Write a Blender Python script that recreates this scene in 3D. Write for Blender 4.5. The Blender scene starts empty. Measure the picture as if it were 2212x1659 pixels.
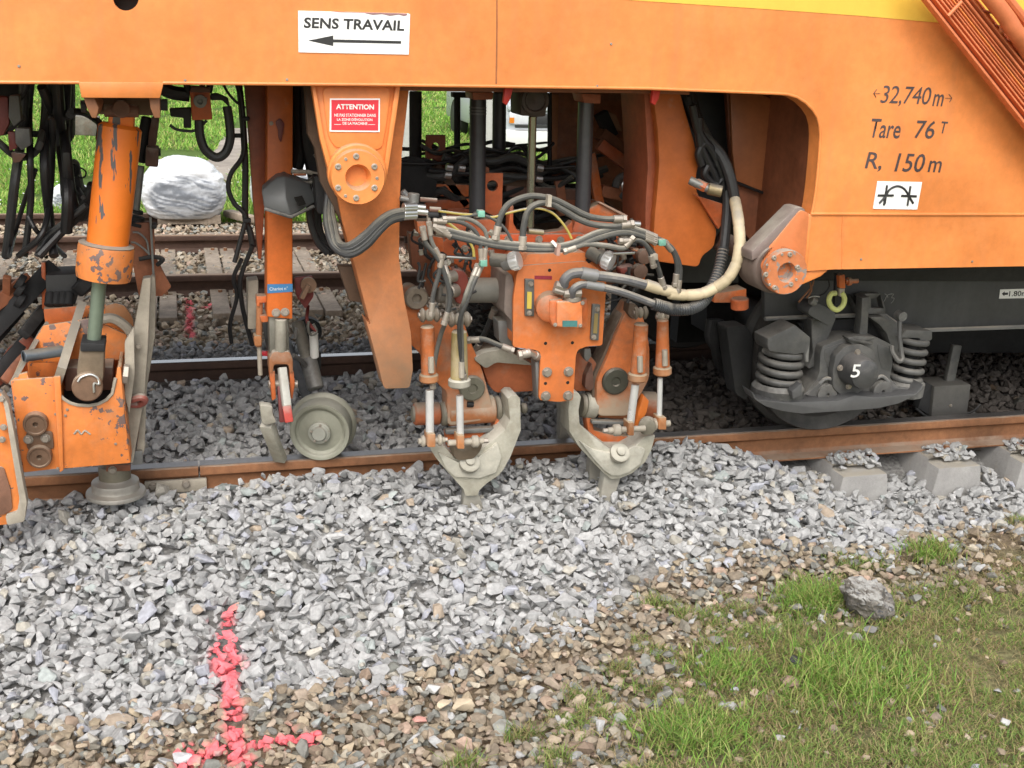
import bpy, bmesh, math, random
import numpy as np
from mathutils import Vector, Matrix
from mathutils.geometry import tessellate_polygon
random.seed(7); rng = np.random.default_rng(7)
sc = bpy.context.scene
C = sc.collection

# ------------------------------------------------------------------ camera
YAW, PITCH, ROLL, HC = math.radians(16.3), math.radians(17.0), math.radians(2.2), 1.70
fwd = Vector((math.sin(YAW)*math.cos(PITCH), math.cos(YAW)*math.cos(PITCH), -math.sin(PITCH)))
r0 = Vector((math.cos(YAW), -math.sin(YAW), 0)); u0 = r0.cross(fwd)
right = r0*math.cos(ROLL) + u0*math.sin(ROLL); up = u0*math.cos(ROLL) - r0*math.sin(ROLL)
CAM = Vector((0, 0, HC)); FPX = 3500*.72                 # focal length in units of a 2212 px wide picture
cd = bpy.data.cameras.new('camera'); cam = bpy.data.objects.new('camera', cd); C.objects.link(cam)
cd.sensor_width = 36; cd.lens = 36*3500/3072; cd.clip_start = .05; cd.clip_end = 600
cam.matrix_world = Matrix.Translation(CAM) @ Matrix((right, up, -fwd)).transposed().to_4x4()
sc.camera = cam

# ------------------------------------------------------------------ light (bright overcast)
SUN_EL, SUN_AZ = math.radians(50), math.radians(200)      # sun high behind the photographer, veiled by cloud
w = bpy.data.worlds.new('World'); sc.world = w; w.use_nodes = True
nt = w.node_tree; nt.nodes.clear()
sky = nt.nodes.new('ShaderNodeTexSky'); sky.sky_type = 'NISHITA'; sky.sun_disc = False
sky.sun_elevation = SUN_EL; sky.sun_rotation = SUN_AZ; sky.dust_density = 4; sky.air_density = 1.2
hs = nt.nodes.new('ShaderNodeHueSaturation'); hs.inputs['Saturation'].default_value = .35
bg = nt.nodes.new('ShaderNodeBackground'); bg.inputs['Strength'].default_value = .15
wo = nt.nodes.new('ShaderNodeOutputWorld')
nt.links.new(sky.outputs[0], hs.inputs['Color']); nt.links.new(hs.outputs[0], bg.inputs[0]); nt.links.new(bg.outputs[0], wo.inputs[0])
sl = bpy.data.lights.new('sun', 'SUN'); sl.energy = 1.25; sl.angle = math.radians(50); sl.color = (1, .96, .9)
sun = bpy.data.objects.new('sun', sl); C.objects.link(sun)
sd = Vector((math.sin(SUN_AZ)*math.cos(SUN_EL), math.cos(SUN_AZ)*math.cos(SUN_EL), math.sin(SUN_EL)))
sun.rotation_euler = sd.to_track_quat('Z', 'Y').to_euler()
sc.view_settings.view_transform = 'Standard'; sc.view_settings.look = 'None'
sc.view_settings.exposure = .70; sc.view_settings.gamma = 1; sc.view_settings.use_curve_mapping = False
sc.cycles.max_bounces = 6; sc.cycles.diffuse_bounces = 4; sc.cycles.use_denoising = True

# ------------------------------------------------------------------ places: a spot of the picture at depth Y (or height z) -> a point of the world
def ray(x, y): return right*((x-1106)/FPX) - up*((y-829.5)/FPX) + fwd
def P(x, y, Y):
    d = ray(x, y); return CAM + d*(Y/d.y)
def PZ(x, y, z):
    d = ray(x, y); return CAM + d*((z-HC)/d.z)
def Q(X, Y, Z):                                            # world arrays -> picture
    dx, dy, dz = X-CAM.x, Y-CAM.y, Z-CAM.z
    zz = dx*fwd.x+dy*fwd.y+dz*fwd.z
    return 1106+FPX*(dx*right.x+dy*right.y+dz*right.z)/zz, 829.5-FPX*(dx*up.x+dy*up.y+dz*up.z)/zz
def ms(n, x, y, Y): return n*(P(x, y, Y)-CAM).dot(fwd)/FPX   # picture length -> metres
def A(x, y): return (x/3, y/3)
def B(x, y): return (432+x/3, y/3)
def Cc(x, y): return (864+x/3, 144+y/3)
def D(x, y): return (1296+x/3, 144+y/3)
def E(x, y): return (1658.9+x/3, y/3)
def L(x, y): return (.39052*x, 504+.39052*y)
def G(x, y): return (468+.28213*x, 576+.28213*y)
def H(x, y): return (828+.34716*x, 540+.34716*y)
def I(x, y): return (1116+.34727*x, 540+.34727*y)
def J(x, y): return (1548+.34719*x, 540+.34719*y)
def K(x, y): return (.3255*x, 180+.3255*y)
def FF(x, y): return (x, y)
YP = 3.75                                                  # plane of the machine's side
YR = 4.49                                                  # centre of the near rail

# ------------------------------------------------------------------ materials
MATS = {}
def node(nt, t, **kw):
    n = nt.nodes.new(t)
    for k, v in kw.items():
        if k.startswith('_'): setattr(n, k[1:], v)
        else: n.inputs[k.replace('_', ' ')].default_value = v
    return n
def ramp(nt, src, a, b, c0=(0, 0, 0, 1), c1=(1, 1, 1, 1)):
    r = nt.nodes.new('ShaderNodeValToRGB'); r.color_ramp.elements[0].position = a; r.color_ramp.elements[1].position = b
    r.color_ramp.elements[0].color = c0; r.color_ramp.elements[1].color = c1
    nt.links.new(src, r.inputs[0]); return r.outputs[0]
def mix(nt, fac, a, b, mode='MIX'):
    m = nt.nodes.new('ShaderNodeMix'); m.data_type = 'RGBA'; m.blend_type = mode
    for s, v in ((m.inputs[0], fac), (m.inputs[6], a), (m.inputs[7], b)):
        if isinstance(v, (int, float)): s.default_value = v
        elif isinstance(v, tuple): s.default_value = v if len(v) == 4 else v+(1,)
        else: nt.links.new(v, s)
    return m.outputs[2]
def mat(name, col, rough=.5, metal=0., var=.12, dust=0., dustcol=(.33, .30, .25), chips=0., chipcol=(.10, .07, .06),
        streak=0., streakcol=(.25, .12, .05), bump=.15, nscale=1., attr=None, spec=.5, coat=0, grime=0., grimecol=(.16, .085, .045), zdust_shade=None, edge=0., edgecol=(.5, .45, .38)):
    if name in MATS: return MATS[name]
    m = bpy.data.materials.new(name); m.use_nodes = True; nt = m.node_tree
    bs = nt.nodes['Principled BSDF']; ln = nt.links.new
    geo = nt.nodes.new('ShaderNodeNewGeometry'); pos = geo.outputs['Position']
    n1 = node(nt, 'ShaderNodeTexNoise', Scale=2.2*nscale, Detail=6., Roughness=.6); ln(pos, n1.inputs['Vector'])
    if attr:
        at = nt.nodes.new('ShaderNodeAttribute'); at.attribute_name = attr; c = at.outputs['Color']
    else:
        c = col+(1,)
    dk = tuple(max(0, x*(1-var*2)) for x in col)+(1,)
    lt = tuple(min(1, x*(1+var)+var*.04) for x in col)+(1,)
    if attr:
        n9 = node(nt, 'ShaderNodeTexNoise', Scale=60*nscale, Detail=4.); ln(pos, n9.inputs['Vector'])
        f = ramp(nt, n9.outputs[0], .3, .7, (1-var*2,)*3+(1,), (1+var,)*3+(1,)); c = mix(nt, 1., c, f, 'MULTIPLY')
    else:
        c = ramp(nt, n1.outputs[0], .3, .7, dk, lt)
        n5 = node(nt, 'ShaderNodeTexNoise', Scale=31*nscale, Detail=5., Roughness=.7); ln(pos, n5.inputs['Vector'])
        f = ramp(nt, n5.outputs[0], .3, .75, (1-var*.9,)*3+(1,), (1+var*.5,)*3+(1,)); c = mix(nt, 1., c, f, 'MULTIPLY')
    if streak:
        mp = nt.nodes.new('ShaderNodeMapping'); mp.inputs['Scale'].default_value = (14, 14, .9); ln(pos, mp.inputs[0])
        n2 = node(nt, 'ShaderNodeTexNoise', Scale=1.3, Detail=5., Roughness=.65); ln(mp.outputs[0], n2.inputs['Vector'])
        f = ramp(nt, n2.outputs[0], .52, .8); 
        mm = node(nt, 'ShaderNodeMath', _operation='MULTIPLY'); ln(f, mm.inputs[0]); mm.inputs[1].default_value = streak
        c = mix(nt, mm.outputs[0], c, streakcol+(1,))
    if chips:
        n3 = node(nt, 'ShaderNodeTexNoise', Scale=38*nscale, Detail=3., Roughness=.55); ln(pos, n3.inputs['Vector'])
        n3b = node(nt, 'ShaderNodeTexNoise', Scale=5*nscale, Detail=2.); ln(pos, n3b.inputs['Vector'])
        ad = node(nt, 'ShaderNodeMath', _operation='ADD'); ln(n3.outputs[0], ad.inputs[0])
        ml = node(nt, 'ShaderNodeMath', _operation='MULTIPLY'); ln(n3b.outputs[0], ml.inputs[0]); ml.inputs[1].default_value = .7
        ln(ml.outputs[0], ad.inputs[1])
        f = ramp(nt, ad.outputs[0], 1.13-chips*.22, 1.16-chips*.22)
        c = mix(nt, f, c, chipcol+(1,))
    if dust:
        sp = nt.nodes.new('ShaderNodeSeparateXYZ'); ln(geo.outputs['Normal'], sp.inputs[0])
        n4 = node(nt, 'ShaderNodeTexNoise', Scale=7*nscale, Detail=6., Roughness=.65); ln(pos, n4.inputs['Vector'])
        a1 = node(nt, 'ShaderNodeMath', _operation='MULTIPLY_ADD'); ln(sp.outputs['Z'], a1.inputs[0]); a1.inputs[1].default_value = .45
        ln(n4.outputs[0], a1.inputs[2])
        f = ramp(nt, a1.outputs[0], .72-dust*.5, 1.02-dust*.38)
        c = mix(nt, f, c, dustcol+(1,))
    if grime:
        n7 = node(nt, 'ShaderNodeTexNoise', Scale=9*nscale, Detail=9., Roughness=.72, Distortion=.6); ln(pos, n7.inputs['Vector'])
        f = ramp(nt, n7.outputs[0], .50, .72); mg = node(nt, 'ShaderNodeMath', _operation='MULTIPLY'); ln(f, mg.inputs[0]); mg.inputs[1].default_value = grime
        c = mix(nt, mg.outputs[0], c, grimecol+(1,))
        n8 = node(nt, 'ShaderNodeTexNoise', Scale=5*nscale, Detail=8., Roughness=.7); mp8 = nt.nodes.new('ShaderNodeMapping'); mp8.inputs['Location'].default_value = (7, 3, 1); ln(pos, mp8.inputs[0]); ln(mp8.outputs[0], n8.inputs['Vector'])
        f = ramp(nt, n8.outputs[0], .52, .70); mg = node(nt, 'ShaderNodeMath', _operation='MULTIPLY'); ln(f, mg.inputs[0]); mg.inputs[1].default_value = grime*.8
        c = mix(nt, mg.outputs[0], c, dustcol+(1,))
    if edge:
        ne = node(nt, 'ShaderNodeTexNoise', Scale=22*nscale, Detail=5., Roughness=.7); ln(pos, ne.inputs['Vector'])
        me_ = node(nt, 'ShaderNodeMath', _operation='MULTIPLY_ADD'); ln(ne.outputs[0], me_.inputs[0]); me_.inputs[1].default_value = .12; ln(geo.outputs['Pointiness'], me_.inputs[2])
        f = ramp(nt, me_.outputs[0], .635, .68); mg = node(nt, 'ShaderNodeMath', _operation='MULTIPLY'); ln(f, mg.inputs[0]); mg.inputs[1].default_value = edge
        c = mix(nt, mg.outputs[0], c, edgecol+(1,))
    if zdust_shade:
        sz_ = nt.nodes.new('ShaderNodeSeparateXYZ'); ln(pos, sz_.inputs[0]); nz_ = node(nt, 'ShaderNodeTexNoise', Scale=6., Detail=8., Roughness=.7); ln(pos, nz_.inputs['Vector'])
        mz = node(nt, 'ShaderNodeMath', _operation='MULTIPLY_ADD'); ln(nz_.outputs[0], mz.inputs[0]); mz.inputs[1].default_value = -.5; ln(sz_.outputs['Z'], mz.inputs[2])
        f = ramp(nt, mz.outputs[0], zdust_shade[1]-.25, zdust_shade[0]-.25, (1, 1, 1, 1), (0, 0, 0, 1)); mq = node(nt, 'ShaderNodeMath', _operation='MULTIPLY'); ln(f, mq.inputs[0]); mq.inputs[1].default_value = .93
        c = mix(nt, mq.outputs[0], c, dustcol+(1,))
    ln(c, bs.inputs['Base Color'])
    bs.inputs['Metallic'].default_value = metal
    rr = ramp(nt, n1.outputs[0], .2, .8, (max(.05, rough-.1),)*3+(1,), (min(1, rough+.12),)*3+(1,)); ln(rr, bs.inputs['Roughness'])
    bs.inputs['Specular IOR Level'].default_value = spec
    if coat: bs.inputs['Coat Weight'].default_value = coat; bs.inputs['Coat Roughness'].default_value = .25
    if bump:
        n6 = node(nt, 'ShaderNodeTexNoise', Scale=45*nscale, Detail=6., Roughness=.7); ln(pos, n6.inputs['Vector'])
        bp = node(nt, 'ShaderNodeBump', Strength=bump, Distance=.01); ln(n6.outputs[0], bp.inputs['Height']); ln(bp.outputs[0], bs.inputs['Normal'])
    MATS[name] = m; return m
orange = mat('orange_panel_paint', (.80, .262, .066), .40, var=.13, streak=.55, streakcol=(.54, .20, .075), bump=.03, grime=.16, grimecol=(.58, .26, .11), dustcol=(.85, .40, .17), chips=.12, chipcol=(.38, .17, .07))
orange2 = mat('orange_bracket_paint', (.80, .26, .065), .5, var=.12, grime=.18, grimecol=(.45, .2, .09), dust=.10, dustcol=(.45, .3, .18), chips=.35, chipcol=(.16, .07, .04), bump=.06)
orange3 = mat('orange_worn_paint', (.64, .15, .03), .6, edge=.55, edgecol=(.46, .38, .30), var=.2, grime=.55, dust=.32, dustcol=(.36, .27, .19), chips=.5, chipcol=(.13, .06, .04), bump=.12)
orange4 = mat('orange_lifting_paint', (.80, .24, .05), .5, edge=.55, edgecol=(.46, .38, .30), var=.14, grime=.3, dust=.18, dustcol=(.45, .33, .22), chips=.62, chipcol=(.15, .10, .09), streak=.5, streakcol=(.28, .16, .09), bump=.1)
redor = mat('red_orange_paint', (.56, .12, .03), .5, var=.2, grime=.4, grimecol=(.10, .04, .02), dust=.25, dustcol=(.3, .22, .16), chips=.35, bump=.1)
darkor = mat('soiled_shaded_orange', (.27, .085, .034), .6, var=.25, dust=.05, chips=.4, chipcol=(.05, .03, .03), streak=.6, streakcol=(.1, .04, .02), bump=.1)  # dark orange for inner walls: soiling, plus their shade put into the colour
yellow = mat('yellow_paint', (.80, .50, .07), .42, var=.05, bump=.02)
dustorange = mat('dusty_orange_steel', (.50, .20, .07), .8, var=.25, dust=.55, dustcol=(.32, .25, .17), chips=.3, bump=.2)
dusty = mat('dusty_steel', (.33, .31, .25), .8, var=.2, dust=.4, dustcol=(.47, .45, .38), bump=.25)
dustier = mat('stone_dust_steel', (.42, .40, .32), .8, var=.2, grime=.45, grimecol=(.20, .155, .10), chips=.35, chipcol=(.22, .17, .12), dust=.5, dustcol=(.52, .50, .43), bump=.25)
greymetal = mat('grey_steel', (.25, .25, .24), .5, .5, var=.2, dust=.15, bump=.12)
silver = mat('bright_steel', (.62, .62, .60), .28, .9, var=.08, bump=.03)
rod = mat('piston_rod_steel', (.66, .66, .64), .35, .3, var=.08, dust=.1, dustcol=(.5, .5, .45), bump=.02)
greenrod = mat('greenish_rod_steel', (.20, .25, .19), .35, .5, var=.1, bump=.03)
boltm = mat('bolt_steel', (.42, .37, .31), .5, .55, var=.2, dust=.3, dustcol=(.42, .38, .33), bump=.1)
black = mat('black_rubber', (.012, .012, .013), .45, var=.2, bump=.1)
hosem = mat('grey_dusty_rubber', (.06, .06, .056), .6, var=.25, dust=.32, dustcol=(.17, .16, .13), bump=.1)
hosed = mat('dark_rubber', (.035, .036, .037), .5, var=.25, dust=.1, dustcol=(.12, .12, .1), bump=.1)
hosel = mat('light_dusty_rubber', (.15, .145, .125), .65, var=.2, dust=.3, dustcol=(.34, .31, .25), bump=.1)
cream = mat('cream_hose_wrap', (.60, .50, .33), .6, var=.12, dust=.1, chips=.15, chipcol=(.28, .2, .12), bump=.1)
yhose = mat('yellow_rubber', (.42, .33, .07), .5, var=.15, dust=.2, bump=.05)
column = mat('grey_guide_column', (.055, .055, .06), .38, .4, var=.2, bump=.03)
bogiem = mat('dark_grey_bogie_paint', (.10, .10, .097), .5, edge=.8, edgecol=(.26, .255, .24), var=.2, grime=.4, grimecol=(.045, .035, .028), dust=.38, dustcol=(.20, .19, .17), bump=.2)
bogied = mat('sooty_steel', (.022, .022, .022), .7, var=.3, dust=.1, dustcol=(.07, .065, .06), bump=.2)
soot = mat('black_grimy_steel', (.010, .010, .011), .7, var=.3, bump=.2)
white = mat('white_plastic_sign', (.86, .86, .84), .4, var=.02, bump=0)
ink = mat('black_ink', (.025, .025, .025), .5, var=.1, bump=0)
paintgrey = mat('dark_grey_lettering_paint', (.085, .06, .06), .5, var=.3, bump=0)
red = mat('red_sign', (.72, .035, .055), .4, var=.04, bump=0)
whitep = mat('white_paint', (.8, .8, .76), .5, var=.05, bump=0)
housing = mat('grey_plastic_housing', (.115, .12, .12), .5, var=.08, bump=.03)
blue = mat('blue_label', (.05, .20, .42), .45, var=.1, bump=0)
teal = mat('teal_label', (.06, .20, .19), .5, var=.2, bump=0)
tealc = mat('green_hose_clip', (.18, .42, .32), .6, var=.15, dust=.2, bump=0)
gauge = mat('yellow_oil_glass', (.62, .48, .09), .25, var=.1, bump=0)
hole = mat('dark_recess', (.012, .01, .008), .9, var=.1, bump=0)
railrust = mat('rusty_rail_steel', (.30, .13, .055), .7, .1, var=.28, dust=.12, dustcol=(.30, .22, .16), bump=.25)
railtop = mat('worn_rail_top', (.30, .28, .27), .38, .7, var=.2, bump=.04)
railtopb = mat('bright_rail_top', (.46, .45, .44), .25, .9, var=.1, bump=.02)
raildark = mat('brown_rail_steel', (.085, .045, .03), .75, .1, var=.25, bump=.25)
concrete = mat('sleeper_concrete', (.36, .35, .335), .9, var=.12, dust=.1, chips=.15, chipcol=(.22, .21, .2), bump=.3, nscale=2)
timber = mat('weathered_timber', (.36, .29, .22), .9, var=.3, bump=.5)
pink = mat('pink_marking_paint', (.80, .10, .13), .7, var=.08, bump=.1)
galv = mat('dusty_beige_steel', (.44, .39, .31), .7, .1, var=.2, dust=.2, chips=.3, chipcol=(.2, .12, .08), bump=.15)

# ------------------------------------------------------------------ things, parts, meshes
WL = {}
def thing(name, label, cat, loc, group=None):
    o = bpy.data.objects.new(name, None); C.objects.link(o); o.location = loc; o.empty_display_size = .1
    o['label'] = label; o['category'] = cat
    if group: o['group'] = group
    WL[o] = Vector(loc); return o
def tag(o, label, cat, group=None):
    o['label'] = label; o['category'] = cat
    if group: o['group'] = group
    return o
class M:
    def __init__(s): s.v = []; s.f = []
    def add(s, vs, fs):
        n = len(s.v); s.v += [tuple(v) for v in vs]; s.f += [tuple(i+n for i in f) for f in fs]; return s
    def box(s, x0, x1, y0, y1, z0, z1):
        return s.add([(x, y, z) for z in (z0, z1) for y in (y0, y1) for x in (x0, x1)],
                     [(0, 2, 3, 1), (4, 5, 7, 6), (0, 1, 5, 4), (2, 6, 7, 3), (0, 4, 6, 2), (1, 3, 7, 5)])
    def obox(s, a, b, w, d, upv=(0, 0, 1)):                # bar from a to b, w wide, d deep
        a, b = Vector(a), Vector(b); ax = (b-a).normalized(); u = Vector(upv)
        if abs(ax.dot(u)) > .95: u = Vector((0, 1, 0))
        sd = ax.cross(u).normalized(); u = sd.cross(ax)
        vs = [p+sd*(w/2*i)+u*(d/2*j) for p in (a, b) for i, j in ((-1, -1), (1, -1), (1, 1), (-1, 1))]
        return s.add(vs, [(3, 2, 1, 0), (4, 5, 6, 7), (0, 1, 5, 4), (1, 2, 6, 5), (2, 3, 7, 6), (3, 0, 4, 7)])
    def prism(s, pts, Y, d, holes=(), reg=None):           # outline at plane Y, d deep (away from the camera)
        reg = reg or FF
        loops = [[P(*reg(*p), Y) for p in pts]]+[[P(*reg(*p), Y) for p in h] for h in holes]
        return s.prism3(loops, Vector((0, d, 0)))
    def prism3(s, loops, dv):
        if len(loops) == 1:
            lp = loops[0]; n = len(lp)
            ar = sum((lp[i].x*lp[(i+1) % n].z-lp[(i+1) % n].x*lp[i].z) for i in range(n))
            if ar < 0: lp = lp[::-1]
            vs = lp+[p+dv for p in lp]
            fs = [tuple(range(n)), tuple(range(2*n-1, n-1, -1))]+[(i, i+n, (i+1) % n+n, (i+1) % n) for i in range(n)]
            return s.add(vs, fs)
        flat = [p for l in loops for p in l]; N = len(flat)
        tris = tessellate_polygon([[Vector((p.x, p.z, 0)) for p in l] for l in loops])
        fs = [t for t in tris]+[tuple(i+N for i in t[::-1]) for t in tris]
        k = 0
        for l in loops:
            n = len(l); fs += [(k+i, k+i+N, k+(i+1) % n+N, k+(i+1) % n) for i in range(n)]; k += n
        return s.add(flat+[p+dv for p in flat], fs)
    def lathe(s, prof, o, ax, seg=32, cap=True):
        o, ax = Vector(o), Vector(ax).normalized()
        t = Vector((0, 0, 1)) if abs(ax.z) < .9 else Vector((1, 0, 0))
        u = ax.cross(t).normalized(); v = ax.cross(u); vs = []; fs = []
        for r, h in prof:
            for i in range(seg):
                a = 2*math.pi*i/seg; vs.append(o+ax*h+(u*math.cos(a)+v*math.sin(a))*r)
        for k in range(len(prof)-1):
            for i in range(seg):
                j = (i+1) % seg; fs.append((k*seg+i, k*seg+j, (k+1)*seg+j, (k+1)*seg+i))
        if cap:
            if prof[0][0] > 1e-5: fs.append(tuple(range(seg))[::-1])
            if prof[-1][0] > 1e-5: fs.append(tuple(range((len(prof)-1)*seg, len(prof)*seg)))
        return s.add(vs, fs)
    def cyl(s, a, b, r, r2=None, seg=24, bev=None):
        a, b = Vector(a), Vector(b); h = (b-a).length; r2 = r if r2 is None else r2
        e = bev if bev is not None else min(r, h)*.12
        return s.lathe([(r-e, 0), (r, e), (r2, h-e), (r2-e, h)], a, b-a, seg)
    def tube(s, pts, r, seg=10, sub=6, smooth=True, rfun=None):
        p = [Vector(q) for q in pts]
        if smooth and len(p) > 2:
            q = []; pp = [p[0]*2-p[1]]+p+[p[-1]*2-p[-2]]
            for i in range(1, len(pp)-2):
                a, b, c, d = pp[i-1:i+3]
                for k in range(sub):
                    t = k/sub; q.append(.5*((2*b)+(c-a)*t+(2*a-5*b+4*c-d)*t*t+(3*b-a-3*c+d)*t**3))
            q.append(p[-1]); p = q
        n = len(p); vs = []; fs = []
        T = (p[1]-p[0]).normalized(); U = T.orthogonal().normalized()
        for i in range(n):
            t = (p[min(i+1, n-1)]-p[max(i-1, 0)])
            t = t.normalized() if t.length > 1e-9 else T
            U = (U-t*U.dot(t)).normalized(); V = t.cross(U)
            rr = r if rfun is None else r*rfun(i)
            for k in range(seg):
                a = 2*math.pi*k/seg; vs.append(p[i]+(U*math.cos(a)+V*math.sin(a))*rr)
        for i in range(n-1):
            for k in range(seg):
                j = (k+1) % seg; fs.append((i*seg+k, i*seg+j, (i+1)*seg+j, (i+1)*seg+k))
        fs += [tuple(range(seg))[::-1], tuple(range((n-1)*seg, n*seg))]
        return s.add(vs, fs)
    def ft(s, pts, r, reg=None, **kw):                     # tube through picture spots with depths: (x, y, Y)
        reg = reg or FF
        return s.tube([P(*reg(p[0], p[1]), p[2]) for p in pts], r, **kw)
    def build(s, name, m, parent=None, bevel=0., label=None, smooth=34):
        vs = np.array(s.v); c = (vs.min(0)+vs.max(0))/2
        me = bpy.data.meshes.new(name); me.from_pydata([tuple(v) for v in (vs-c)], [], s.f); me.validate()
        bm = bmesh.new(); bm.from_mesh(me)
        bmesh.ops.recalc_face_normals(bm, faces=bm.faces)
        if bevel:
            ed = [e for e in bm.edges if len(e.link_faces) == 2 and e.calc_face_angle(0) > .6]
            bmesh.ops.bevel(bm, geom=ed, offset=bevel, segments=2, profile=.5, affect='EDGES', clamp_overlap=True)
        bm.to_mesh(me); bm.free()
        me.materials.append(m)
        me.shade_smooth(); me.set_sharp_from_angle(angle=math.radians(smooth))
        o = bpy.data.objects.new(name, me); C.objects.link(o)
        c = Vector(c); WL[o] = c
        if parent: o.parent = parent; o.location = c-WL[parent]
        else: o.location = c
        if label: o['label'] = label
        return o
def rpoly(pts, r, k=5):                                    # rounds the corners of an outline
    out = []; n = len(pts)
    for i in range(n):
        a, b, c = (np.array(pts[j % n], float) for j in (i-1, i, i+1))
        la, lc = np.linalg.norm(a-b), np.linalg.norm(c-b); q = min(r, la*.45, lc*.45)
        s, e = b+(a-b)/la*q, b+(c-b)/lc*q
        for t in np.linspace(0, 1, k): out.append(tuple((1-t)**2*s+2*t*(1-t)*b+t*t*e))
    return out
def circ(x, y, r, n=24, ry=None): return [(x+r*math.cos(2*math.pi*i/n), y+(ry or r)*math.sin(2*math.pi*i/n)) for i in range(n)]
def plate(name, pts, Y, d, m, parent, reg=None, bevel=.003, holes=(), label=None):
    return M().prism(pts, Y, d, holes, reg).build(name, m, parent, 0 if holes else bevel, label)
def hexbolt_mesh():
    b = M().lathe([(1.25, 0), (1.25, .25)], (0, 0, 0), (0, -1, 0), 20).lathe([(1, .25), (1, .85), (.88, 1.0)], (0, 0, 0), (0, -1, 0), 6)
    o = b.build('bolt', boltm, None, 0); me = o.data; off = WL[o]; me.transform(Matrix.Translation(off)); bpy.data.objects.remove(o); return me
def cap_mesh():
    b = M().lathe([(1.2, 0), (1.2, .15), (1, .2), (1, .7), (.9, .8), (.5, .8), (.5, .35), (.01, .35)], (0, 0, 0), (0, -1, 0), 20)
    o = b.build('cap_screw', boltm, None, 0); me = o.data; off = WL[o]; me.transform(Matrix.Translation(off)); bpy.data.objects.remove(o); return me
BOLT, CAPS = hexbolt_mesh(), cap_mesh()
def bolt(parent, x, y, Y, r, reg=None, me=None, rot=0, name='bolt'):
    reg = reg or FF; p = P(*reg(x, y), Y); o = bpy.data.objects.new(name, me or BOLT); C.objects.link(o)
    o.parent = parent; o.location = p-WL[parent]; o.scale = (r,)*3; o.rotation_euler = (0, rot, 0); WL[o] = p; return o
def text(name, s, tl, tr, bl, Y, m, parent, reg=None, bold=0., spacing=1., th=.0008, two=None):
    reg = reg or FF
    cu = bpy.data.curves.new('t', 'FONT'); cu.body = s; cu.size = 1; cu.offset = bold; cu.space_character = spacing; cu.resolution_u = 3
    cu.align_x = 'CENTER'
    ob = bpy.data.objects.new('t', cu); me = bpy.data.meshes.new_from_object(ob)
    co = np.array([v.co[:] for v in me.vertices]); mn, mx = co.min(0), co.max(0)
    a, b, c = P(*reg(*tl), Y), P(*reg(*tr), Y), P(*reg(*bl), Y); a0 = (a+b+c)/3
    for v in me.vertices:
        u = (v.co.x-mn[0])/(mx[0]-mn[0]); w_ = 1-(v.co.y-mn[1])/(mx[1]-mn[1])
        v.co = a+(b-a)*u+(c-a)*w_-a0
    me.name = name; me.materials.clear(); me.materials.append(m)
    o = bpy.data.objects.new(name, me); C.objects.link(o); WL[o] = a0; o.parent = parent; o.location = a0-WL[parent]
    bpy.data.objects.remove(ob); bpy.data.curves.remove(cu); return o
def arrays_mesh(name, V, T, col, m, smooth=False):
    me = bpy.data.meshes.new(name); me.vertices.add(len(V)); me.vertices.foreach_set('co', V.astype(np.float32).ravel())
    me.loops.add(len(T)*3); me.loops.foreach_set('vertex_index', T.astype(np.int32).ravel())
    me.polygons.add(len(T)); me.polygons.foreach_set('loop_start', np.arange(0, len(T)*3, 3, dtype=np.int32))
    me.update(calc_edges=True); me.validate()
    if col is not None:
        a = me.attributes.new('tint', 'FLOAT_COLOR', 'POINT'); a.data.foreach_set('color', np.c_[col, np.ones(len(col))].astype(np.float32).ravel())
    if smooth: me.shade_smooth(); me.set_sharp_from_angle(angle=math.radians(28))
    else: me.shade_flat()
    me.materials.append(m); o = bpy.data.objects.new(name, me); C.objects.link(o); return o
# ================================================================== GROUND, TRACKS, BALLAST
def lerp(v, a, b, x, y): return np.interp(v, [a, b], [x, y])
from mathutils import noise as mnoise
_ng = rng.random((64, 64)); 
def vn(x, y):                                             # cheap value noise on arrays
    xi, yi = np.floor(x).astype(int), np.floor(y).astype(int); fx, fy = x-xi, y-yi
    fx = fx*fx*(3-2*fx); fy = fy*fy*(3-2*fy); g = lambda i, j: _ng[i % 64, j % 64]
    return (g(xi, yi)*(1-fx)+g(xi+1, yi)*fx)*(1-fy)+(g(xi, yi+1)*(1-fx)+g(xi+1, yi+1)*fx)*fy
def ground_z(X, Y):
    X, Y = np.asarray(X, float), np.asarray(Y, float)
    # shoulder of the ballast in front, level bed under the tracks, level grass behind
    z = np.interp(Y, [0, 2.2, 2.9, 3.5, 4.0, 4.35, 4.6, 6.3, 6.6, 7.2, 7.9, 10.2, 11.0, 12.5, 30, 200],
                  [.0, -.20, -.25, -.22, -.13, -.085, -.075, -.075, -.10, -.16, -.13, -.13, -.12, -.15, -.1, 0])
    rr = np.clip((X-2.0)/1.0, 0, 1)                        # to the right the shoulder is lower and the sleeper ends stand clear
    shoulder = np.exp(-(np.clip(np.abs(Y-4.2)-.15, 0, 9)/.32)**2)
    z = z-rr*shoulder*.165
    heap = np.exp(-((X-2.15)/.36)**2-((Y-4.32)/.2)**2)*.10
    z = z+heap+.034*np.exp(-((Y-4.27)/.20)**2)*np.clip((X-.02)/.3, 0, 1)*np.clip((2.1-X)/.5, 0, 1)*(Y < 4.47)
    # loose dome of ballast across the left shoulder
    z = z+.03*np.exp(-((X-.6)/1.2)**2-((Y-4.0)/.35)**2)
    z = z+(vn(X*3.1, Y*3.1)-.5)*.035*np.clip((5.0-Y)*2, .3, 1)
    return z
def PG(x, y):                                              # a spot of the picture -> the ground there
    z = -.2
    for _ in range(12): p = PZ(x, y, z); z = .5*z+.5*float(ground_z(p.x, p.y))
    return PZ(x, y, z)
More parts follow.
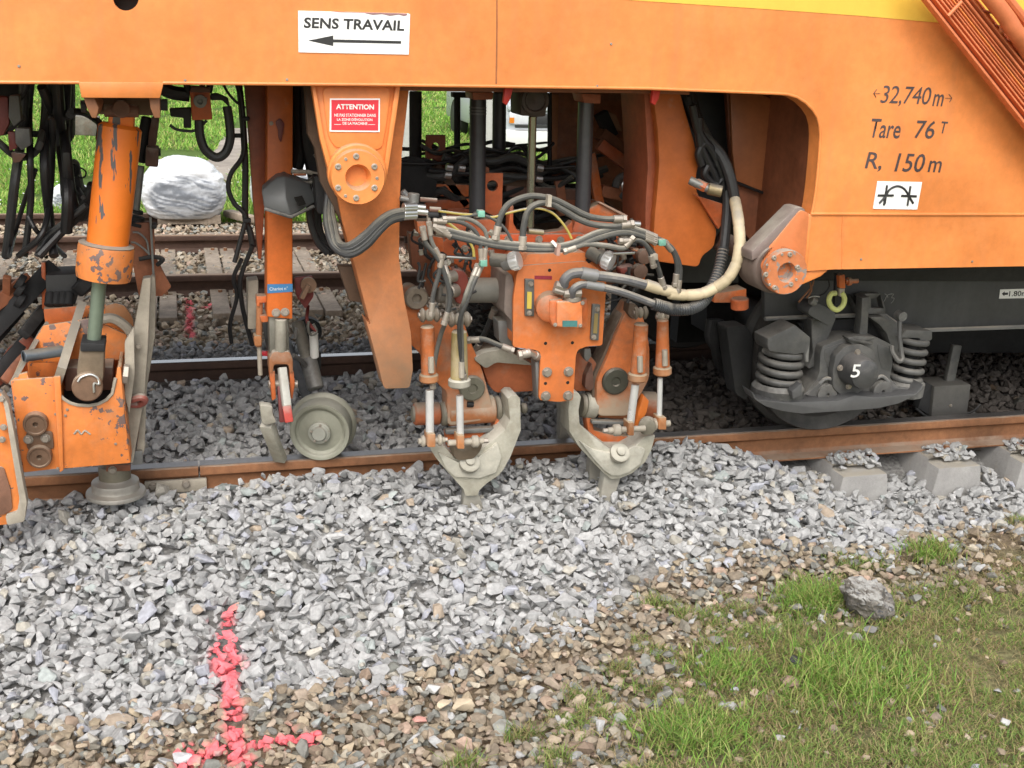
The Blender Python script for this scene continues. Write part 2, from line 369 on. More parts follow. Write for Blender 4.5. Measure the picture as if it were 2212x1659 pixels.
def in_poly(x, y, poly):
    poly = np.array(poly, float); n = len(poly); r = np.zeros(x.shape, bool); j = n-1
    for i in range(n):
        xi, yi = poly[i]; xj, yj = poly[j]
        c = ((yi > y) != (yj > y)) & (x < (xj-xi)*(y-yi)/(yj-yi+1e-12)+xi); r ^= c; j = i
    return r
# earth sheet
gx = np.concatenate([np.linspace(-150, -6, 12), np.linspace(-4, 9, 90), np.linspace(11, 150, 12)])
gy = np.concatenate([np.linspace(-20, 1, 6), np.linspace(1.3, 13, 110), np.linspace(14, 60, 14), np.linspace(75, 300, 6)])
GX, GY = np.meshgrid(gx, gy); GZ = ground_z(GX, GY)-.03
nx, ny = len(gx), len(gy)
Vg = np.c_[GX.ravel(), GY.ravel(), GZ.ravel()]
q = (np.arange(ny-1)[:, None]*nx+np.arange(nx-1)[None]).ravel()
Tg = np.concatenate([np.c_[q, q+1, q+nx+1], np.c_[q, q+nx+1, q+nx]])
GRASS_LINE = [(1130, 1700), (1230, 1600), (1330, 1500), (1420, 1420), (1480, 1340), (1560, 1290), (1700, 1262), (1850, 1230), (2000, 1210), (2100, 1195), (2212, 1150), (2500, 1100), (3200, 1100), (3200, 2600), (600, 2600)]
GP = [PG(x, y) for x, y in GRASS_LINE]; GPL = [(p.x, p.y) for p in GP]
def gdist(X, Y):                                           # how far inside the grass
    x = np.array([p.x for p in GP[:12]]); y = np.array([p.y for p in GP[:12]])
    yl = np.interp(X, x, y); return yl-Y
gdist0 = gdist
# soil / far turf colours belong to the ground itself
inband = (Vg[:, 1] > 11.9)
edge_px = [(0, 1575), (250, 1572), (400, 1540), (560, 1525), (850, 1468), (1000, 1432), (1150, 1378), (1300, 1318), (1420, 1262), (1580, 1195), (1750, 1195), (1900, 1192), (2030, 1150), (2212, 1118), (2500, 1080)]
EDGE = [PG(x, y) for x, y in edge_px]
ex = np.array([-4.]+[p.x for p in EDGE]+[12]); ey = np.array([EDGE[0].y]+[p.y for p in EDGE]+[EDGE[-1].y+.1])
def edge_y(X): return np.interp(X, ex, ey)                # front limit of the grey ballast
colg = np.where(inband[:, None], np.array([[.10, .16, .035]]), np.array([[.24, .185, .125]]))
gb = (Vg[:, 1] > edge_y(Vg[:, 0])) & (Vg[:, 1] < 6.65); colg = np.where(gb[:, None], np.array([[.23, .225, .215]]), colg)
gr_ = (gdist0(Vg[:, 0], Vg[:, 1]) > .05) & (Vg[:, 1] < 4.3); colg = np.where(gr_[:, None], np.array([[.22, .21, .11]]), colg)
nz = vn(Vg[:, 0]*1.7, Vg[:, 1]*1.7)[:, None]
colg = colg*(.75+.5*nz)
soilm = mat('bare_soil', (.2, .15, .1), .95, var=.25, attr='tint', bump=.6, spec=.2)
ground = arrays_mesh('ground', Vg, Tg, colg, soilm, True); ground['kind'] = 'structure'
# ---- stones
def rock_proto(k, n=13, flat=.62, bev=.05, seed=0):
    r = random.Random(seed+k); bm = bmesh.new()
    sx, sy, sz = 1, r.uniform(.62, .95), r.uniform(.42, .7)*flat/.62
    for i in range(n):
        v = Vector((r.gauss(0, 1), r.gauss(0, 1), r.gauss(0, 1))).normalized()*r.uniform(.8, 1.1)
        bm.verts.new((v.x*sx*.5, v.y*sy*.5, v.z*sz*.5))
    h = bmesh.ops.convex_hull(bm, input=bm.verts)
    bmesh.ops.delete(bm, geom=[e for e in h['geom_interior'] if isinstance(e, bmesh.types.BMVert)], context='VERTS')
    bmesh.ops.dissolve_limit(bm, angle_limit=math.radians(14), verts=bm.verts, edges=bm.edges)
    if bev: bmesh.ops.bevel(bm, geom=bm.edges[:], offset=bev, segments=1, affect='EDGES', clamp_overlap=True)
    bmesh.ops.triangulate(bm, faces=bm.faces[:])
    V = np.array([v.co[:] for v in bm.verts]); bm.verts.index_update()
    T = np.array([[v.index for v in f.verts] for f in bm.faces]); bm.free(); return V, T
HI = [rock_proto(k, 11, bev=.035, seed=10) for k in range(22)]
MI = [rock_proto(k, 15, bev=0, seed=10) for k in range(20)]
LO = [rock_proto(k, 11, bev=0, seed=90) for k in range(10)]
RD = [rock_proto(k, 13, .6, bev=.06, seed=50) for k in range(12)]
def rots(n, tilt):
    a = rng.uniform(0, 2*np.pi, n); b = rng.normal(0, tilt, n); c = rng.normal(0, tilt, n)
    ca, sa, cb, sb, cc, s_ = np.cos(a), np.sin(a), np.cos(b), np.sin(b), np.cos(c), np.sin(c)
    Z = np.zeros((n, 3, 3)); Z[:, 0, 0] = ca; Z[:, 0, 1] = -sa; Z[:, 1, 0] = sa; Z[:, 1, 1] = ca; Z[:, 2, 2] = 1
    X = np.zeros((n, 3, 3)); X[:, 0, 0] = 1; X[:, 1, 1] = cb; X[:, 1, 2] = -sb; X[:, 2, 1] = sb; X[:, 2, 2] = cb
    Yr = np.zeros((n, 3, 3)); Yr[:, 1, 1] = 1; Yr[:, 0, 0] = cc; Yr[:, 0, 2] = s_; Yr[:, 2, 0] = -s_; Yr[:, 2, 2] = cc
    return X@Yr@Z
def scatter(name, pos, size, col, protos, m, tilt=.5, paint=None):
    n = len(pos); which = rng.integers(0, len(protos), n); VV, TT, CC, PC = [], [], [], []; off = 0
    for k, (V, T) in enumerate(protos):
        idx = np.where(which == k)[0]
        if not len(idx): continue
        R = rots(len(idx), tilt); S = size[idx][:, None, None]
        W = np.einsum('nij,vj->nvi', R, V)*S+pos[idx][:, None, :]
        VV.append(W.reshape(-1, 3)); CC.append(np.repeat(col[idx], len(V), axis=0)); PC.append(np.repeat(pos[idx], len(V), axis=0))
        TT.append((T[None]+(np.arange(len(idx))*len(V))[:, None, None]+off).reshape(-1, 3)); off += len(idx)*len(V)
    V = np.concatenate(VV); Cl = np.concatenate(CC)
    if paint is not None:
        f = np.clip(paint(np.concatenate(PC))*.3+paint(V)*.72-.04, 0, .95)[:, None]; Cl = Cl*(1-f)+np.array([[.86, .17, .20]])*f
    o = arrays_mesh(name, V, np.concatenate(TT), Cl, m, False); o['kind'] = 'stuff'; return o
def spread(x0, x1, y0, y1, s, keep, zj=(-.02, .012)):
    X, Y = np.meshgrid(np.arange(x0, x1, s), np.arange(y0, y1, s)); X = X.ravel()+rng.uniform(-.6, .6, X.size)*s; Y = Y.ravel()+rng.uniform(-.6, .6, Y.size)*s
    k = keep(X, Y); X, Y = X[k], Y[k]
    return np.c_[X, Y, ground_z(X, Y)+rng.uniform(*zj, len(X))]
def greys(n, base=.395, dv=.036):
    v = np.clip(rng.normal(base, dv, n), .2, .62)[:, None]; c = v*np.array([[1., .998, .985]])
    t = rng.random(n); c[t < .05] *= np.array([.93, .95, 1.06]); c[(t > .05) & (t < .08)] *= np.array([.92, 1.0, .98]); c[(t > .08) & (t < .12)] *= np.array([1.06, 1.0, .88]); c[(t > .12) & (t < .22)] *= .88; c[(t > .22) & (t < .235)] *= np.array([1.05, .86, .68])
    return c
def browns(n):
    pal = np.array([[.38, .295, .20], [.33, .265, .19], [.44, .35, .23], [.30, .275, .22], [.36, .255, .18], [.25, .25, .225], [.48, .42, .32], [.29, .30, .27], [.41, .32, .24], [.50, .34, .25]])
    c = pal[rng.choice(len(pal), n, p=[.2, .16, .12, .1, .08, .1, .05, .08, .08, .03])]; c = c*.75+c.mean(1, keepdims=True)*.25*np.array([[1.06, 1., .9]]); return c*rng.uniform(.66, 1.08, (n, 1))
stone = mat('ballast_stone', (.4, .4, .4), .97, var=.11, attr='tint', bump=.3, spec=.1, nscale=1.2)
# pink sprayed mark on the near stones: an L of strokes in plan
def strokes(pts_list, wd):
    segs = []
    for pts in pts_list:
        w3 = [PG(x, y) for x, y in pts]; segs += [(w3[i], w3[i+1]) for i in range(len(w3)-1)]
    def f(V):
        best = np.full(len(V), 9.)
        for a, b in segs:
            d = np.array([b.x-a.x, b.y-a.y]); L2 = d@d; t = np.clip(((V[:, 0]-a.x)*d[0]+(V[:, 1]-a.y)*d[1])/L2, 0, 1)
            best = np.minimum(best, np.hypot(V[:, 0]-a.x-t*d[0], V[:, 1]-a.y-t*d[1]))
        w_ = wd*(.75+.8*vn(V[:, 0]*34, V[:, 1]*34)); w_ = np.where(vn(V[:, 0]*61+3, V[:, 1]*61) > .86, w_*2.2, w_)
        return np.clip((w_-best)/.007, 0, 1)*.93
    return f
mark = strokes([[(492, 1322), (485, 1378), (470, 1405), (468, 1432), (492, 1465), (500, 1520), (508, 1590), (518, 1655)], [(498, 1390), (508, 1430), (500, 1450)],
                [(375, 1618), (440, 1625), (520, 1612), (590, 1600), (680, 1592)], [(395, 1655), (450, 1632)], [(505, 1640), (540, 1655)]], .0225)
TIES = []                                                  # plan boxes kept free of stones: concrete sleepers
def keep_grey(X, Y):
    e = edge_y(X)+.05*np.sin(X*9)+(vn(X*9, Y*9)-.5)*.16
    k = (Y > e) & (Y < 4.42)
    for (a, b, c_, d_) in TIES: k &= ~((X > a) & (X < b) & (Y > c_))
    return k
SL = []                                                    # sleeper ends seen at the right: picture x of the left and right top corner at the end
for (x0, x1, y) in ((1822, 1920, 1030), (2029, 2120, 1012), (2210, 2300, 1000)):
    p0, p1 = PZ(x0, y, -.155), PZ(x1, y-6, -.155); SL.append((p0.x, p0.x+.225, p0.y))
for a, b, y in SL: TIES.append((a-.015, b+.015, y-.03, 0))
rx = dict(name='ballast_stones')
pA_, pB_ = spread(-1.0, 5.2, 2.3, 4.45, .036, keep_grey, (-.012, .012)), spread(-1.0, 5.2, 2.3, 4.45, .031, keep_grey, (-.036, -.012)); n1_, n2_ = len(pA_), len(pB_)
pos = np.concatenate([pA_, pB_])
size = rng.lognormal(math.log(.052), .32, len(pos)).clip(.018, .098); sm_ = rng.random(len(pos)) < .16; size[sm_] *= .5
# stray grey stones thrown in front of the bed
st = spread(-1.5, 4, 1.9, 4.2, .075, lambda X, Y: (Y < edge_y(X)+.02) & (rng.random(len(X)) < .75*np.exp(-(edge_y(X)-Y)/.16)), (0, .012))
st2 = spread(-1.5, 2.5, 1.9, 4.2, .16, lambda X, Y: (Y < edge_y(X)) & (rng.random(len(X)) < .5), (0, .01))
pos = np.concatenate([pos, st, st2]); size = np.concatenate([size, rng.uniform(.03, .058, len(st)+len(st2))])
top_ = np.ones(len(pos), bool); top_[n1_:n1_+n2_] = False
o_u = scatter('ballast_stones', pos[~top_], size[~top_], greys((~top_).sum()), LO, stone, .42, mark); tag(o_u, 'under layer of pale grey crushed stone showing in the gaps of the near shoulder', 'ballast')
o = scatter('ballast_stones', pos[top_], size[top_], greys(top_.sum()), HI, stone, .42, mark)
tag(o, 'pale grey crushed stone heaped along the near side of the track', 'ballast')
# between the rails and behind the far rail
pos = spread(-1.4, 6.6, 4.57, 5.86, .034, lambda X, Y: X > -9, (-.03, .02)); size = rng.lognormal(math.log(.056), .25, len(pos)).clip(.03, .09)
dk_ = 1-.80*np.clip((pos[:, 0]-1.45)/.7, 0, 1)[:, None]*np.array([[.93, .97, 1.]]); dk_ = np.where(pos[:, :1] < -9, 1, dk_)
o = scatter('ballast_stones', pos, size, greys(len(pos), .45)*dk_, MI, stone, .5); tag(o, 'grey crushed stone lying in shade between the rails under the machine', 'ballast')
pos = spread(-2.8, 8, 6.03, 6.72, .042, lambda X, Y: Y < 6.62+.12*(vn(X*4, Y*4)-.5), (-.02, .03)); size = rng.uniform(.035, .07, len(pos))
o = scatter('ballast_stones', pos, size, greys(len(pos), .33), LO, stone, .5); tag(o, 'grey crushed stone strip just behind the far rail of the machine track', 'ballast')
bmark = strokes([[(408, 652), (410, 700), (411, 728)]], .02)
def mark2(V):
    a, b = PZ(409, 650, -.13), PZ(411, 728, -.13); t = np.clip((V[:, 1]-b.y)/(a.y-b.y), 0, 1)
    d = np.abs(V[:, 0]-(b.x+(a.x-b.x)*t)); ok = (V[:, 1] > b.y-.03) & (V[:, 1] < a.y+.05)
    c0, c1 = PZ(345, 663, -.13), PZ(575, 660, -.13)
    h = (np.abs(V[:, 1]-(c0.y+(c1.y-c0.y)*(V[:, 0]-c0.x)/(c1.x-c0.x))) < .035) & (V[:, 0] > c0.x) & (V[:, 0] < c1.x) & (vn(V[:, 0]*9, V[:, 1]*3) > .42)
    return np.maximum(ok*(d < .016+.016*vn(V[:, 0]*20, V[:, 1]*20)), h)*.9
pos = spread(-3.4, 8, 6.6, 10.9, .042, lambda X, Y: (np.abs(Y-8.14) > .06) & (np.abs(Y-9.69) > .06) & ((X < 3.6)), (-.02, .02)); size = rng.uniform(.035, .075, len(pos))
o = scatter('gravel_stones', pos, size, browns(len(pos))*1.25, LO, stone, .5, mark2); tag(o, 'brown weathered gravel around the timber sleepers of the second track', 'gravel')
# brown gravel in front
def keep_brown(X, Y):
    e = edge_y(X); g = gdist(X, Y); pr = np.clip(1-g*2.6, .10, 1)*np.where(g > .25, .8, 1)
    pr = pr*np.interp(X, [2.3, 3.2], [1, .38]); return (Y < e+.08) & (rng.random(len(X)) < pr)
pos = np.concatenate([spread(-1.4, 4.3, 1.7, 4.3, .030, keep_brown, (-.012, .010)), spread(-1.4, 3, 1.7, 4.3, .028, lambda X, Y: (Y < edge_y(X)+.05) & (gdist(X, Y) < .3) & (rng.random(len(X)) < .8), (-.028, -.012))])
size = rng.lognormal(math.log(.037), .32, len(pos)).clip(.018, .078)
o = scatter('gravel_stones', pos, size, browns(len(pos)), RD+MI[:8], stone, .35, mark); tag(o, 'tan and brown old gravel lying in front of the grey ballast', 'gravel')
# ---- grass
def blades(name, X, Y, h, wd, col, m, lean=.5):
    n = len(X); Z = ground_z(X, Y)-.005; a = rng.uniform(0, 2*np.pi, n); ln_ = rng.normal(lean, .25, n).clip(.05, 1.3)*h
    dx, dy = np.cos(a), np.sin(a); b = a+np.pi/2+rng.normal(0, .5, n); wx, wy = np.cos(b)*wd, np.sin(b)*wd
    V = np.zeros((n, 7, 3))
    for k, (t, wf) in enumerate(((0, 1), (.35, .9), (.7, .6))):
        cx_, cy_, cz_ = X+dx*ln_*t**1.7, Y+dy*ln_*t**1.7, Z+h*(t-.25*t*t*(ln_/h))
        V[:, 2*k] = np.c_[cx_-wx*wf, cy_-wy*wf, cz_]; V[:, 2*k+1] = np.c_[cx_+wx*wf, cy_+wy*wf, cz_]
    V[:, 6] = np.c_[X+dx*ln_, Y+dy*ln_, Z+h*(1-.3*(ln_/h))]
    T = np.array([[0, 1, 3], [0, 3, 2], [2, 3, 5], [2, 5, 4], [4, 5, 6]])
    TT = (T[None]+(np.arange(n)*7)[:, None, None]).reshape(-1, 3)
    Cc_ = np.repeat(col, 7, axis=0)
    o = arrays_mesh(name, V.reshape(-1, 3), TT, Cc_, m, False); o['kind'] = 'stuff'; return o
grassm = mat('grass_blades', (.1, .2, .03), .6, var=.1, attr='tint', bump=0, spec=.3)
tr = grassm.node_tree; bs_ = tr.nodes['Principled BSDF']; tl_ = tr.nodes.new('ShaderNodeBsdfTranslucent'); mx_ = tr.nodes.new('ShaderNodeMixShader'); mx_.inputs[0].default_value = .42
at_ = [n for n in tr.nodes if n.type == 'ATTRIBUTE'][0]; tr.links.new(at_.outputs['Color'], tl_.inputs[0])
tr.links.new(bs_.outputs[0], mx_.inputs[1]); tr.links.new(tl_.outputs[0], mx_.inputs[2]); tr.links.new(mx_.outputs[0], tr.nodes['Material Output'].inputs[0])
def gcol(n, dry=.25):
    pal = np.array([[.25, .36, .085], [.19, .31, .07], [.32, .41, .12], [.41, .40, .17], [.16, .26, .07]]); c = pal[rng.integers(0, 5, n)]*rng.uniform(.75, 1.25, (n, 1))
    d = rng.random(n) < dry; c[d] = np.array([[.42, .33, .18]])*rng.uniform(.6, 1.2, (d.sum(), 1)); return c
# sward: clumps
N = 200000; X = rng.uniform(.7, 5.2, N); Y = rng.uniform(1.75, 4.2, N)
g = gdist(X, Y)+(vn(X*5, Y*5)-.5)*.45; cl = vn(X*7+9, Y*7)*.6+vn(X*17, Y*17+5)*.5
k = (g > 0) & (cl > .30+.34*np.exp(-g*5)) & (Y < edge_y(X)-.02)
X, Y, cl = X[k], Y[k], cl[k]; h = .82*(.018+.045*np.clip(cl-.4, 0, 1)*rng.uniform(.4, 1.7, len(X)))*1.1
px, py = Q(X, Y, -.22*np.ones(len(X)))
straw = in_poly(px, py, [(1900, 1180), (2330, 1090), (2330, 1215), (2100, 1250), (1930, 1245)])
h = np.where(straw, h*.45, h)
c = gcol(len(X), .24); c[straw & (rng.random(len(X)) < .7)] = np.array([.33, .24, .14])
dry = (vn(X*3.3+4, Y*3.3) > .62) & (rng.random(len(X)) < .22); c[dry] = np.array([.40, .31, .17])
o = blades('grass', X, Y, h, .0017, c, grassm, 1.0); tag(o, 'short green and straw-coloured grass growing on the bank in front', 'grass')
# separate tufts one can point to
def tuft(name, x, y, r, n, h, label, dryf=.22):
    p = PG(x, y); X = p.x+rng.normal(0, r, n); Y = p.y+rng.normal(0, r*.8, n)
    o = blades(name, X, Y, rng.uniform(.4, .9, n)*h, .0021, gcol(n, dryf)*np.array([[1.0, 1.15, .9]]), grassm, .75); del o['kind']; return tag(o, label, 'grass tuft', 'tufts of taller grass')
tuft('grass_tuft', 1760, 1300, .065, 1400, .08, 'round thick grass tuft just beside the mossy boulder')
tuft('grass_tuft', 1840, 1470, .13, 2300, .095, 'large bright green tuft with broad leaning blades in the middle of the grass')
tuft('grass_tuft', 1560, 1450, .06, 800, .07, 'small grass tuft among the brown stones at the edge of the grass')
tuft('grass_tuft', 1500, 1585, .09, 1300, .08, 'green tuft at the lower edge of the grass next to the gravel')
tuft('grass_tuft', 2010, 1195, .05, 500, .08, 'thin upright grass tuft growing out of the straw-coloured patch', .35)
spl = iter(['grass sprig at the border of the grey ballast, nearest the bank', 'grass sprig among pale stones near the bottom of the gravel', 'lowest grass sprig beside the grass edge', 'grass sprig halfway down the brown gravel close to the grass', 'grass sprig next to the flat dark stone', 'grass sprig between reddish stones above the grass edge', 'grass sprig at the top edge of the grass near the boulder tuft', 'grass sprig at the border of the ballast near the right edge', 'tiny grass sprig at the bottom edge in the brown gravel', 'grass sprig close to the grass tuft at the lower gravel'])
for (x, y) in ((1420, 1305), (1250, 1510), (1200, 1640), (1340, 1450), (1530, 1400), (1480, 1330), (1600, 1320), (2200, 1130), (1000, 1650), (1130, 1590)):
    p = PG(x, y); n = 170; X = p.x+rng.normal(0, .028, n).clip(-.06, .06); Y = p.y+rng.normal(0, .02, n).clip(-.04, .04)
    o = blades('grass_sprig', X, Y, rng.uniform(.02, .06, n), .0015, gcol(n, .3), grassm, .8); del o['kind']
    tag(o, next(spl), 'grass tuft', 'grass sprigs in the gravel')
# dry straws
n = 36000; X = rng.uniform(-.2, 4.4, n); Y = rng.uniform(1.8, 4.0, n); k = (Y < edge_y(X)-.03) & ((gdist(X, Y) > 0) | (rng.random(n) < .03+.5*(X > 2.5))); X, Y = X[k], Y[k]; n = len(X)
o = blades('straw', X, Y, np.full(n, .012)+rng.random(n)*.02, .0012, np.array([[.42, .34, .19]])*rng.uniform(.55, 1.2, (n, 1)), grassm, 2.5); tag(o, 'dry straw lying loose over the gravel and soil', 'straw')
# far grass
N = 110000; Y = 11.1+(rng.random(N)**1.6)*24; X = rng.uniform(-2.6, 5.2, N)*(Y/14).clip(1, 9); k = (vn(X*1.4, Y*1.4) > .22) & ~((X > -.15+(Y-11)*.11) & (X < .22+(Y-11)*.12) & (X < 3)); X, Y = X[k], Y[k]
cc = gcol(len(X), .12)*np.array([[1.1, 1.35, .9]]); o = blades('grass', X, Y, rng.uniform(.03, .12, len(X))*(.6+vn(X*2, Y*2)), np.clip(.008*Y/13, .008, .024), cc, grassm, .7)
tag(o, 'bright green meadow grass behind the second track', 'grass')
pth = M()
a = [(-.13, 11.0, 0), (.24, 11.0, 0), (1.35, 21, 0), (.9, 21, 0)]
pth.add([(x, y, float(ground_z(x, y))-.012) for x, y, z in a], [(0, 1, 2, 3)])
o = pth.build('path', mat('pale_gravel_path', (.36, .31, .26), .95, var=.2, bump=.4), None); o['kind'] = 'structure'
# daisies
n = 160; X = rng.uniform(-2.2, 3, n); Y = rng.uniform(11.3, 15, n); pos = np.c_[X, Y, ground_z(X, Y)+.10]
o = scatter('daisies', pos, np.full(n, .03), np.full((n, 3), .8), LO[:2], stone, .3); tag(o, 'small white daisies dotted through the meadow grass', 'flowers')

# ---- single stones worth pointing to
def one_stone(x, y, s, col, label, name='stone', seed=0, flat=.62, z=-.2, group=None, n=13, rz=0.):
    V, T = rock_proto(seed, n, flat, .04, 300); c = PG(x, y); th = rz; R = np.array([[math.cos(th), -math.sin(th), 0], [math.sin(th), math.cos(th), 0], [0, 0, 1]])
    m_ = M(); zc = float(ground_z(c.x, c.y)); m_.add((V@R.T)*s+np.array([c.x, c.y, zc+.14*s+.004]), [tuple(t) for t in T])
    o = m_.build(name, mat('stone_%d_%d_%d' % tuple(int(k*100) for k in col), col, .9, var=.12, bump=.3, nscale=3, spec=.25), None, 0, smooth=20); return tag(o, label, 'stone', group)
for args in ((1440+0, 1535, .085, (.55, .50, .40)), ):
    pass
one_stone(1377*1, 1563, .0, (.5, .5, .5), 'x') if False else None
one_stone(1000+0, 1531, .078, (.60, .50, .36), 'pale cream square stone lying in the brown gravel', seed=3, flat=.5)
one_stone(960, 1532, .07, (.56, .47, .34), 'cream stone lying against the pale square stone in the gravel', seed=5, flat=.5)
one_stone(935, 1495, .055, (.58, .58, .56), 'white block-shaped stone above the two cream stones', seed=8)
one_stone(905, 1563, .05, (.50, .26, .22), 'pinkish round stone in the brown gravel', seed=4, n=20)
one_stone(1545, 1392, .07, (.20, .195, .18), 'flat dark grey stone at the edge of the grass', seed=12, flat=.45)
one_stone(1705, 1480, .065, (.34, .24, .19), 'smooth reddish oval stone lying in the grass', seed=2, n=24, flat=.5)
one_stone(1880, 1368, .075, (.25, .25, .24), 'flat grey stone lying in the grass below the boulder', seed=15, flat=.3)
one_stone(1160, 1500, .06, (.38, .38, .38), 'grey angular stone thrown among the brown gravel', seed=17)
one_stone(545, 1640, .09, (.50, .50, .50), 'pale grey stone beside the pink sprayed mark', seed=19, flat=.5) if False else None
one_stone(395, 1645, .075, (.52, .52, .53), 'flat pale stone lying under the arm of the pink cross mark', seed=19, flat=.4)
# mossy boulder, lumpy
bmm = bmesh.new(); bmesh.ops.create_icosphere(bmm, subdivisions=5, radius=1)
bp = PG(1872, 1322)
for v in bmm.verts:
    d = v.co.normalized(); f = 1+.28*(mnoise.noise(d*1.7+Vector((3, 1, 2))))+.13*mnoise.noise(d*5)+.05*mnoise.noise(d*13)+.03*mnoise.noise(d*28)
    v.co = Vector((d.x*.082*f, d.y*.08*f, d.z*.085*f)); v.co.x -= v.co.z*.45
me = bpy.data.meshes.new('boulder'); bmm.to_mesh(me); bmm.free(); me.shade_smooth(); me.set_sharp_from_angle(angle=math.radians(35))
bm_ = mat('lichened_lumpy_stone', (.30, .27, .235), .9, var=.45, chips=.9, chipcol=(.10, .10, .105), dust=.05, dustcol=(.4, .4, .38), bump=.9, nscale=2.2)
me.materials.append(bm_); o = bpy.data.objects.new('boulder', me); C.objects.link(o); o.location = (bp.x, bp.y, float(ground_z(bp.x, bp.y))+.045)
tag(o, 'rough lumpy grey and rust-stained boulder standing in the grass', 'boulder')
V, T = rock_proto(41, 16, .8, .04, 7); p = PG(1717, 1438); m_ = M().add(V*.065+np.array([p.x, p.y, float(ground_z(p.x, p.y))+.015]), [tuple(t) for t in T])
tag(m_.build('clinker_lump', mat('clinker', (.05, .05, .055), .9, var=.4, bump=.8, nscale=3), None, 0), 'black clinker lump lying in the grass', 'stone')

# ---- rails
def rail(name, Yc, x0, x1, mside, mtop, label, zt=0., group='rails', k=1., yaw=0.):
    prof = [(-.036, -.004), (-.030, 0), (.030, 0), (.036, -.004), (.036, -.036), (.012, -.052), (.0085, -.070), (.0085, -.120), (.02, -.138), (.07, -.150), (.07, -.160), (-.07, -.160), (-.07, -.150), (-.02, -.138), (-.0085, -.120), (-.0085, -.070), (-.012, -.052), (-.036, -.036)]
    prof = [(y_, z_ if z_ > -.05 else -.05+(z_+.05)*.78) for y_, z_ in prof]
    t = thing(name, label, 'rail', ((x0+x1)/2, Yc, zt-.136), group)
    m_ = M(); n = len(prof)
    m_.add([(x, Yc+y, zt+z) for x in (x0, x1) for y, z in prof], [tuple(range(n))[::-1], tuple(range(n, 2*n))]+[(i, (i+1) % n, (i+1) % n+n, i+n) for i in range(n)])
    m_.build('rail_profile', mside, t, .0015)
    M().box(x0, x1, Yc-.027, Yc+.027, zt+.0003, zt+.0025).build('running_surface', mtop, t)
    return t
jx = P(430, 1010, YR-.03).x
nr = rail('rail', YR, jx+.003, 9, railrust, railtop, 'rusty near rail of the machine track running past the sleepers', group='rails of the machine track')
nl = rail('rail', YR, -5, jx-.003, railrust, railtop, 'short near rail end under the orange lifting box, beyond the joint', group='rails of the machine track')
# fishplate at the joint
fp = M(); a = P(335, 1040, YR-.03); zf = -.118
fp.box(P(312, 1030, YR).x, P(446, 1030, YR).x, YR-.034, YR-.012, -.104, -.052)
f_ = fp.build('fishplate', galv, nl, .004)
for x in (330, 402): bolt(nl, x, 1045 if x > 350 else 1050, YR-.036, .014)
fr = rail('rail', 5.985, -5, 9, raildark, railtopb, 'far rail of the machine track, dark side and shiny top', group='rails of the machine track')
jx2 = P(*L(1085, 700), 5.96).x
r3 = rail('rail', 8.13, -6, 7, raildark, mat('brown_rail_top', (.36, .23, .14), .5, .4, var=.15, bump=.03), 'nearer rail of the second track with brown top', group='rails of the second track')
r4 = rail('rail', 9.68, -6, 7, raildark, MATS['brown_rail_top'], 'farther rail of the second track behind the timber sleepers', group='rails of the second track')
r5 = rail('rail', 10.95, -6, jx+.0, raildark, MATS['brown_rail_top'], 'loose spare rail lying beyond the second track at the left', zt=-.02, group='rails beyond the second track')
text('number_mark', '11', (783, 130), (835, 122), (783, 170), 8.13-.014, whitep, r3, reg=G) if False else None
# rail clips on near rail base by the visible sleepers
# ---- concrete sleepers
labs = ['concrete sleeper end with a stone heap on top, nearest the tines', 'middle concrete sleeper end with a smoother dark end face', 'concrete sleeper end at the right edge of the photo']
sg = 'concrete sleepers of the machine track'
xs = [(s[0], s[1], s[2]) for s in SL]
def sleeper(a, b, yend, label, group, m=concrete, zt=-.137, drop=.018, far=1.5):
    m_ = M(); ins = .03
    sec = lambda y, z: [(a-ins, y, -.36), (b+ins, y, -.36), (b, y, z), (a, y, z)]
    ys = [(yend, zt-drop), (yend+.22, zt-drop*.8), (YR-.16, zt), (YR+.16, zt), (YR+.4, zt-.02), (YR+far-.4, zt-.02), (YR+far-.16, zt), (YR+far+.5, zt-drop)]
    vs = [v for y, z in ys for v in sec(y, z)]; fs = [(0, 1, 2, 3), tuple(4*(len(ys)-1)+i for i in (3, 2, 1, 0))]
    for k in range(len(ys)-1):
        for i in range(4): j = (i+1) % 4; fs.append((4*k+i, 4*k+4+i, 4*k+4+j, 4*k+j))
    m_.add(vs, fs); o = m_.build('concrete_sleeper', m, None, .008); return tag(o, label, 'sleeper', group)
dxs = xs[1][0]-xs[0][0]
for i, (a, b, y) in enumerate(xs):
    s_ = sleeper(a, b, y, labs[i], sg)
    # rail clip bolts
for i, (a, b, y) in enumerate(xs):
    cx_ = (a+b)/2
    cl_ = M(); 
    cl_.box(cx_-.05, cx_+.05, YR-.175, YR-.075, -.137, -.120)
    t = thing('rail_fastening', ['steel rail clip and screw on the first visible sleeper', 'steel rail clip and screw on the middle sleeper', 'steel rail clip and screw on the sleeper at the right edge'][i], 'rail fastening', (cx_, YR-.12, -.137), 'rail fastenings')
    cl_.build('clip_plate', galv, t, .003)
    M().cyl((cx_, YR-.12, -.12), (cx_, YR-.12, -.09), .014, seg=6).build('screw', railrust, t)
    M().tube([(cx_-.04, YR-.15, -.116), (cx_-.045, YR-.1, -.108), (cx_, YR-.078, -.106), (cx_+.045, YR-.1, -.108), (cx_+.04, YR-.15, -.116)], .007, 6, 4).build('spring_clip', railrust, t)
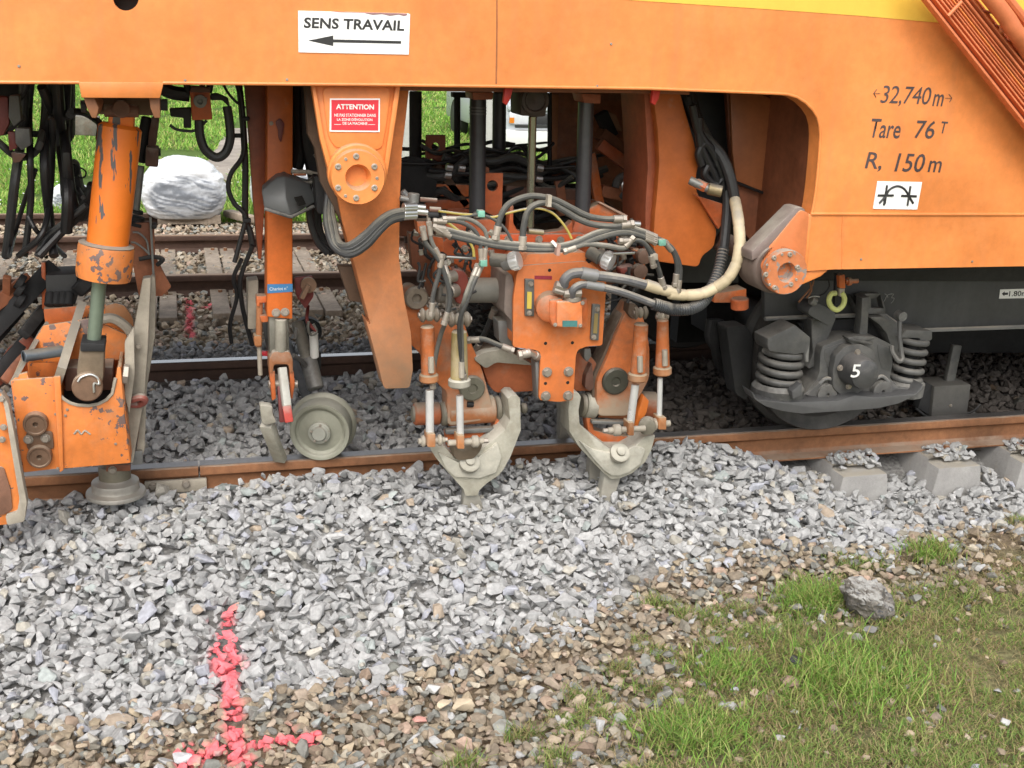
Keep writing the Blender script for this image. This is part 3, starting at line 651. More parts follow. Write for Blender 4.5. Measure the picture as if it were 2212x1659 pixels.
# stones lying on the sleepers
pos = []
for i, (a, b, y) in enumerate(xs):
    n = 85 if i < 2 else 60
    X = rng.normal((a+b)/2+.02, .06, n).clip(a+.02, b-.02); Y = rng.uniform(y+.05, max(y+.2, YR-.06), n); pos.append(np.c_[X, Y, -.140+.012*rng.random(n)+.04*np.exp(-((Y-y-.12)/.07)**2)*rng.random(n)])
    X = rng.uniform(a, b, 8); pos.append(np.c_[X, np.full(8, YR-.09), np.full(8, -.11)])
pos = np.concatenate(pos); o = scatter('ballast_stones', pos, rng.uniform(.034, .06, len(pos)), greys(len(pos)), HI, stone, .4); tag(o, 'loose grey stones lying on top of the concrete sleeper ends', 'ballast')
# loose thin strip of rusty metal on ballast
M().obox(PZ(1430, 1017, -.1), PZ(1515, 1006, -.1), .018, .006).build('metal_strip', railrust, None); tag(bpy.data.objects['metal_strip'], 'thin rusty metal strip lying on the ballast beside the rail', 'metal strip')
# ---- timber sleepers of the second track
tl = ['timber sleeper nearest the orange cylinder, left of the post', 'cracked timber sleeper between the bag and the orange post', 'timber sleeper showing just behind the orange post', 'timber sleeper beyond the thrust arm']
tx = [345, 479, 648]
Xs = [PZ(x, 570, -.11).x for x in tx]; step = (Xs[2]-Xs[1])
allx = [Xs[0]-2*step, Xs[0]-step]+Xs+[Xs[2]+step, Xs[2]+2*step]
tlab = ['timber sleeper at the far left behind the black hoses', 'timber sleeper seen left of the orange cylinder behind hoses', tl[0], tl[1], tl[2], tl[3], 'timber sleeper of the second track hidden mostly by the tamping unit']
for i, x in enumerate(allx):
    t = thing('timber_sleeper', tlab[i], 'sleeper', (x, 8.9, -.3), 'timber sleepers of the second track')
    for s in (-1, 1):
        y0, y1 = 7.42+random.uniform(-.05, .05), 10.4
        M().box(x+s*.062-.055, x+s*.062+.055, y0, y1, -.3, -.105+random.uniform(-.006, .006)).build('timber_half', timber, t, .006)
    for yy in (8.13, 9.68): 
        for s in (-1, 1): M().cyl((x+s*.05, yy-.1, -.11), (x+s*.05, yy-.1, -.085), .016, seg=6).build('spike', railrust, t)
# ================================================================== THE MACHINE: BODY
body = thing('maintenance_machine', 'long orange rail maintenance machine body with yellow top stripe and signs', 'rail vehicle', (2.0, YP+1.4, .9))
# side skin: beam on top, deep side panel on the right, rounded arch between them
arch = [D(1150, 180), D(1215, 185), D(1275, 203), D(1330, 237), D(1375, 280), D(1408, 330), D(1424, 390), D(1428, 450), D(1424, 540), D(1415, 650), D(1400, 800), D(1385, 900), D(1372, 960)]
skin = [(-900, 176), (172, 180)]+[A(530, 632), A(1035, 635)]+[(352, 181), (620, 183), (830, 185), (1200, 189), (1400, 193), (1560, 199)]+arch+[D(1350, 1030), D(1325, 1325), (1800, 582), (2212, 575), (3600, 548), (3600, -520), (-900, -420)]
hl_ = circ(272, -5, 28, 32)
M().prism(skin, YP, .012, [hl_]).build('side_panel', orange, body)
def inset_strip(name, pts, Y, wd, d, m):                   # a lip following an outline
    for i in range(len(pts)-1): pass
# folded lip along the beam's lower edge and round the arch
lip = [(-900, 176), (172, 180)]; lip2 = [(352, 181), (830, 185), (1400, 193), (1560, 199)]+arch
for nm, pts in (('panel_lip', lip), ('panel_lip', lip2)):
    w3 = [P(x, y, YP) for x, y in pts]; m_ = M()
    for i in range(len(w3)-1):
        a, b = w3[i], w3[i+1]; dn = Vector((0, .07, 0)); t_ = (b-a).normalized(); nn = Vector((-t_.z, 0, t_.x))*.006
        m_.add([a+Vector((0, .010, 0)), b+Vector((0, .010, 0)), b+Vector((0, .08, 0)), a+Vector((0, .08, 0)), a+nn+Vector((0, .010, 0)), b+nn+Vector((0, .010, 0)), b+nn+Vector((0, .08, 0)), a+nn+Vector((0, .08, 0))],
               [(0, 1, 2, 3), (4, 7, 6, 5), (0, 4, 5, 1), (2, 6, 7, 3)])
    m_.build(nm, orange, body)
# rolled front edge that catches the light
M().ft([(x, y-2, YP+.001) for x, y in lip2], .0055, smooth=False, seg=8).build('rolled_edge', orange, body)
M().ft([(x, y-2, YP+.001) for x, y in lip], .0055, smooth=False, seg=8).build('rolled_edge', orange, body)
plate('jack_bracket_face', [(170, 177), A(528, 634), A(1037, 637), (354, 178)], YP-.006, .006, orange, body)
M().ft([(1750, 462, YP), (2000, 463, YP), (2300, 463, YP), (3600, 455, YP)], .0065, smooth=False, seg=8).build('weld_bead', orange, body)
M().ft([(1073, -60, YP+.003), (1073, 60, YP+.003), (1071, 184, YP+.003)], .0045, smooth=False, seg=6).build('seam_bead', orange, body)
M().ft([E(485, 1400)+(YP,), E(480, 1500)+(YP,), E(482, 1620)+(YP,), (1819, 580, YP)], .003, smooth=False, seg=6).build('seam_bead', orange, body)
plate('yellow_stripe', [(1100, -25), (1370, 1)]+[E(0, 60), E(600, 103), E(1140, 150), (2212, 68), (3600, 190), (3600, -510), (1100, -440)], YP-.0015, .0015, yellow, body, bevel=0)
M().prism([(1072.2, -300), (1075.2, -300), (1075.2, 60), (1073.5, 182), (1070.5, 182), (1072.2, 60)], YP-.0012, .001).build('panel_seam', mat('seam_dirt', (.30, .11, .04), .8, var=.2), body)
# hole rim and dark inside
M().lathe([(ms(28, 272, -5, YP), 0), (ms(28, 272, -5, YP), .09)], P(272, -5, YP+.003), (0, 1, 0), 32, False).build('hole_sleeve', orange2, body)
M().lathe([(.12, 0), (.12, .01)], P(272, -5, YP+.06), (0, 1, 0), 24).build('hole_backing', hole, body)
# structure behind the skin
zb = P(830, 185, YP).z
M().box(-6, 9, YP+.015, 6.72, zb+.012, zb+.03).build('deck_underside', darkor, body)
plate('inner_sill', [(860, 180), (862, 196), (1100, 199), (1400, 202), (1490, 205), (1490, 185)], YP+.10, .05, darkor, body)
M().box(-6, 9, 6.6, 6.66, zb-.06, zb+1.0).build('far_side_sill', darkor, body)
for x in (1105, 1425): plate('red_gusset', [(x-14, 190), (x+4, 190), (x-2, 214), (x-10, 228), (x-18, 222)], YP+.06, .02, mat('red_paint', (.55, .03, .02), .5, var=.1), body)
# arch inner walls
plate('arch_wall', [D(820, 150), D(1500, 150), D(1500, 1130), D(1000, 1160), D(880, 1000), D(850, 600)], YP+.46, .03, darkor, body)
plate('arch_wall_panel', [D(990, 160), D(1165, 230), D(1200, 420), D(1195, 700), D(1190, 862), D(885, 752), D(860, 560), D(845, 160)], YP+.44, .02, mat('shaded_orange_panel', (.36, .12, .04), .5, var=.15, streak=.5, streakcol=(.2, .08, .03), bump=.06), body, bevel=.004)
M().ft([D(1165, 225)+(YP+.43,), D(1225, 320)+(YP+.42,), D(1240, 440)+(YP+.42,), D(1230, 560)+(YP+.42,), D(1195, 860)+(YP+.43,)], .010, seg=8).build('rubber_seal', black, body)
M().ft([D(1195, 862)+(YP+.43,), D(1050, 815)+(YP+.43,), D(885, 750)+(YP+.43,)], .006, seg=6).build('rubber_seal', black, body)
M().box(P(1762, 500, YP).x, P(1762, 500, YP).x+.02, YP+.013, YP+.49, P(1762, 560, YP).z, zb+.02).build('arch_side_wall', darkor, body)
plate('dark_bulkhead', [D(480, 160), D(840, 160), D(870, 1000), D(900, 1400), D(500, 1400)], YP+.62, .03, mat('dark_grey_bulkhead', (.030, .032, .033), .6, var=.2, bump=.1), body)
# lower sill of the right hand panel seen edge on and the plate closing it
plate('panel_return', [D(1350, 960), D(1375, 955), D(1345, 1325), D(1322, 1325)], YP-.004, .05, orange2, body)
# ---- signs and lettering
sg_ = plate('direction_sign', [(644, 23), (882, 29), (886, 31), (883, 118), (645, 113)], YP-.003, .002, white, body, bevel=0)
text('lettering', 'SENS TRAVAIL', B(676, 112), B(1328, 133), B(672, 182), YP-.0036, ink, sg_, bold=.03, spacing=1.02)
plate('arrow', [B(700, 263), B(864, 230), B(864, 255), B(1304, 266), B(1304, 284), B(864, 275), B(864, 299)], YP-.0036, .0006, ink, sg_, bevel=0)
plate('torn_edge', [B(850, 72), B(960, 78), B(1130, 82), B(1340, 88), B(1345, 96), B(1322, 106), B(1290, 95), B(1230, 103), B(1180, 92), B(1120, 97), B(1060, 83), B(900, 79)], YP-.0038, .0006, mat('torn_paper', (.35, .2, .2), .9, var=.3), sg_, bevel=0)
text('lettering', '32,740', E(728, 553), E(1056, 566), E(728, 688), YP-.0012, paintgrey, body, bold=-.012) if False else None
def ltxt(s, x0, x1, yt0, yt1, h, sl_, **k):
    # slanted stencil lettering: top-left x0+slant, baseline falls a little to the right
    return text('lettering', s, E(x0+sl_, yt0), E(x1+sl_, yt1), E(x0, yt0+h), YP-.0012, paintgrey, body, **k)
ltxt('32,740', 722, 1040, 553, 566, 132, 30, bold=0, spacing=.95)
ltxt('m', 1064, 1128, 608, 612, 78, 18, bold=.008)
ltxt('Tare', 650, 850, 768, 776, 124, 26, bold=.008)
ltxt('76', 942, 1070, 778, 784, 118, 28, bold=.008)
ltxt('T', 1110, 1150, 786, 790, 76, 18, bold=.01)
ltxt('R,', 622, 728, 985, 990, 124, 32, bold=.008)
ltxt('150', 818, 1000, 992, 998, 120, 32, bold=.008)
ltxt('m', 1034, 1115, 1040, 1044, 74, 18, bold=.008)
for nm, (x, y, s) in dict(a=(685, 605, 1), b=(1192, 636, -1)).items():
    m_ = M()
    m_.obox(P(*E(x, y), YP-.001), P(*E(x+s*42, y), YP-.001), .0035, .001)
    m_.obox(P(*E(x, y), YP-.0013), P(*E(x+s*20, y-26), YP-.0013), .0035, .001); m_.obox(P(*E(x, y), YP-.0013), P(*E(x+s*16, y+26), YP-.0013), .0035, .001)
    m_.build('arrow_mark', paintgrey, body)
cs = plate('clearance_sign', [E(710, 1174), E(999, 1180), E(967, 1358), E(681, 1353)], YP-.003, .002, white, body, bevel=0)
m_ = M()
def ln(a, b, wd=.0085): m_.obox(P(*E(*a), YP-.0035), P(*E(*b), YP-.0035), .001, wd, (0, 1, 0)) if False else m_.ft([E(*a)+(YP-.003,), E(*b)+(YP-.003,)], wd*.55, smooth=False, seg=6)
ln((710, 1267), (812, 1267)); ln((862, 1269), (962, 1272)); ln((771, 1200), (750, 1330)); ln((923, 1206), (903, 1332))
ln((770, 1262), (720, 1318)); ln((908, 1265), (940, 1318)); ln((765, 1250), (757, 1320)); 
m_.ft([E(768, 1262)+(YP-.003,), E(785, 1232)+(YP-.003,), E(815, 1212)+(YP-.003,), E(848, 1207)+(YP-.003,), E(880, 1222)+(YP-.003,), E(902, 1250)+(YP-.003,), E(912, 1270)+(YP-.003,)], .0045, seg=6)
m_.build('symbol', ink, cs)
# ---- ATTENTION bracket with its bolted flange
arm = thing('pivot_bracket', 'big orange pivot bracket with the red warning sign and bolted round flange', 'machine arm', P(769, 600, YP+.1))
Yb = YP+.05
br = plate('bracket_plate', rpoly([B(722, 545), B(1302, 545), B(1285, 700), B(1215, 1140), B(1130, 1290), B(1010, 1322), B(890, 1290), B(838, 1130), B(780, 900)], 12), Yb, .05, orange2, arm, bevel=.006)
plate('bracket_edge', [B(722, 545), B(748, 545), B(805, 880), B(862, 1090), B(838, 1130), B(775, 890)], Yb-.018, .018, orange2, arm, bevel=.004)
plate('bracket_edge', [B(1302, 545), B(1270, 545), B(1232, 800), B(1190, 1090), B(1215, 1140), B(1262, 830)], Yb-.018, .018, orange2, arm, bevel=.004)
plate('inner_pad', rpoly([B(790, 560), B(1240, 560), B(1210, 800), B(1180, 960), B(1120, 975), B(1010, 940), B(880, 965), B(830, 880)], 20), Yb-.006, .006, orange2, arm, bevel=.002)
k3 = lambda n: ms(n/3, *B(1012, 1140), Yb)
flo = P(*B(1012, 1118), Yb); fl = M().lathe([(k3(190), 0), (k3(190), .03), (k3(180), .036)], flo, (0, -1, 0), 48).build('boss', orange2, arm)
flo = P(*B(1014, 1141), Yb-.036)
fl = M().lathe([(k3(174), -.01), (k3(174), .034), (k3(168), .040), (k3(84), .040), (k3(78), .034), (k3(52), -.03), (k3(52), -.034), (.001, -.034)], flo, (0, -1, 0), 56).build('flange', orange2, arm)
Yf = Yb-.036-.040
for x, y in ((1012, 1013), (1130, 1080), (1130, 1217), (1012, 1283), (895, 1217), (895, 1080)): bolt(arm, x, y, Yf, k3(17), B, CAPS, name='cap_screw')
for x, y in ((945, 1032), (1147, 1155), (943, 1270)): bolt(arm, x, y, Yf, k3(9), B, CAPS, name='cap_screw')
M().lathe([(k3(17), 0), (.001, .001)], P(*B(992, 1125), Yb-.0015), (0, -1, 0), 16).build('grease_hole', hole, arm)
ws = plate('warning_sign', [B(842, 638), B(1167, 638), B(1165, 856), B(840, 853)], Yb-.0095, .003, white, arm, bevel=0)
plate('warning_sign_face', [B(852, 648), B(1158, 648), B(1155, 846), B(851, 843)], Yb-.0105, .001, red, ws, bevel=0)
YS = Yb-.0112
text('lettering', 'ATTENTION', B(882, 674), B(1128, 677), B(882, 708), YS, whitep, ws, bold=.035)
text('lettering', 'NE PAS STATIONNER DANS', B(871, 736), B(1140, 738), B(871, 756), YS, whitep, ws, bold=.02)
text('lettering', "LA ZONE D'ÉVOLUTION", B(888, 762), B(1118, 764), B(888, 783), YS, whitep, ws, bold=.02)
text('lettering', 'DE LA MACHINE', B(925, 790), B(1085, 792), B(925, 808), YS, whitep, ws, bold=.02)
m_ = M(); m_.prism([B(870, 805), B(915, 805), B(915, 808), B(870, 808)], YS, .0006); m_.prism([B(1090, 806), B(1135, 806), B(1135, 809), B(1090, 809)], YS, .0006); m_.build('sign_rules', whitep, ws)
Ya = YP+.16
plate('thrust_beam', rpoly([(700, 186), (884, 190), (868, 330), (864, 430), (862, 560), (874, 650), (888, 720), (892, 800), (885, 838), (830, 840), (812, 770), (790, 690), G(1180, 450), (768, 580), (740, 480), (712, 330)], 7), Ya, .11, mat('orange_arm_paint', (.68, .20, .045), .65, var=.2, grime=.25, zdust_shade=(1.1, .42), dustcol=(.18, .125, .075), chips=.45, edge=.4, edgecol=(.4, .3, .2), bump=.12), arm, bevel=.006)  # towards the foot: dust, its colour darkened to carry the shade there
plate('rear_gusset', [G(930, 0), G(1080, 0), G(1120, 120), G(1145, 285), G(1020, 262)], Ya+.12, .05, mat('dark_brown_steel', (.10, .055, .03), .7, var=.2, bump=.1), arm)
plate('rear_gusset', [B(680, 545), B(730, 545), B(800, 880), B(845, 1140), B(905, 1320), B(1000, 1640), B(940, 1500), B(860, 1330), B(780, 1180), B(745, 960), B(700, 870)], Ya+.03, .05, MATS['dark_brown_steel'], arm)
# ---- right lug with its flange
lug = thing('pivot_lug', 'orange triangular lug with a round bolted flange under the right panel', 'machine arm', P(1687, 583, YP+.05))
Yl = YP-.01
plate('lug_plate', rpoly([D(1300, 925), D(1358, 950), D(1325, 1320), D(1300, 1400), D(1180, 1430), D(1060, 1380), D(1030, 1290), D(1050, 1230)], 8), Yl, .06, mat('orange_lug_paint', (.62, .19, .06), .55, var=.12, dust=.15, dustcol=(.4, .3, .2), chips=.2, bump=.08), lug, bevel=.005)
plate('lug_upper_edge', [D(1270, 915), D(1310, 910), D(1335, 930), D(1100, 1165), D(1040, 1230), D(985, 1260), D(985, 1200)], Yl+.005, .09, mat('grey_brown_lug_edge', (.22, .17, .15), .6, var=.15, dust=.1, bump=.08), lug, bevel=.005)
plate('lug_brace', [D(1320, 1318), D(1480, 1318), D(1430, 1360), D(1250, 1440), D(1180, 1470)], Yl+.02, .02, orange2, lug)
kk = lambda n: ms(n/3, *D(1178, 1325), Yl)
c0 = P(*D(1180, 1322), Yl-.035)
M().lathe([(kk(168), .17), (kk(168), .05), (kk(160), .04), (kk(150), .035)], c0, (0, 1, 0), 48).build('bearing_tube', mat('dull_brown_bearing', (.15, .11, .09), .6, .2, var=.15, dust=.2, bump=.1), lug)
M().lathe([(kk(146), 0), (kk(146), .030), (kk(140), .036), (kk(66), .036), (kk(60), .030), (kk(52), -.03), (.001, -.03)], P(*D(1180, 1322), Yl-.03), (0, -1, 0), 56).build('flange', mat('orange_worn_flange', (.52, .17, .06), .6, var=.2, dust=.1, chips=1.0, chipcol=(.26, .21, .18), bump=.1), lug)
for x, y in ((1127, 1238), (1230, 1217), (1280, 1300), (1236, 1410), (1130, 1432), (1073, 1347)): bolt(lug, x, y, Yl-.066, kk(14), D, CAPS, name='cap_screw')
for x, y in ((1180, 1217), (1272, 1380), (1100, 1412), (1082, 1285)): bolt(lug, x, y, Yl-.066, kk(8), D, CAPS, name='cap_screw')
# ---- tall inner post right of the unit and cross brackets
post = thing('frame_post', 'broad orange inner post standing right of the tamping unit behind the hoses', 'machine frame', P(1470, 380, YP+.4))
plate('post_web', rpoly([D(340, 150), D(520, 165), D(545, 260), D(580, 380), D(615, 500), D(640, 640), D(625, 700), D(625, 800), D(700, 960), D(760, 1060), D(740, 1170), D(660, 1230), D(640, 1300), D(345, 1260), D(352, 1000), D(372, 800), D(384, 620), D(375, 430)], 10), YP+.36, .05, mat('orange_post_paint', (.52, .13, .022), .5, var=.15, dust=.05, chips=.3, chipcol=(.2, .06, .03), bump=.05), post, bevel=.005)
plate('post_flange', [D(285, 160), D(350, 160), D(384, 430), D(388, 640), D(372, 860), D(350, 1050), D(340, 1260), D(295, 1200), D(295, 900), D(310, 650), D(300, 400)], YP+.40, .25, mat('dark_red_paint', (.38, .095, .035), .55, var=.25, dust=.05, chips=.2, bump=.1), post)
plate('gusset', [D(610, 830), D(800, 890), D(790, 1020), D(770, 1055), D(640, 850)], YP+.33, .02, redor, post)
M().cyl(P(*D(760, 1120), YP+.40), P(*D(1010, 1230), YP+.36), ms(22, 1590, 540, YP+.3)).build('cross_tube', mat('brown_tube', (.09, .045, .03), .6, .1, var=.2, dust=.25, bump=.1), post)
m_ = M().cyl(P(*D(580, 735), YP+.3), P(*D(720, 800), YP+.26), .016); m_.build('hose_fitting', greymetal, post)
M().cyl(P(*D(620, 752), YP+.295), P(*D(690, 785), YP+.268), .020, seg=6).build('fitting_nut', redor, post)
M().cyl(P(*D(700, 790), YP+.26), P(*D(790, 810), YP+.24), .022).build('fitting_cap', mat('brass', (.28, .22, .12), .5, .6, var=.2, dust=.2), post)
plate('foot_bracket', [D(740, 1470), D(950, 1440), D(950, 1530), D(740, 1530)], YP+.34, .08, orange3, post)
M().cyl(P(*D(905, 1500), YP+.3), P(*D(905, 1570), YP+.3), .035, seg=20).build('foot_stud', redor, post)
# inner walls right part (dark) & behind the unit
wall = thing('inner_frame', 'dark red-brown inner frame plates seen behind the right guide column', 'machine frame', P(1300, 300, 4.9))
plate('frame_plate', [Cc(985, 150), Cc(1640, 150), Cc(1640, 1000), Cc(1480, 980), Cc(1180, 760), Cc(985, 690)], 5.05, .04, mat('dark_oxide_paint', (.36, .125, .055), .6, var=.3, grime=.4, grimecol=(.05, .03, .02), bump=.1), wall)
plate('frame_rib', [Cc(985, 180), Cc(1030, 180), Cc(1015, 690), Cc(975, 650)], 4.93, .03, mat('brown_orange_rib', (.42, .17, .07), .6, var=.2), wall)
M().obox(P(*Cc(1290, 430), 4.8), P(*Cc(1560, 620), 4.8), .09, .05).build('frame_brace', mat('dark_oxide_paint', (.1, .03, .02)), wall)
M().obox(P(*Cc(1300, 300), 4.8), P(*Cc(1370, 450), 4.8), .05, .05).build('frame_brace', soot, wall)
plate('lit_patch', [Cc(1340, 290), Cc(1400, 310), Cc(1440, 420), Cc(1390, 410)], 4.78, .01, mat('tan_lit_tone', (.35, .18, .1), .6), wall)  # paler tan plate, painted light for a lit spot on the frame
M().box(P(*Cc(1580, 300), 4.4).x-.02, P(*Cc(1580, 300), 4.4).x+.03, 4.38, 4.44, .2, zb).build('frame_upright', soot, wall)
M().cyl(P(*Cc(1460, 770), 4.7), P(*Cc(1520, 830), 4.9), .06).build('oil_filter', bogiem, wall)
M().lathe([(.03, 0), (.03, .03), (.02, .035)], P(*Cc(1462, 768), 4.65), (0, -1, 0)).build('filter_cap', silver, wall)
# added dark sheets that give the darkness low behind bogie and unit
M().box(P(1490, 500, 5.5).x, 9, 5.55, 5.65, .12, zb).build('rear_dark_sheet', soot, wall)
M().box(P(1490, 500, 5.5).x-.1, 9, 6.2, 6.3, .05, .9).build('rear_dark_strip', soot, wall)

# ---- access ladder, upper right
lad = thing('access_ladder', 'orange slanting access ladder with ribbed side rails at the upper right corner', 'ladder', P(2150, 120, YP-.2))
YL = YP-.10
def para(name, x0, x1, Y, d, m, b=.002):                  # slanted band: x at the top edge (y=-40 in E*3) ; slope .86 px right per px down
    sl_ = lambda x, y: E(x+(y)*.79, y)
    return plate(name, [sl_(x0, -150), sl_(x1, -150), sl_(x1, 1150), sl_(x0, 1150)], Y, d, m, lad, bevel=b)
lm = mat('ladder_orange_paint', (.66, .19, .07), .55, var=.15, chips=.2, chipcol=(.25, .08, .05), bump=.06); lmd = mat('ladder_brown_paint', (.33, .085, .035), .6, var=.2, bump=.08)
para('side_rail', 1028, 1048, YL-.02, .035, lm)
para('side_rail_web', 1045, 1085, YL+.01, .01, lmd)
para('side_rail', 1085, 1100, YL-.015, .03, lm)
para('grating_bar', 1118, 1133, YL-.01, .03, lm)
para('grating_web', 1100, 1330, YL+.022, .006, lmd)
for x in (1150, 1172, 1197, 1222, 1247): para('grating_bar', x, x+11, YL-.012, .032, lm if x != 1197 else orange2)
para('side_rail', 1278, 1296, YL-.02, .035, lm); para('side_rail_web', 1296, 1322, YL, .01, lmd); para('side_rail', 1322, 1338, YL-.02, .035, lm)
sl_ = lambda x, y: E(x+y*.79, y)
m_ = M().ft([sl_(1455, -100)+(YL-.05,), sl_(1455, 100)+(YL-.05,), sl_(1440, 200)+(YL-.05,), sl_(1430, 300)+(YL-.03,), sl_(1385, 440)+(YL,)], ms(18, 2200, 60, YL), seg=14); m_.build('handrail', lm, lad)
M().ft([sl_(1560, -100)+(YL-.03,), sl_(1560, 500)+(YL-.03,)], ms(10, 2200, 60, YL), smooth=False).build('handrail', lm, lad)
M().ft([E(1500, 195)+(YL-.01,), E(1600, 190)+(YL-.045,)], ms(8, 2200, 60, YL), smooth=False).build('handrail_stay', lm, lad)
M().ft([E(1165, 105)+(YL-.03,), E(1255, 10)+(YL-.03,)], ms(4, 2100, 20, YL), smooth=False).build('tie_rod', lm, lad)
for k_ in range(12):
    y = 60+k_*95; 
    M().prism([sl_(1338, y), sl_(1400, y+12), sl_(1400, y+30), sl_(1338, y+18)], YL+.01, .05).build('tread', lmd, lad, .002)
para('side_rail', 1352, 1366, YL+.02, .03, lm)
plate('stained_plate', [sl_(1366, -100), sl_(1440, -100), sl_(1440, 1150), sl_(1366, 1150)], YP-.02, .006, orange, lad, bevel=0) if False else None
# ================================================================== LIFTING UNIT (left)
lift = thing('lifting_unit', 'worn orange lifting box with two round rollers hung from a fat cylinder', 'rail lifting unit', P(160, 900, YR-.4))
YB = 4.06
def Lp(name, pts, Y, d, m, bevel=.004, holes=(), parent=None): return plate(name, pts, Y, d, m, parent or lift, L, bevel, holes)
# front plate with the round bite at its top
arc = [(332, 893), (352, 915), (385, 937), (430, 950), (490, 954), (545, 944), (590, 920), (622, 885)]
Lp('front_plate', [(66, 812), (200, 803), (318, 795)]+arc+[(640, 800), (648, 740), (668, 738), (690, 1000), (722, 1272), (560, 1285), (385, 1300), (300, 1305), (132, 1325), (95, 1080)], YB, .014, orange4)
M().ft([(x, y, YB-.002) for x, y in [L(*p) for p in [(318, 795)]+arc+[(640, 800)]]], .006, smooth=False, seg=6).build('worn_rim', galv, lift)
Lp('front_rib', [(296, 792), (334, 790), (340, 895), (352, 1310), (330, 1325), (322, 1200)], YB-.012, .012, orange4, .003)
Lp('left_cheek', [(66, 812), (110, 780), (150, 770), (160, 800), (140, 1320), (132, 1325), (95, 1080)], YB+.014, .02, orange4)
# box sides running away from the camera
def slab(name, a, b, Y0, Y1, m, th=.012, z=None):          # a,b: (x,y) of top and bottom at the near plane; runs back
    m_ = M(); p, q = P(*L(*a), Y0), P(*L(*b), Y0)
    vs = []
    for dy, s in ((0, 1), (Y1-Y0, 1)):
        for k in (p, q): vs += [k+Vector((-th/2, dy, 0)), k+Vector((th/2, dy, 0))]
    m_.add(vs, [(0, 2, 3, 1), (4, 5, 7, 6), (0, 1, 5, 4), (2, 6, 7, 3), (0, 4, 6, 2), (1, 3, 7, 5)]); return m_.build(name, m, lift, .002)
slab('side_plate', (70, 815), (132, 1320), YB+.014, YB+.36, orange4)
slab('middle_rib', (322, 797), (330, 1300), YB+.014, YB+.42, orange4)
slab('side_plate', (660, 742), (716, 1268), YB+.014, YB+.40, orange4)
M().box(P(*L(80, 900), YB).x, P(*L(660, 900), YB).x, YB+.014, YB+.40, P(*L(300, 1280), YB).z, P(*L(300, 1260), YB).z).build('bottom_plate', darkor, lift)
Lp('back_plate', [(150, 700), (350, 560), (420, 440), (440, 400), (600, 395), (680, 430), (735, 560), (745, 900), (160, 900)], YB+.38, .014, orange4)
Lp('back_shield', [(150, 660), (240, 510), (500, 470), (700, 560), (720, 700), (160, 720)], YB+.22, .012, orange4)
Lp('dark_block', [(360, 745), (625, 740), (628, 870), (360, 875)], YB+.10, .12, mat('brown_soiled_steel', (.16, .075, .05), .6, var=.25, dust=.2, bump=.1), .006)
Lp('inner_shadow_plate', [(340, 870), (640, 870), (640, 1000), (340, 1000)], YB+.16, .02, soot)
# sloping rib with a beige edge
M().obox(P(*L(325, 800), YB+.02), P(*L(440, 430), YB+.34), .03, .10, (0, 1, 0)).build('sloping_rib', galv, lift)
M().obox(P(*L(75, 812), YB+.02), P(*L(245, 515), YB+.34), .012, .05, (0, 1, 0)).build('cheek_edge', galv, lift)
# name scrawl in worn paint
M().ft([L(410, 1110)+(YB-.001,), L(430, 1090)+(YB-.001,), L(450, 1110)+(YB-.001,), L(470, 1092)+(YB-.001,), L(500, 1112)+(YB-.001,)], .0035, seg=5).build('scraped_weld', galv, lift)
# rollers
for (x, y) in ((200, 1045), (222, 1225)):
    r = ms(66*.39, *L(x, y), YB); o_ = P(*L(x, y), YB)
    rl = M().lathe([(r, 0), (r, .022), (r*.93, .03), (r*.8, .03), (r*.74, .026), (r*.22, .026), (r*.20, .010), (.001, .010)], o_, (0, -1, 0), 40).build('roller', mat('brown_roller_steel', (.22, .13, .08), .5, .3, var=.25, dust=.3, dustcol=(.35, .27, .2), bump=.08), lift)
Lp('roller_plate', rpoly([(140, 1105), (290, 1095), (300, 1195), (150, 1200)], 20), YB-.010, .010, mat('brown_roller_steel', (.2, .1, .05)))
for x, y in ((157, 1140), (252, 1133)): bolt(lift, x, y, YB-.010, .013, L)
for x, y in ((308, 1000), (362, 1008), (640, 1165), (372, 975), (320, 1300)): bolt(lift, x, y, YB-.001, .004, L)
# pipe
pp = M().cyl(P(*L(130, 680), YB+.05), P(*L(345, 650), YB+.12), ms(32*.39, 50, 770, YB+.1), seg=24, bev=.001); pp.build('pipe', mat('blue_grey_tube', (.17, .20, .23), .4, .5, var=.15, dust=.1), lift)
M().lathe([(ms(26*.39, 50, 770, YB), 0), (.001, .001)], P(*L(127, 680), YB+.048), P(*L(0, 698), YB+.05)-P(*L(130, 680), YB+.05), 20).build('pipe_bore', hole, lift)
# right leg: beige worn arms
for nm, pts, Y, d in (('guide_arm', [(790, 250), (835, 245), (820, 600), (800, 900), (735, 1275), (708, 1270), (700, 900), (735, 560)], YB+.12, .05),
                      ('guide_arm', [(835, 240), (858, 240), (862, 330), (858, 560), (838, 700), (812, 860), (800, 1200), (770, 1278), (745, 1270), (790, 900), (810, 600)], YB+.2, .05),
                      ('guide_cheek', [(690, 600), (740, 520), (745, 780), (716, 1000), (690, 900)], YB+.06, .03)):
    Lp(nm, rpoly(pts, 12), Y, d, galv, .004)
Lp('guide_foot', rpoly([(728, 1205), (788, 1205), (790, 1278), (730, 1285)], 6), YB+.18, .06, greymetal, .004)
M().ft([L(725, 920)+(YB+.1,), L(780, 905)+(YB+.08,), L(800, 925)+(YB+.1,), L(770, 945)+(YB+.12,), L(722, 945)+(YB+.12,)], .014, seg=8).build('lifting_eye', mat('faded_red_paint', (.45, .13, .10), .6, var=.2, dust=.2), lift)
bolt(lift, 765, 625, YB+.10, .009, L)
M().cyl(P(*L(680, 775), YB+.03), P(*L(712, 778), YB+.03), .035, seg=6).build('side_nut', boltm, lift)
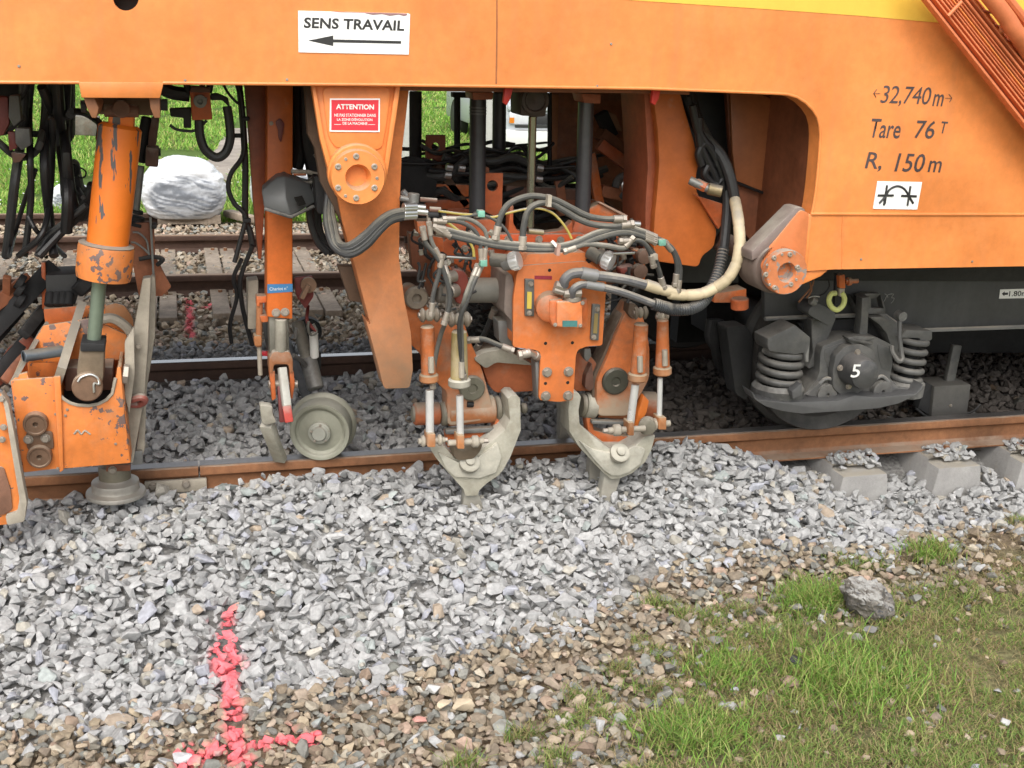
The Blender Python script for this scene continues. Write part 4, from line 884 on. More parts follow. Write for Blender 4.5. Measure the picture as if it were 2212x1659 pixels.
M().ft([L(540, 480)+(YB+.2,), L(620, 470)+(YB+.2,), L(690, 510)+(YB+.2,), L(740, 570)+(YB+.2,)], .018, seg=8).build('bent_rim', galv, lift)
# yellow-brown curved shield behind the rod
Lp('curved_shield', rpoly([(585, 480), (580, 400), (640, 385), (690, 400), (735, 470), (745, 570), (700, 540), (640, 490)], 14), YB+.30, .02, mat('tan_orange_paint', (.45, .2, .08), .7, var=.15, dust=.3, bump=.1))
# bottom roller: hub and two flanged discs under the rail head
c0 = P(*L(640, 1330), 4.30)
rr = ms(160*.39, *L(640, 1430), 4.3)
rollm = mat('worn_roller_steel', (.40, .38, .34), .45, .6, var=.2, dust=.3, dustcol=(.4, .37, .32), bump=.08)
pz = P(*L(640, 1405), 4.30)
M().lathe([(.001, -.028), (rr*.98, -.028), (rr, -.022), (rr*.98, -.012), (rr*.8, -.004), (rr*.78, .006), (rr*.80, .012), (rr*.78, .026), (rr*.60, .034), (rr*.56, .040)], pz, (0, 0, 1), 48).build('lifting_roller', rollm, lift)
M().lathe([(rr*.53, 0), (rr*.53, .05), (rr*.50, .055), (rr*.38, .06), (rr*.38, .12)], pz+Vector((0, 0, .035)), (0, 0, 1), 40).build('roller_hub', mat('olive_hub', (.20, .18, .13), .5, .4, var=.2, dust=.3), lift)
plate('hub_block', [L(590, 1280), L(720, 1280), L(722, 1315), L(585, 1320)], 4.24, .12, darkor, lift)
bolt(lift, 622, 1308, 4.235, .012, L)
# ---- cylinder
cyl_ = thing('hydraulic_cylinder', 'fat orange hydraulic cylinder with scratched paint leaning above the lifting box', 'hydraulic cylinder', P(230, 480, YB+.1), None)
YC = YB+.02
a, b = P(*K(800, 272), YC+.02), P(*K(712, 1085), YC)
ra, rb = ms(140*.3255, *K(800, 285), YC), ms(134*.3255, *K(712, 1085), YC)
scr = mat('scratched_orange_paint', (.86, .205, .02), .42, var=.06, dust=.0, chips=.3, chipcol=(.12, .09, .08), bump=.05)
nt_ = scr.node_tree; bs0 = nt_.nodes['Principled BSDF']; lk = bs0.inputs['Base Color'].links[0].from_socket
geo_ = nt_.nodes.new('ShaderNodeNewGeometry'); mp_ = nt_.nodes.new('ShaderNodeMapping'); mp_.inputs['Scale'].default_value = (30, 30, 4); mp_.inputs['Rotation'].default_value = (0, .10, 0); mp_.inputs['Location'].default_value = (3.2, 0, 1.7)
nt_.links.new(geo_.outputs['Position'], mp_.inputs[0]); nn_ = node(nt_, 'ShaderNodeTexNoise', Scale=1., Detail=4., Roughness=.6); nt_.links.new(mp_.outputs[0], nn_.inputs['Vector'])
f_ = ramp(nt_, nn_.outputs[0], .60, .61); nt_.links.new(mix(nt_, f_, lk, (.11, .10, .10)), bs0.inputs['Base Color'])
M().cyl(a, b, ra, rb, 48, .012).build('barrel', scr, cyl_)
c1, c2 = P(*K(708, 1062), YC), P(*K(686, 1292), YC)
rc = ms(179*.3255, *K(695, 1150), YC)
M().lathe([(rb, 0), (rc*.97, .006), (rc, .014), (rc, (c2-c1).length-.02), (rc*.96, (c2-c1).length)], c1, c2-c1, 56).build('gland_collar', orange4, cyl_)
M().lathe([(rb*1.01, -.004), (rc*.985, .003)], c1, c2-c1, 56, False).build('collar_top', galv, cyl_)
e1 = P(*K(808, 140), YC+.04)
M().obox(P(*K(806, 300), YC+.03), P(*K(812, 150), YC+.03), ms(165*.3255, 262, 240, YC), .10, (0, 1, 0)).build('top_eye', scr, cyl_, .012)
M().cyl(P(*K(690, 178), YC-.02), P(*K(920, 182), YC-.02), ms(44*.3255, 262, 235, YC)).build('eye_pin', mat('brown_soiled_steel', (.1, .06, .05)), cyl_)
M().cyl(P(*K(806, 170), YC-.05), P(*K(806, 170), YC+.08), ms(58*.3255, 262, 235, YC)).build('eye_bush', mat('brown_soiled_steel', (.1, .06, .05)), cyl_)
q1, q2 = P(*K(662, 1290), YC), P(*L(515, 640), YC)
M().cyl(q1, q2, ms(38*.39, 200, 660, YC), seg=32).build('piston_rod', greenrod, cyl_)
cm = mat('olive_brown_clevis', (.20, .15, .10), .5, .3, var=.25, dust=.25, bump=.1)
plate('clevis', rpoly([L(445, 610), L(578, 615), L(572, 800), L(560, 850), L(520, 880), L(450, 880), L(428, 850), L(425, 760)], 6), YC-.05, .10, cm, cyl_, bevel=.006)
M().lathe([(.05, 0), (.05, .02), (.046, .024)], P(*L(485, 842), YC-.05), (0, -1, 0), 32).build('clevis_pin', mat('brown_roller_steel', (.2, .1, .05)), cyl_)
M().ft([L(430, 820)+(YC-.078,), L(450, 795)+(YC-.078,), L(500, 780)+(YC-.078,), L(540, 800)+(YC-.078,), L(550, 835)+(YC-.078,), L(520, 830)+(YC-.078,), L(520, 880)+(YC-.08,)], .004, seg=6).build('pin_clip', silver, cyl_)
plate('clevis_top', rpoly([L(445, 605), L(580, 612), L(580, 655), L(445, 655)], 3), YC-.06, .12, soot, cyl_)
# brackets that carry the cylinder
jk = thing('cylinder_bracket', 'brown bracket pair with round bosses hanging below the beam that holds the orange cylinder', 'bracket', P(255, 230, YP+.2))
for pts in ([A(540, 630), A(610, 630), A(640, 700), A(625, 765), A(595, 765), A(560, 690)], [A(965, 630), A(1035, 630), A(1040, 765), A(1000, 765), A(975, 700)]):
    plate('cheek', pts, YP+.02, .3, mat('soiled_tan_paint', (.34, .14, .06), .6, var=.2, dust=.1, bump=.08), jk)
plate('cross_plate', [A(545, 628), A(1035, 632), A(1035, 750), A(620, 740)], YP+.30, .03, mat('dark_brown_steel', (.1, .05, .03)), jk)
M().cyl(P(*A(1035, 678), YP+.15), P(*A(1088, 680), YP+.15), ms(13, 350, 226, YP), seg=24).build('boss', bogied, jk)
M().cyl(P(*A(524, 690), YP+.2), P(*A(560, 690), YP+.2), ms(14, 180, 226, YP), seg=24).build('boss', bogied, jk)
# dark rod and brown block right of the cylinder
st_ = thing('lining_cylinder', 'thin dark lining cylinder with brown end block just right of the orange cylinder', 'hydraulic cylinder', P(325, 300, YC+.35))
bsm = mat('brown_soiled_steel', (.16, .07, .05))
plate('upper_link', [A(985, 760), A(1035, 760), A(1010, 955), A(960, 955), A(965, 860)], YC+.34, .06, bsm, st_)
plate('end_block', rpoly([A(945, 955), A(1030, 960), A(1025, 1085), A(940, 1078)], 5), YC+.30, .1, bsm, st_, bevel=.006)
M().cyl(P(*A(1025, 985), YC+.33), P(*A(1042, 985), YC+.33), .014).build('cap', bogied, st_)
M().cyl(P(*A(912, 1075), YC+.36), P(*A(880, 1370), YC+.36), ms(8, 300, 400, YC+.4)).build('rod', greymetal, st_)
M().cyl(P(*A(960, 760), YC+.4), P(*A(905, 1050), YC+.4), ms(14, 300, 300, YC+.4)).build('barrel', soot, st_)
for k_, y in enumerate((1360, 1400, 1440)): M().cyl(P(*A(885, y), YC+.36), P(*A(880, y+22), YC+.36), ms(15+3*k_, 300, 470, YC+.4)).build('bellows_ring', soot, st_)
plate('clamp_plate', [A(835, 1450), A(985, 1440), A(1000, 1480), A(1005, 1659), (370, 620), (350, 640), (300, 640), A(850, 1659)], YC+.33, .02, mat('dark_oxide_paint', (.14, .05, .035)), st_)
M().box(P(*A(968, 1410), YC+.3).x, P(*A(982, 1410), YC+.3).x, YC+.29, YC+.32, P(330, 640, YC+.3).z, P(*A(975, 1410), YC+.3).z).build('upright_strip', greymetal, st_)
plate('clip', [A(985, 1455), A(1015, 1455), A(1015, 1485), A(985, 1485)], YC+.27, .05, bogied, st_)
M().ft([(300, 560, YC+.3), (330, 555, YC+.3), (352, 560, YC+.28), (340, 572, YC+.3)], .008).build('hook', bogied, st_)
for pts in ([(860, 1505), (900, 1510), (950, 1560), (965, 1640)], [(850, 1570), (880, 1575), (930, 1610), (970, 1650)]):
    M().ft([A(*p)+(YC+.3,) for p in pts], .004).build('pipe', greymetal, st_)
# ---- corner shoe at the left border
cs_ = thing('corner_shoe', 'dented orange steel shoe with a worn beige edge at the left border above the ballast', 'machine shoe', P(20, 1000, 4.0))
plate('shoe_face', rpoly([L(-260, 860), L(10, 885), L(42, 960), L(72, 1100), L(108, 1300), L(145, 1480), L(135, 1590), L(60, 1612), L(-260, 1640)], 10), 3.96, .02, orange4, cs_, bevel=.006)
plate('shoe_edge', rpoly([L(5, 880), L(45, 940), L(75, 1090), L(112, 1300), L(148, 1490), L(135, 1595), L(40, 1615), L(30, 1560), L(95, 1540), L(108, 1470), L(80, 1300), L(50, 1120), L(28, 980)], 5), 3.945, .05, galv, cs_, bevel=.006)
for x, y in ((10, 915), (20, 1072), (12, 1140)): bolt(cs_, x, y, 3.945, .009, L)
plate('rusty_patch', rpoly([L(-200, 1300), L(20, 1290), L(60, 1420), L(70, 1530), L(20, 1560), L(-200, 1560)], 8), 3.953, .006, mat('rust_brown_patch', (.25, .12, .07), .8, var=.3, bump=.2, dust=.2), cs_)
# ---- linkage behind the lifting box: valve block, dark rods
vb = thing('valve_block', 'sooty black valve block with ribbed coils behind the orange lifting box', 'valve block', P(130, 630, 4.6))
plate('block', rpoly([L(250, 232), L(425, 225), L(432, 300), L(415, 400), L(260, 415)], 4), 4.50, .16, mat('dark_grey_cast_iron', (.05, .05, .05), .6, var=.2, bump=.1), vb, bevel=.006)
for x in (280, 318, 352, 384): M().cyl(P(*L(x, 330), 4.49), P(*L(x-8, 400), 4.46), .018, seg=14).build('coil', soot, vb)
plate('orange_base', [L(240, 420), L(500, 395), L(505, 500), L(250, 505)], 4.46, .05, orange3, vb)
plate('orange_upright', [L(228, 160), L(250, 160), L(262, 420), L(232, 420)], 4.55, .04, redor, vb)
M().cyl(P(*L(440, 250), 4.5), P(*L(500, 300), 4.5), .05).build('motor', soot, vb)
lk_ = thing('linkage', 'dark oily linkage rods crossing low at the left border', 'linkage', P(60, 640, 4.6))
for a, b, r_ in (((-60, 560), (300, 180), .045), ((-40, 800), (240, 470), .03), ((20, 820), (260, 500), .025), ((-60, 420), (160, 250), .035), ((40, 240), (30, 480), .02), ((-60, 640), (120, 430), .02), ((130, 560), (240, 420), .03)):
    M().obox(P(*L(*a), 4.45), P(*L(*b), 4.6), r_*1.4, r_, (0, 1, 0)).build('link', random.choice([soot, bogied, mat('dark_oxide_paint', (.1, .04, .03))]), lk_, .004)
plate('orange_lever', [L(-60, 820), L(40, 640), L(150, 560), L(200, 600), L(110, 700), L(70, 780), L(-60, 900)], 4.52, .05, mat('dirty_red_orange', (.32, .07, .03), .6, var=.3, dust=.1), lk_)
for y in (260, 300, 360): M().cyl(P(*L(95, y), 4.5), P(*L(130, y+20), 4.5), .03).build('joint', soot, lk_)
# ================================================================== HOSES at the left
hb = thing('hose_tangle', 'tangle of black hydraulic hoses hanging from the beam at the left border', 'hoses', P(80, 300, 4.3))
def hose(parent, pts, r, m=black, reg=None, Y=4.2, name='hose', **kw):
    o_ = M().ft([(p[0], p[1], p[2] if len(p) > 2 else Y) for p in pts], r, reg, **kw).build(name, m, parent)
    if name == 'hose' and r > .0068 and m is not black and parent['category'] == 'tamping unit':
        w3 = [P(*(reg or FF)(p[0], p[1]), p[2] if len(p) > 2 else Y) for p in pts]
        for a_, b_ in ((w3[0], w3[1]), (w3[-1], w3[-2])):
            d_ = (b_-a_).normalized(); M().cyl(a_, a_+d_*.034, r*1.28, seg=12).build('ferrule', boltm, parent); M().cyl(a_-d_*.014, a_, r*1.45, seg=6, bev=.001).build('hose_nut', boltm, parent)
    return o_
for pts, r, m in (
    ([(150, 120), (160, 500), (150, 800), (100, 1150), (60, 1500), (40, 1659)], .030, hosed), ([(210, 140), (215, 400), (190, 700), (195, 1000), (200, 1300), (160, 1659)], .022, black),
    ([(40, 100), (100, 250), (150, 320), (170, 420), (150, 480)], .02, black), ([(-40, 860), (40, 850), (110, 790), (150, 760)], .022, hosed),
    ([(250, 160), (285, 400), (290, 700), (260, 930), (190, 1010), (100, 1010), (0, 930), (-60, 880)], .024, hosed),
    ([(330, 140), (340, 500), (300, 800), (290, 1100), (320, 1400), (350, 1659)], .03, black), ([(440, 130), (430, 500), (420, 800), (430, 1000), (470, 1300), (540, 1400), (600, 1200)], .035, black),
    ([(460, 720), (540, 730), (610, 770), (650, 810), (640, 900)], .022, black), ([(360, 400), (380, 700), (400, 950), (440, 1250), (430, 1500)], .04, black),
    ([(120, 180), (90, 300), (120, 420), (180, 500), (160, 600), (60, 700)], .018, black), ([(600, 1200), (520, 1380), (400, 1500), (250, 1659)], .03, black),
    ([(230, 1100), (160, 1300), (100, 1500), (60, 1659)], .016, black), ([(240, 1659), (300, 1540), (420, 1440), (560, 1330)], .02, hosed),
    ([(180, 1400), (240, 1500), (320, 1560), (420, 1659)], .016, black), ([(300, 760), (340, 800), (330, 1200), (280, 1500), (120, 1659)], .02, black),
    ([(420, 1050), (500, 1060), (500, 1200), (540, 1280)], .016, black), ([(270, 560), (330, 700), (400, 760), (460, 740)], .03, black)):
    hose(hb, [A(*p) for p in pts], r, m, Y=random.uniform(4.15, 4.5)) if False else hose(hb, [p+(4.18+.3*random.random()*(k_ % 3)/2,) for k_, p in enumerate([A(*p) for p in pts])], r*.52, m)
hose(hb, [A(500, 1100)+(4.4,), A(515, 1085)+(4.4,), A(555, 1110)+(4.4,), A(550, 1145)+(4.4,), A(515, 1150)+(4.4,), A(500, 1120)+(4.4,)], .003)
jb = thing('junction_box', 'black junction boxes and clamps among the hoses at the upper left', 'junction box', P(100, 220, 4.5))
plate('box', rpoly([A(295, 540), A(470, 540), A(470, 900), A(440, 950), A(360, 880), (104, 200)], 4), 4.46, .14, soot, jb)
plate('box', rpoly([A(380, 1060), A(500, 1080), A(530, 1230), A(600, 1290), A(560, 1400), A(430, 1440), A(390, 1250)], 5), 4.42, .12, soot, jb)
plate('box', rpoly([A(0, 540), A(120, 540), A(120, 640), A(60, 680), (-40, 230), (-40, 180)], 3), 4.5, .1, soot, jb)
plate('grey_switch', rpoly([A(60, 620), A(120, 620), A(135, 780), A(90, 820), A(55, 760)], 3), 4.1, .06, bogiem, jb)
plate('red_switch', rpoly([A(-60, 620), A(50, 630), A(60, 800), A(20, 880), A(-60, 880)], 4), 4.12, .05, mat('dull_red_paint', (.2, .035, .03), .5, var=.2), jb)
plate('red_handle', rpoly([A(50, 850), A(100, 860), A(110, 960), A(60, 980)], 4), 4.12, .04, mat('dull_red_paint', (.2, .035, .03)), jb)
plate('grey_switch', rpoly([A(95, 830), A(190, 835), A(200, 940), A(140, 975), A(100, 930)], 3), 4.1, .05, bogiem, jb)
plate('red_handle', rpoly([A(70, 985), A(170, 1000), A(130, 1050), A(85, 1055)], 4), 4.14, .04, bsm, jb)
M().obox(P(*A(210, 868), 4.3), P(*A(330, 872), 4.3), .02, .02).build('bracket_bar', bogied, jb)
# ---- sensor with a U shaped hose
sn = thing('sensor_unit', 'small orange valve with a black nozzle and a U-shaped grey hose hanging below the beam', 'sensor unit', P(435, 230, 4.3))
plate('orange_block', rpoly([A(1230, 590), A(1360, 592), A(1378, 775), A(1245, 780)], 3), 4.26, .06, mat('orange_valve_paint', (.6, .13, .03), .5, var=.2, dust=.1, chips=.3), sn, bevel=.004)
plate('top_frame', [A(1240, 560), A(1365, 570), A(1362, 600), A(1232, 600)], 4.25, .08, bsm, sn)
M().lathe([(.022, 0), (.022, .02), (.01, .022), (.009, .0)], P(*A(1296, 655), 4.26), (0, -1, 0), 24).build('dial', greymetal, sn)
plate('dial_plate', rpoly([A(1255, 625), A(1345, 630), A(1340, 680), A(1265, 680)], 4), 4.252, .006, greymetal, sn)
plate('nozzle', rpoly([A(1098, 705), A(1240, 700), A(1240, 830), A(1190, 830), A(1190, 765), A(1105, 755)], 3), 4.28, .05, bogied, sn)
plate('connector', rpoly([A(1365, 610), A(1410, 605), A(1480, 635), A(1490, 700), A(1440, 650), A(1365, 650)], 3), 4.26, .04, bogied, sn)
hose(sn, [(1290, 780), (1297, 880), (1330, 970), (1400, 1020), (1460, 990), (1492, 900), (1485, 780), (1470, 690)], .016, hosed, A, 4.28)
hose(sn, [(1100, 810), (1150, 840), (1240, 850), (1290, 830), (1340, 780)], .005, black, A, 4.28)
hose(sn, [(1050, 570), (1120, 600), (1230, 615)], .024, black, A, 4.32); hose(sn, [(1200, 500), (1215, 560), (1230, 600)], .012, black, A, 4.3); hose(sn, [(1355, 500), (1360, 560), (1350, 600)], .012, black, A, 4.3); hose(sn, [(1305, 500), (1310, 560), (1290, 590)], .01, black, A, 4.3)
# thin cables beside the post
cb = thing('cable_run', 'thin black cables with clips hanging in front of the path, left of the orange post', 'cable', P(520, 400, 4.35))
hose(cb, [(1530, 520), (1560, 640), (1575, 800), (1575, 1000), (1500, 1120), (1480, 1220), (1520, 1320), (1590, 1400), (1560, 1550), (1520, 1700)], .009, black, A, 4.36)
hose(cb, [(1545, 520), (1560, 640), (1578, 850), (1590, 1100), (1590, 1400), (1620, 1500), (1640, 1600)], .012, black, A, 4.38)
hose(cb, [(1430, 500), (1470, 590), (1530, 660), (1590, 700)], .005, black, A, 4.36)
hose(cb, [(522, 560, 4.36), (505, 600, 4.4), (512, 640, 4.45), (497, 700, 4.5), (500, 740, 4.55)], .008, black); hose(cb, [(546, 530, 4.36), (520, 600, 4.4), (522, 650, 4.45), (530, 690, 4.5), (545, 745, 4.55)], .009, black)
for x, y in ((1535, 880), (1590, 770), (1600, 1430)): plate('clip', [A(x-25, y-12), A(x+28, y-12), A(x+28, y+14), A(x-25, y+14)], 4.34, .03, soot, cb)
# ================================================================== MEASURING TROLLEY
tro = thing('measuring_trolley', 'orange measuring trolley post with a flanged steel wheel running on the near rail', 'measuring trolley', P(600, 700, YR))
YT = 4.28
postm = mat('orange_square_tube_paint', (.66, .15, .02), .5, var=.16, dust=.05, chips=.4, chipcol=(.12, .05, .04), bump=.06)
xa, xb = P(573, 400, YT), P(633, 400, YT)
tp = M(); pA = [P(*q_, YT) for q_ in (B(435, 500), (633, 180), (632, 690), G(385, 385))]
tp.prism3([pA], Vector((0, .13, 0))); tp.build('square_tube', postm, tro, .006)
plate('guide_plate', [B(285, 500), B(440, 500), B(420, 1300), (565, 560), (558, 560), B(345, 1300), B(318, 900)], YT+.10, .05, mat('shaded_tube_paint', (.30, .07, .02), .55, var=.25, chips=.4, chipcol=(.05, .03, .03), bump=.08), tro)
plate('hook_plate', rpoly([B(488, 790), B(520, 765), B(548, 800), B(540, 850), B(525, 925), B(510, 900), B(505, 840)], 4), YT-.012, .012, mat('dull_red_paint', (.3, .06, .04)), tro)
for x, y in ((532, 812), (462, 800)): bolt(tro, x, y, YT-.002, .006, B)
lb = plate('blue_label', [G(388, 135), G(582, 132), G(582, 192), G(388, 205)], YT-.002, .0015, blue, tro, bevel=0)
text('lettering', 'Chariot n°', G(405, 158), G(545, 152), G(405, 184), YT-.0026, whitep, lb)
for x, y in ((455, 352), (523, 347)): bolt(tro, x, y, YT-.001, .013, G)
M().box(P(*G(405, 540), YT).x, P(*G(560, 540), YT).x, YT+.02, YT+.11, P(*G(490, 690), YT).z, P(*G(490, 375), YT).z).build('inner_tube', mat('greenish_steel', (.24, .23, .19), .5, .3, var=.2, dust=.3, bump=.1), tro, .008)
M().cyl(P(*G(492, 400), YT+.01), P(*G(492, 650), YT+.01), .022).build('inner_rod', dusty, tro)
plate('clevis_top', rpoly([G(430, 650), G(560, 650), G(585, 710), G(585, 815), G(560, 815), G(550, 750), G(440, 750), G(430, 815), G(405, 815), G(402, 710)], 6), YT-.01, .1, mat('orange_dusty_clevis', (.50, .20, .08), .7, var=.25, dust=.4, chips=.3, bump=.15), tro, bevel=.004)
plate('clevis_cheek', [G(404, 800), G(445, 800), G(455, 1010), G(425, 1030)], YT, .06, orange3, tro); plate('clevis_cheek', [G(558, 800), G(590, 800), G(600, 900), G(580, 1020), G(565, 1000)], YT, .06, orange3, tro)
M().cyl(P(*G(395, 900), YT+.03), P(*G(620, 900), YT+.03), .016).build('clevis_pin', boltm, tro)
wr = M().obox(P(*G(500, 770), YT+.01), P(*G(540, 1090), YT-.04), .030, .03).build('white_lever', mat('chalky_white_paint', (.62, .62, .56), .6, var=.12, dust=.2, chips=.2, bump=.1), tro, .004)
M().obox(P(*G(535, 1060), YT-.045), P(*G(555, 1190), YT-.06), .032, .03).build('red_tip', mat('chipped_red_paint', (.62, .08, .06), .6, var=.2, dust=.25, chips=.2), tro, .004)
M().obox(P(*G(490, 900), YT+.03), P(*G(510, 1190), YT+.0), .028, .03).build('red_lever', mat('dull_red_paint', (.3, .06, .04)), tro, .004)
# left side rod and bracket
M().cyl(P(*G(330, 240), YT+.06), P(*G(322, 610), YT+.08), .012).build('guide_rod', mat('orange_dusty_clevis', (.5, .2, .08)), tro)
M().cyl(P(*G(325, 600), YT+.08), P(*G(335, 830), YT+.08), .009).build('guide_rod_end', galv, tro)
plate('rod_bracket', [G(305, 225), G(390, 225), G(390, 275), G(330, 280), G(330, 310), G(305, 300)], YT+.04, .05, orange3, tro)
plate('rod_bracket', [G(330, 375), G(395, 375), G(395, 425), G(345, 428)], YT+.04, .05, orange3, tro)
plate('rod_bushing', rpoly([G(285, 530), G(345, 530), G(345, 610), G(290, 610)], 5), YT+.05, .06, dustorange, tro)
plate('back_box', rpoly([G(235, 110), G(320, 100), G(320, 200), G(300, 480), G(240, 480)], 4), YT+.2, .08, galv, tro)
plate('sensor_box', [G(345, 400), G(420, 400), G(420, 640), G(385, 640)], YT+.14, .05, bogiem, tro); plate('red_strip', [G(345, 655), G(430, 660), G(430, 690), G(350, 685)], YT+.12, .03, red, tro)
plate('lever_plate', rpoly([(635, 600), (676, 596), (678, 640), (660, 668), (640, 640)], 5), YT+.14, .02, mat('dull_red_paint', (.28, .09, .07)), tro)
M().lathe([(.03, 0), (.03, .02)], P(*G(700, 135), YT+.13), (0, -1, 0), 20).build('lever_boss', mat('brown_roller_steel', (.2, .1, .05)), tro)
M().obox(P(*G(700, 140), YT+.1), P(*G(650, 240), YT+.1), .03, .015).build('lever', mat('brown_roller_steel', (.2, .1, .05)), tro)
# strut to the axle
M().cyl(P(*G(620, 430), YT+.45), P(*G(745, 900), YT+.26), .026).build('strut', hosel, tro) 
M().cyl(P(*G(700, 700), YT+.3), P(*G(760, 935), YT+.24), .034).build('axle_arm', bogiem, tro)
plate('strut_plate', rpoly([G(700, 680), G(800, 650), G(800, 800), G(740, 790)], 5), YT+.34, .02, bogied, tro)
M().ft([G(585, 680)+(YT+.2,), G(640, 710)+(YT+.22,), G(680, 750)+(YT+.25,)], .010).build('stay', bogiem, tro)
M().ft([G(610, 470)+(YT+.3,), G(600, 550)+(YT+.3,)], .006, smooth=False).build('cable', bogiem, tro)
M().ft([G(700, 300)+(YT+.25,), G(690, 400)+(YT+.2,), G(710, 440)+(YT+.2,), G(760, 490)+(YT+.2,)], .007).build('hose', mat('dull_red_paint', (.3, .1, .08)), tro)
M().ft([G(705, 420)+(YT+.18,), G(700, 470)+(YT+.18,), G(720, 520)+(YT+.2,), G(765, 500)+(YT+.2,), G(740, 440)+(YT+.2,)], .006).build('hose', hosel, tro)
M().cyl(P(*G(742, 510), YT+.25), P(*G(750, 690), YT+.28), .018).build('white_tube', whitep, tro)
# far wheel of the trolley (dark disc)
fo = P(*G(700, 500), 5.72); rf = ms(105*.282, *G(700, 500), 5.75)
M().lathe([(.001, -.0), (rf*.35, 0), (rf*.9, .01), (rf, 0), (rf*1.02, .05), (rf*.9, .06)], fo, (0, 1, 0), 36).build('far_wheel', bogied, tro)
# near wheel
rw = ms(229*.28213, *G(790, 1245), 4.43)
wo_ = P(*G(788, 1243), 4.43); wo_.z = rw+.0035
wm = mat('dusty_olive_wheel_steel', (.30, .30, .235), .6, .15, var=.12, dust=.25, dustcol=(.38, .37, .31), bump=.08)
wh = M().lathe([(.001, -.012), (rw*.32, -.012), (rw*.36, -.004), (rw*.37, .014), (rw*.72, .022), (rw*.80, .016), (rw*.84, .004), (rw*.90, .0), (rw*.985, .0), (rw, .004), (rw*1.005, .06), (rw*1.02, .085), (rw*1.12, .097), (rw*1.14, .106), (rw*1.10, .118), (rw*.4, .122)], wo_, (.26, 1, 0), 72).build('wheel', wm, tro)
hub = M().lathe([(.001, -.004), (rw*.22, -.004), (rw*.26, .004), (rw*.37, .010)], wo_-Vector((.005, .018, 0)), (.26, 1, 0), 36).build('hub_cap', mat('olive_hub_cap', (.36, .36, .31), .6, .2, var=.1, dust=.2), tro)
for a in range(5):
    b_ = bpy.data.objects.new('bolt', BOLT); C.objects.link(b_); b_.parent = tro; q_ = wo_+Vector((math.cos(a*1.2566+.3)*rw*.30, -.016, math.sin(a*1.2566+.3)*rw*.30)); b_.location = q_-WL[tro]; b_.scale = (.0045,)*3; WL[b_] = q_
M().cyl(wo_+Vector((0, .12, 0)), wo_+Vector((0, 1.46, 0)), .022).build('axle', bogied, tro)
# scraper shoe
plate('scraper_box', rpoly([G(330, 1060), G(430, 1070), G(430, 1130), G(460, 1195), G(365, 1215), G(345, 1190)], 5), YT+.02, .05, dusty, tro, bevel=.004)
M().obox(P(*G(380, 1210), YT+.06), P(*G(490, 1480), YT+.16), .05, .03).build('scraper_blade', dustier, tro, .004)
M().obox(P(*G(430, 1220), YT+.1), P(*G(480, 1400), YT+.17), .02, .03).build('scraper_blade', dusty, tro, .004)
# ---- grey lamp housing
lp = thing('work_lamp', 'grey plastic work lamp housing with slotted vents clamped to the orange post', 'work lamp', P(620, 430, YT-.12))
m_ = M(); f0 = [B(400, 1235), B(490, 1152), B(540, 1145), B(585, 1310), B(572, 1398), B(418, 1350)]
f1 = [B(540, 1145), B(705, 1192), B(757, 1305), B(735, 1330), B(590, 1402), B(572, 1398), B(585, 1310)]
YQ = YT-.19
V0 = [P(*B(400, 1235), YQ+.04), P(*B(495, 1150), YQ+.08), P(*B(545, 1145), YQ+.06), P(*B(705, 1192), YQ+.10), P(*B(757, 1305), YQ+.09), P(*B(590, 1402), YQ+.0), P(*B(415, 1345), YQ+.02), P(*B(560, 1290), YQ)]
bk = [v+Vector((.01, .13, .0)) for v in V0[:7]]
m_.add(V0+bk, [(0, 6, 7), (0, 7, 2, 1), (6, 5, 7), (7, 5, 4, 3, 2), tuple(range(13, 6+0, -1))[:0] or (8, 9, 10, 11, 12, 13, 14)]+[(i, (i+1) % 7, (i+1) % 7+8, i+8) for i in range(7)])
m_.build('housing', housing, lp, .005, smooth=50)
for k_ in range(6):
    M().obox(P(*B(613+k_*5, 1292+k_*9-8), YQ-.004), P(*B(662+k_*4, 1277+k_*9-4), YQ+.022), .004, .006).build('vent_slot', hole, lp)
M().ft([B(418, 1352)+(YQ+.015,), B(572, 1402)+(YQ-.003,), B(592, 1406)+(YQ-.003,), B(735, 1338)+(YQ+.07,)], .006, smooth=False).build('glass_rim', bogiem, lp)
hose(lp, [(590, 1215), (600, 1195), (650, 1183), (720, 1185), (765, 1160), (775, 1110), (765, 1040), (740, 1000)], .006, hosel, B, YT-.06, name='cable')
M().ft([B(590, 1110)+(YT-.02,), B(700, 1115)+(YT-.02,), B(760, 1130)+(YT-.02,)], .008, smooth=False).build('stay', galv, lp)
plate('stay_plate', [B(600, 1122), B(690, 1122), B(690, 1140), B(610, 1140)], YT-.03, .01, orange3, lp)
for k_ in range(4): hose(lp, [(700, 1170+k_*16), (730, 1150+k_*18), (760, 1160+k_*12)], .005, hosel, B, YT+.02, name='cable')
# hoses between post and pivot arm
h2 = thing('hose_loop', 'black hose loops between the orange post and the pivot arm, feeding the tamping unit', 'hoses', P(680, 420, 4.2))
hose(h2, [(640, 540), (650, 800), (640, 1000), (620, 1090)], .028, black, B, 4.4); hose(h2, [(690, 560), (700, 900), (740, 1100), (770, 1250)], .03, black, B, 4.38)
hose(h2, [(610, 1080), (640, 1000), (700, 1040), (720, 1100)], .016, black, B, 4.4)
hose(h2, [(770, 1150), (720, 1300), (715, 1420), (760, 1560), (830, 1640)], .014, black, B, 4.2); hose(h2, [(790, 1160), (760, 1350), (780, 1520), (860, 1640)], .016, black, B, 4.25)
plate('junction', rpoly([B(740, 1140), B(840, 1160), B(860, 1290), B(830, 1400), B(760, 1380)], 5), 4.1, .08, soot, h2)
plate('dark_hood', [B(615, 540), B(715, 540), B(740, 700), B(770, 980), B(690, 960), B(615, 760)], 4.45, .1, soot, h2)
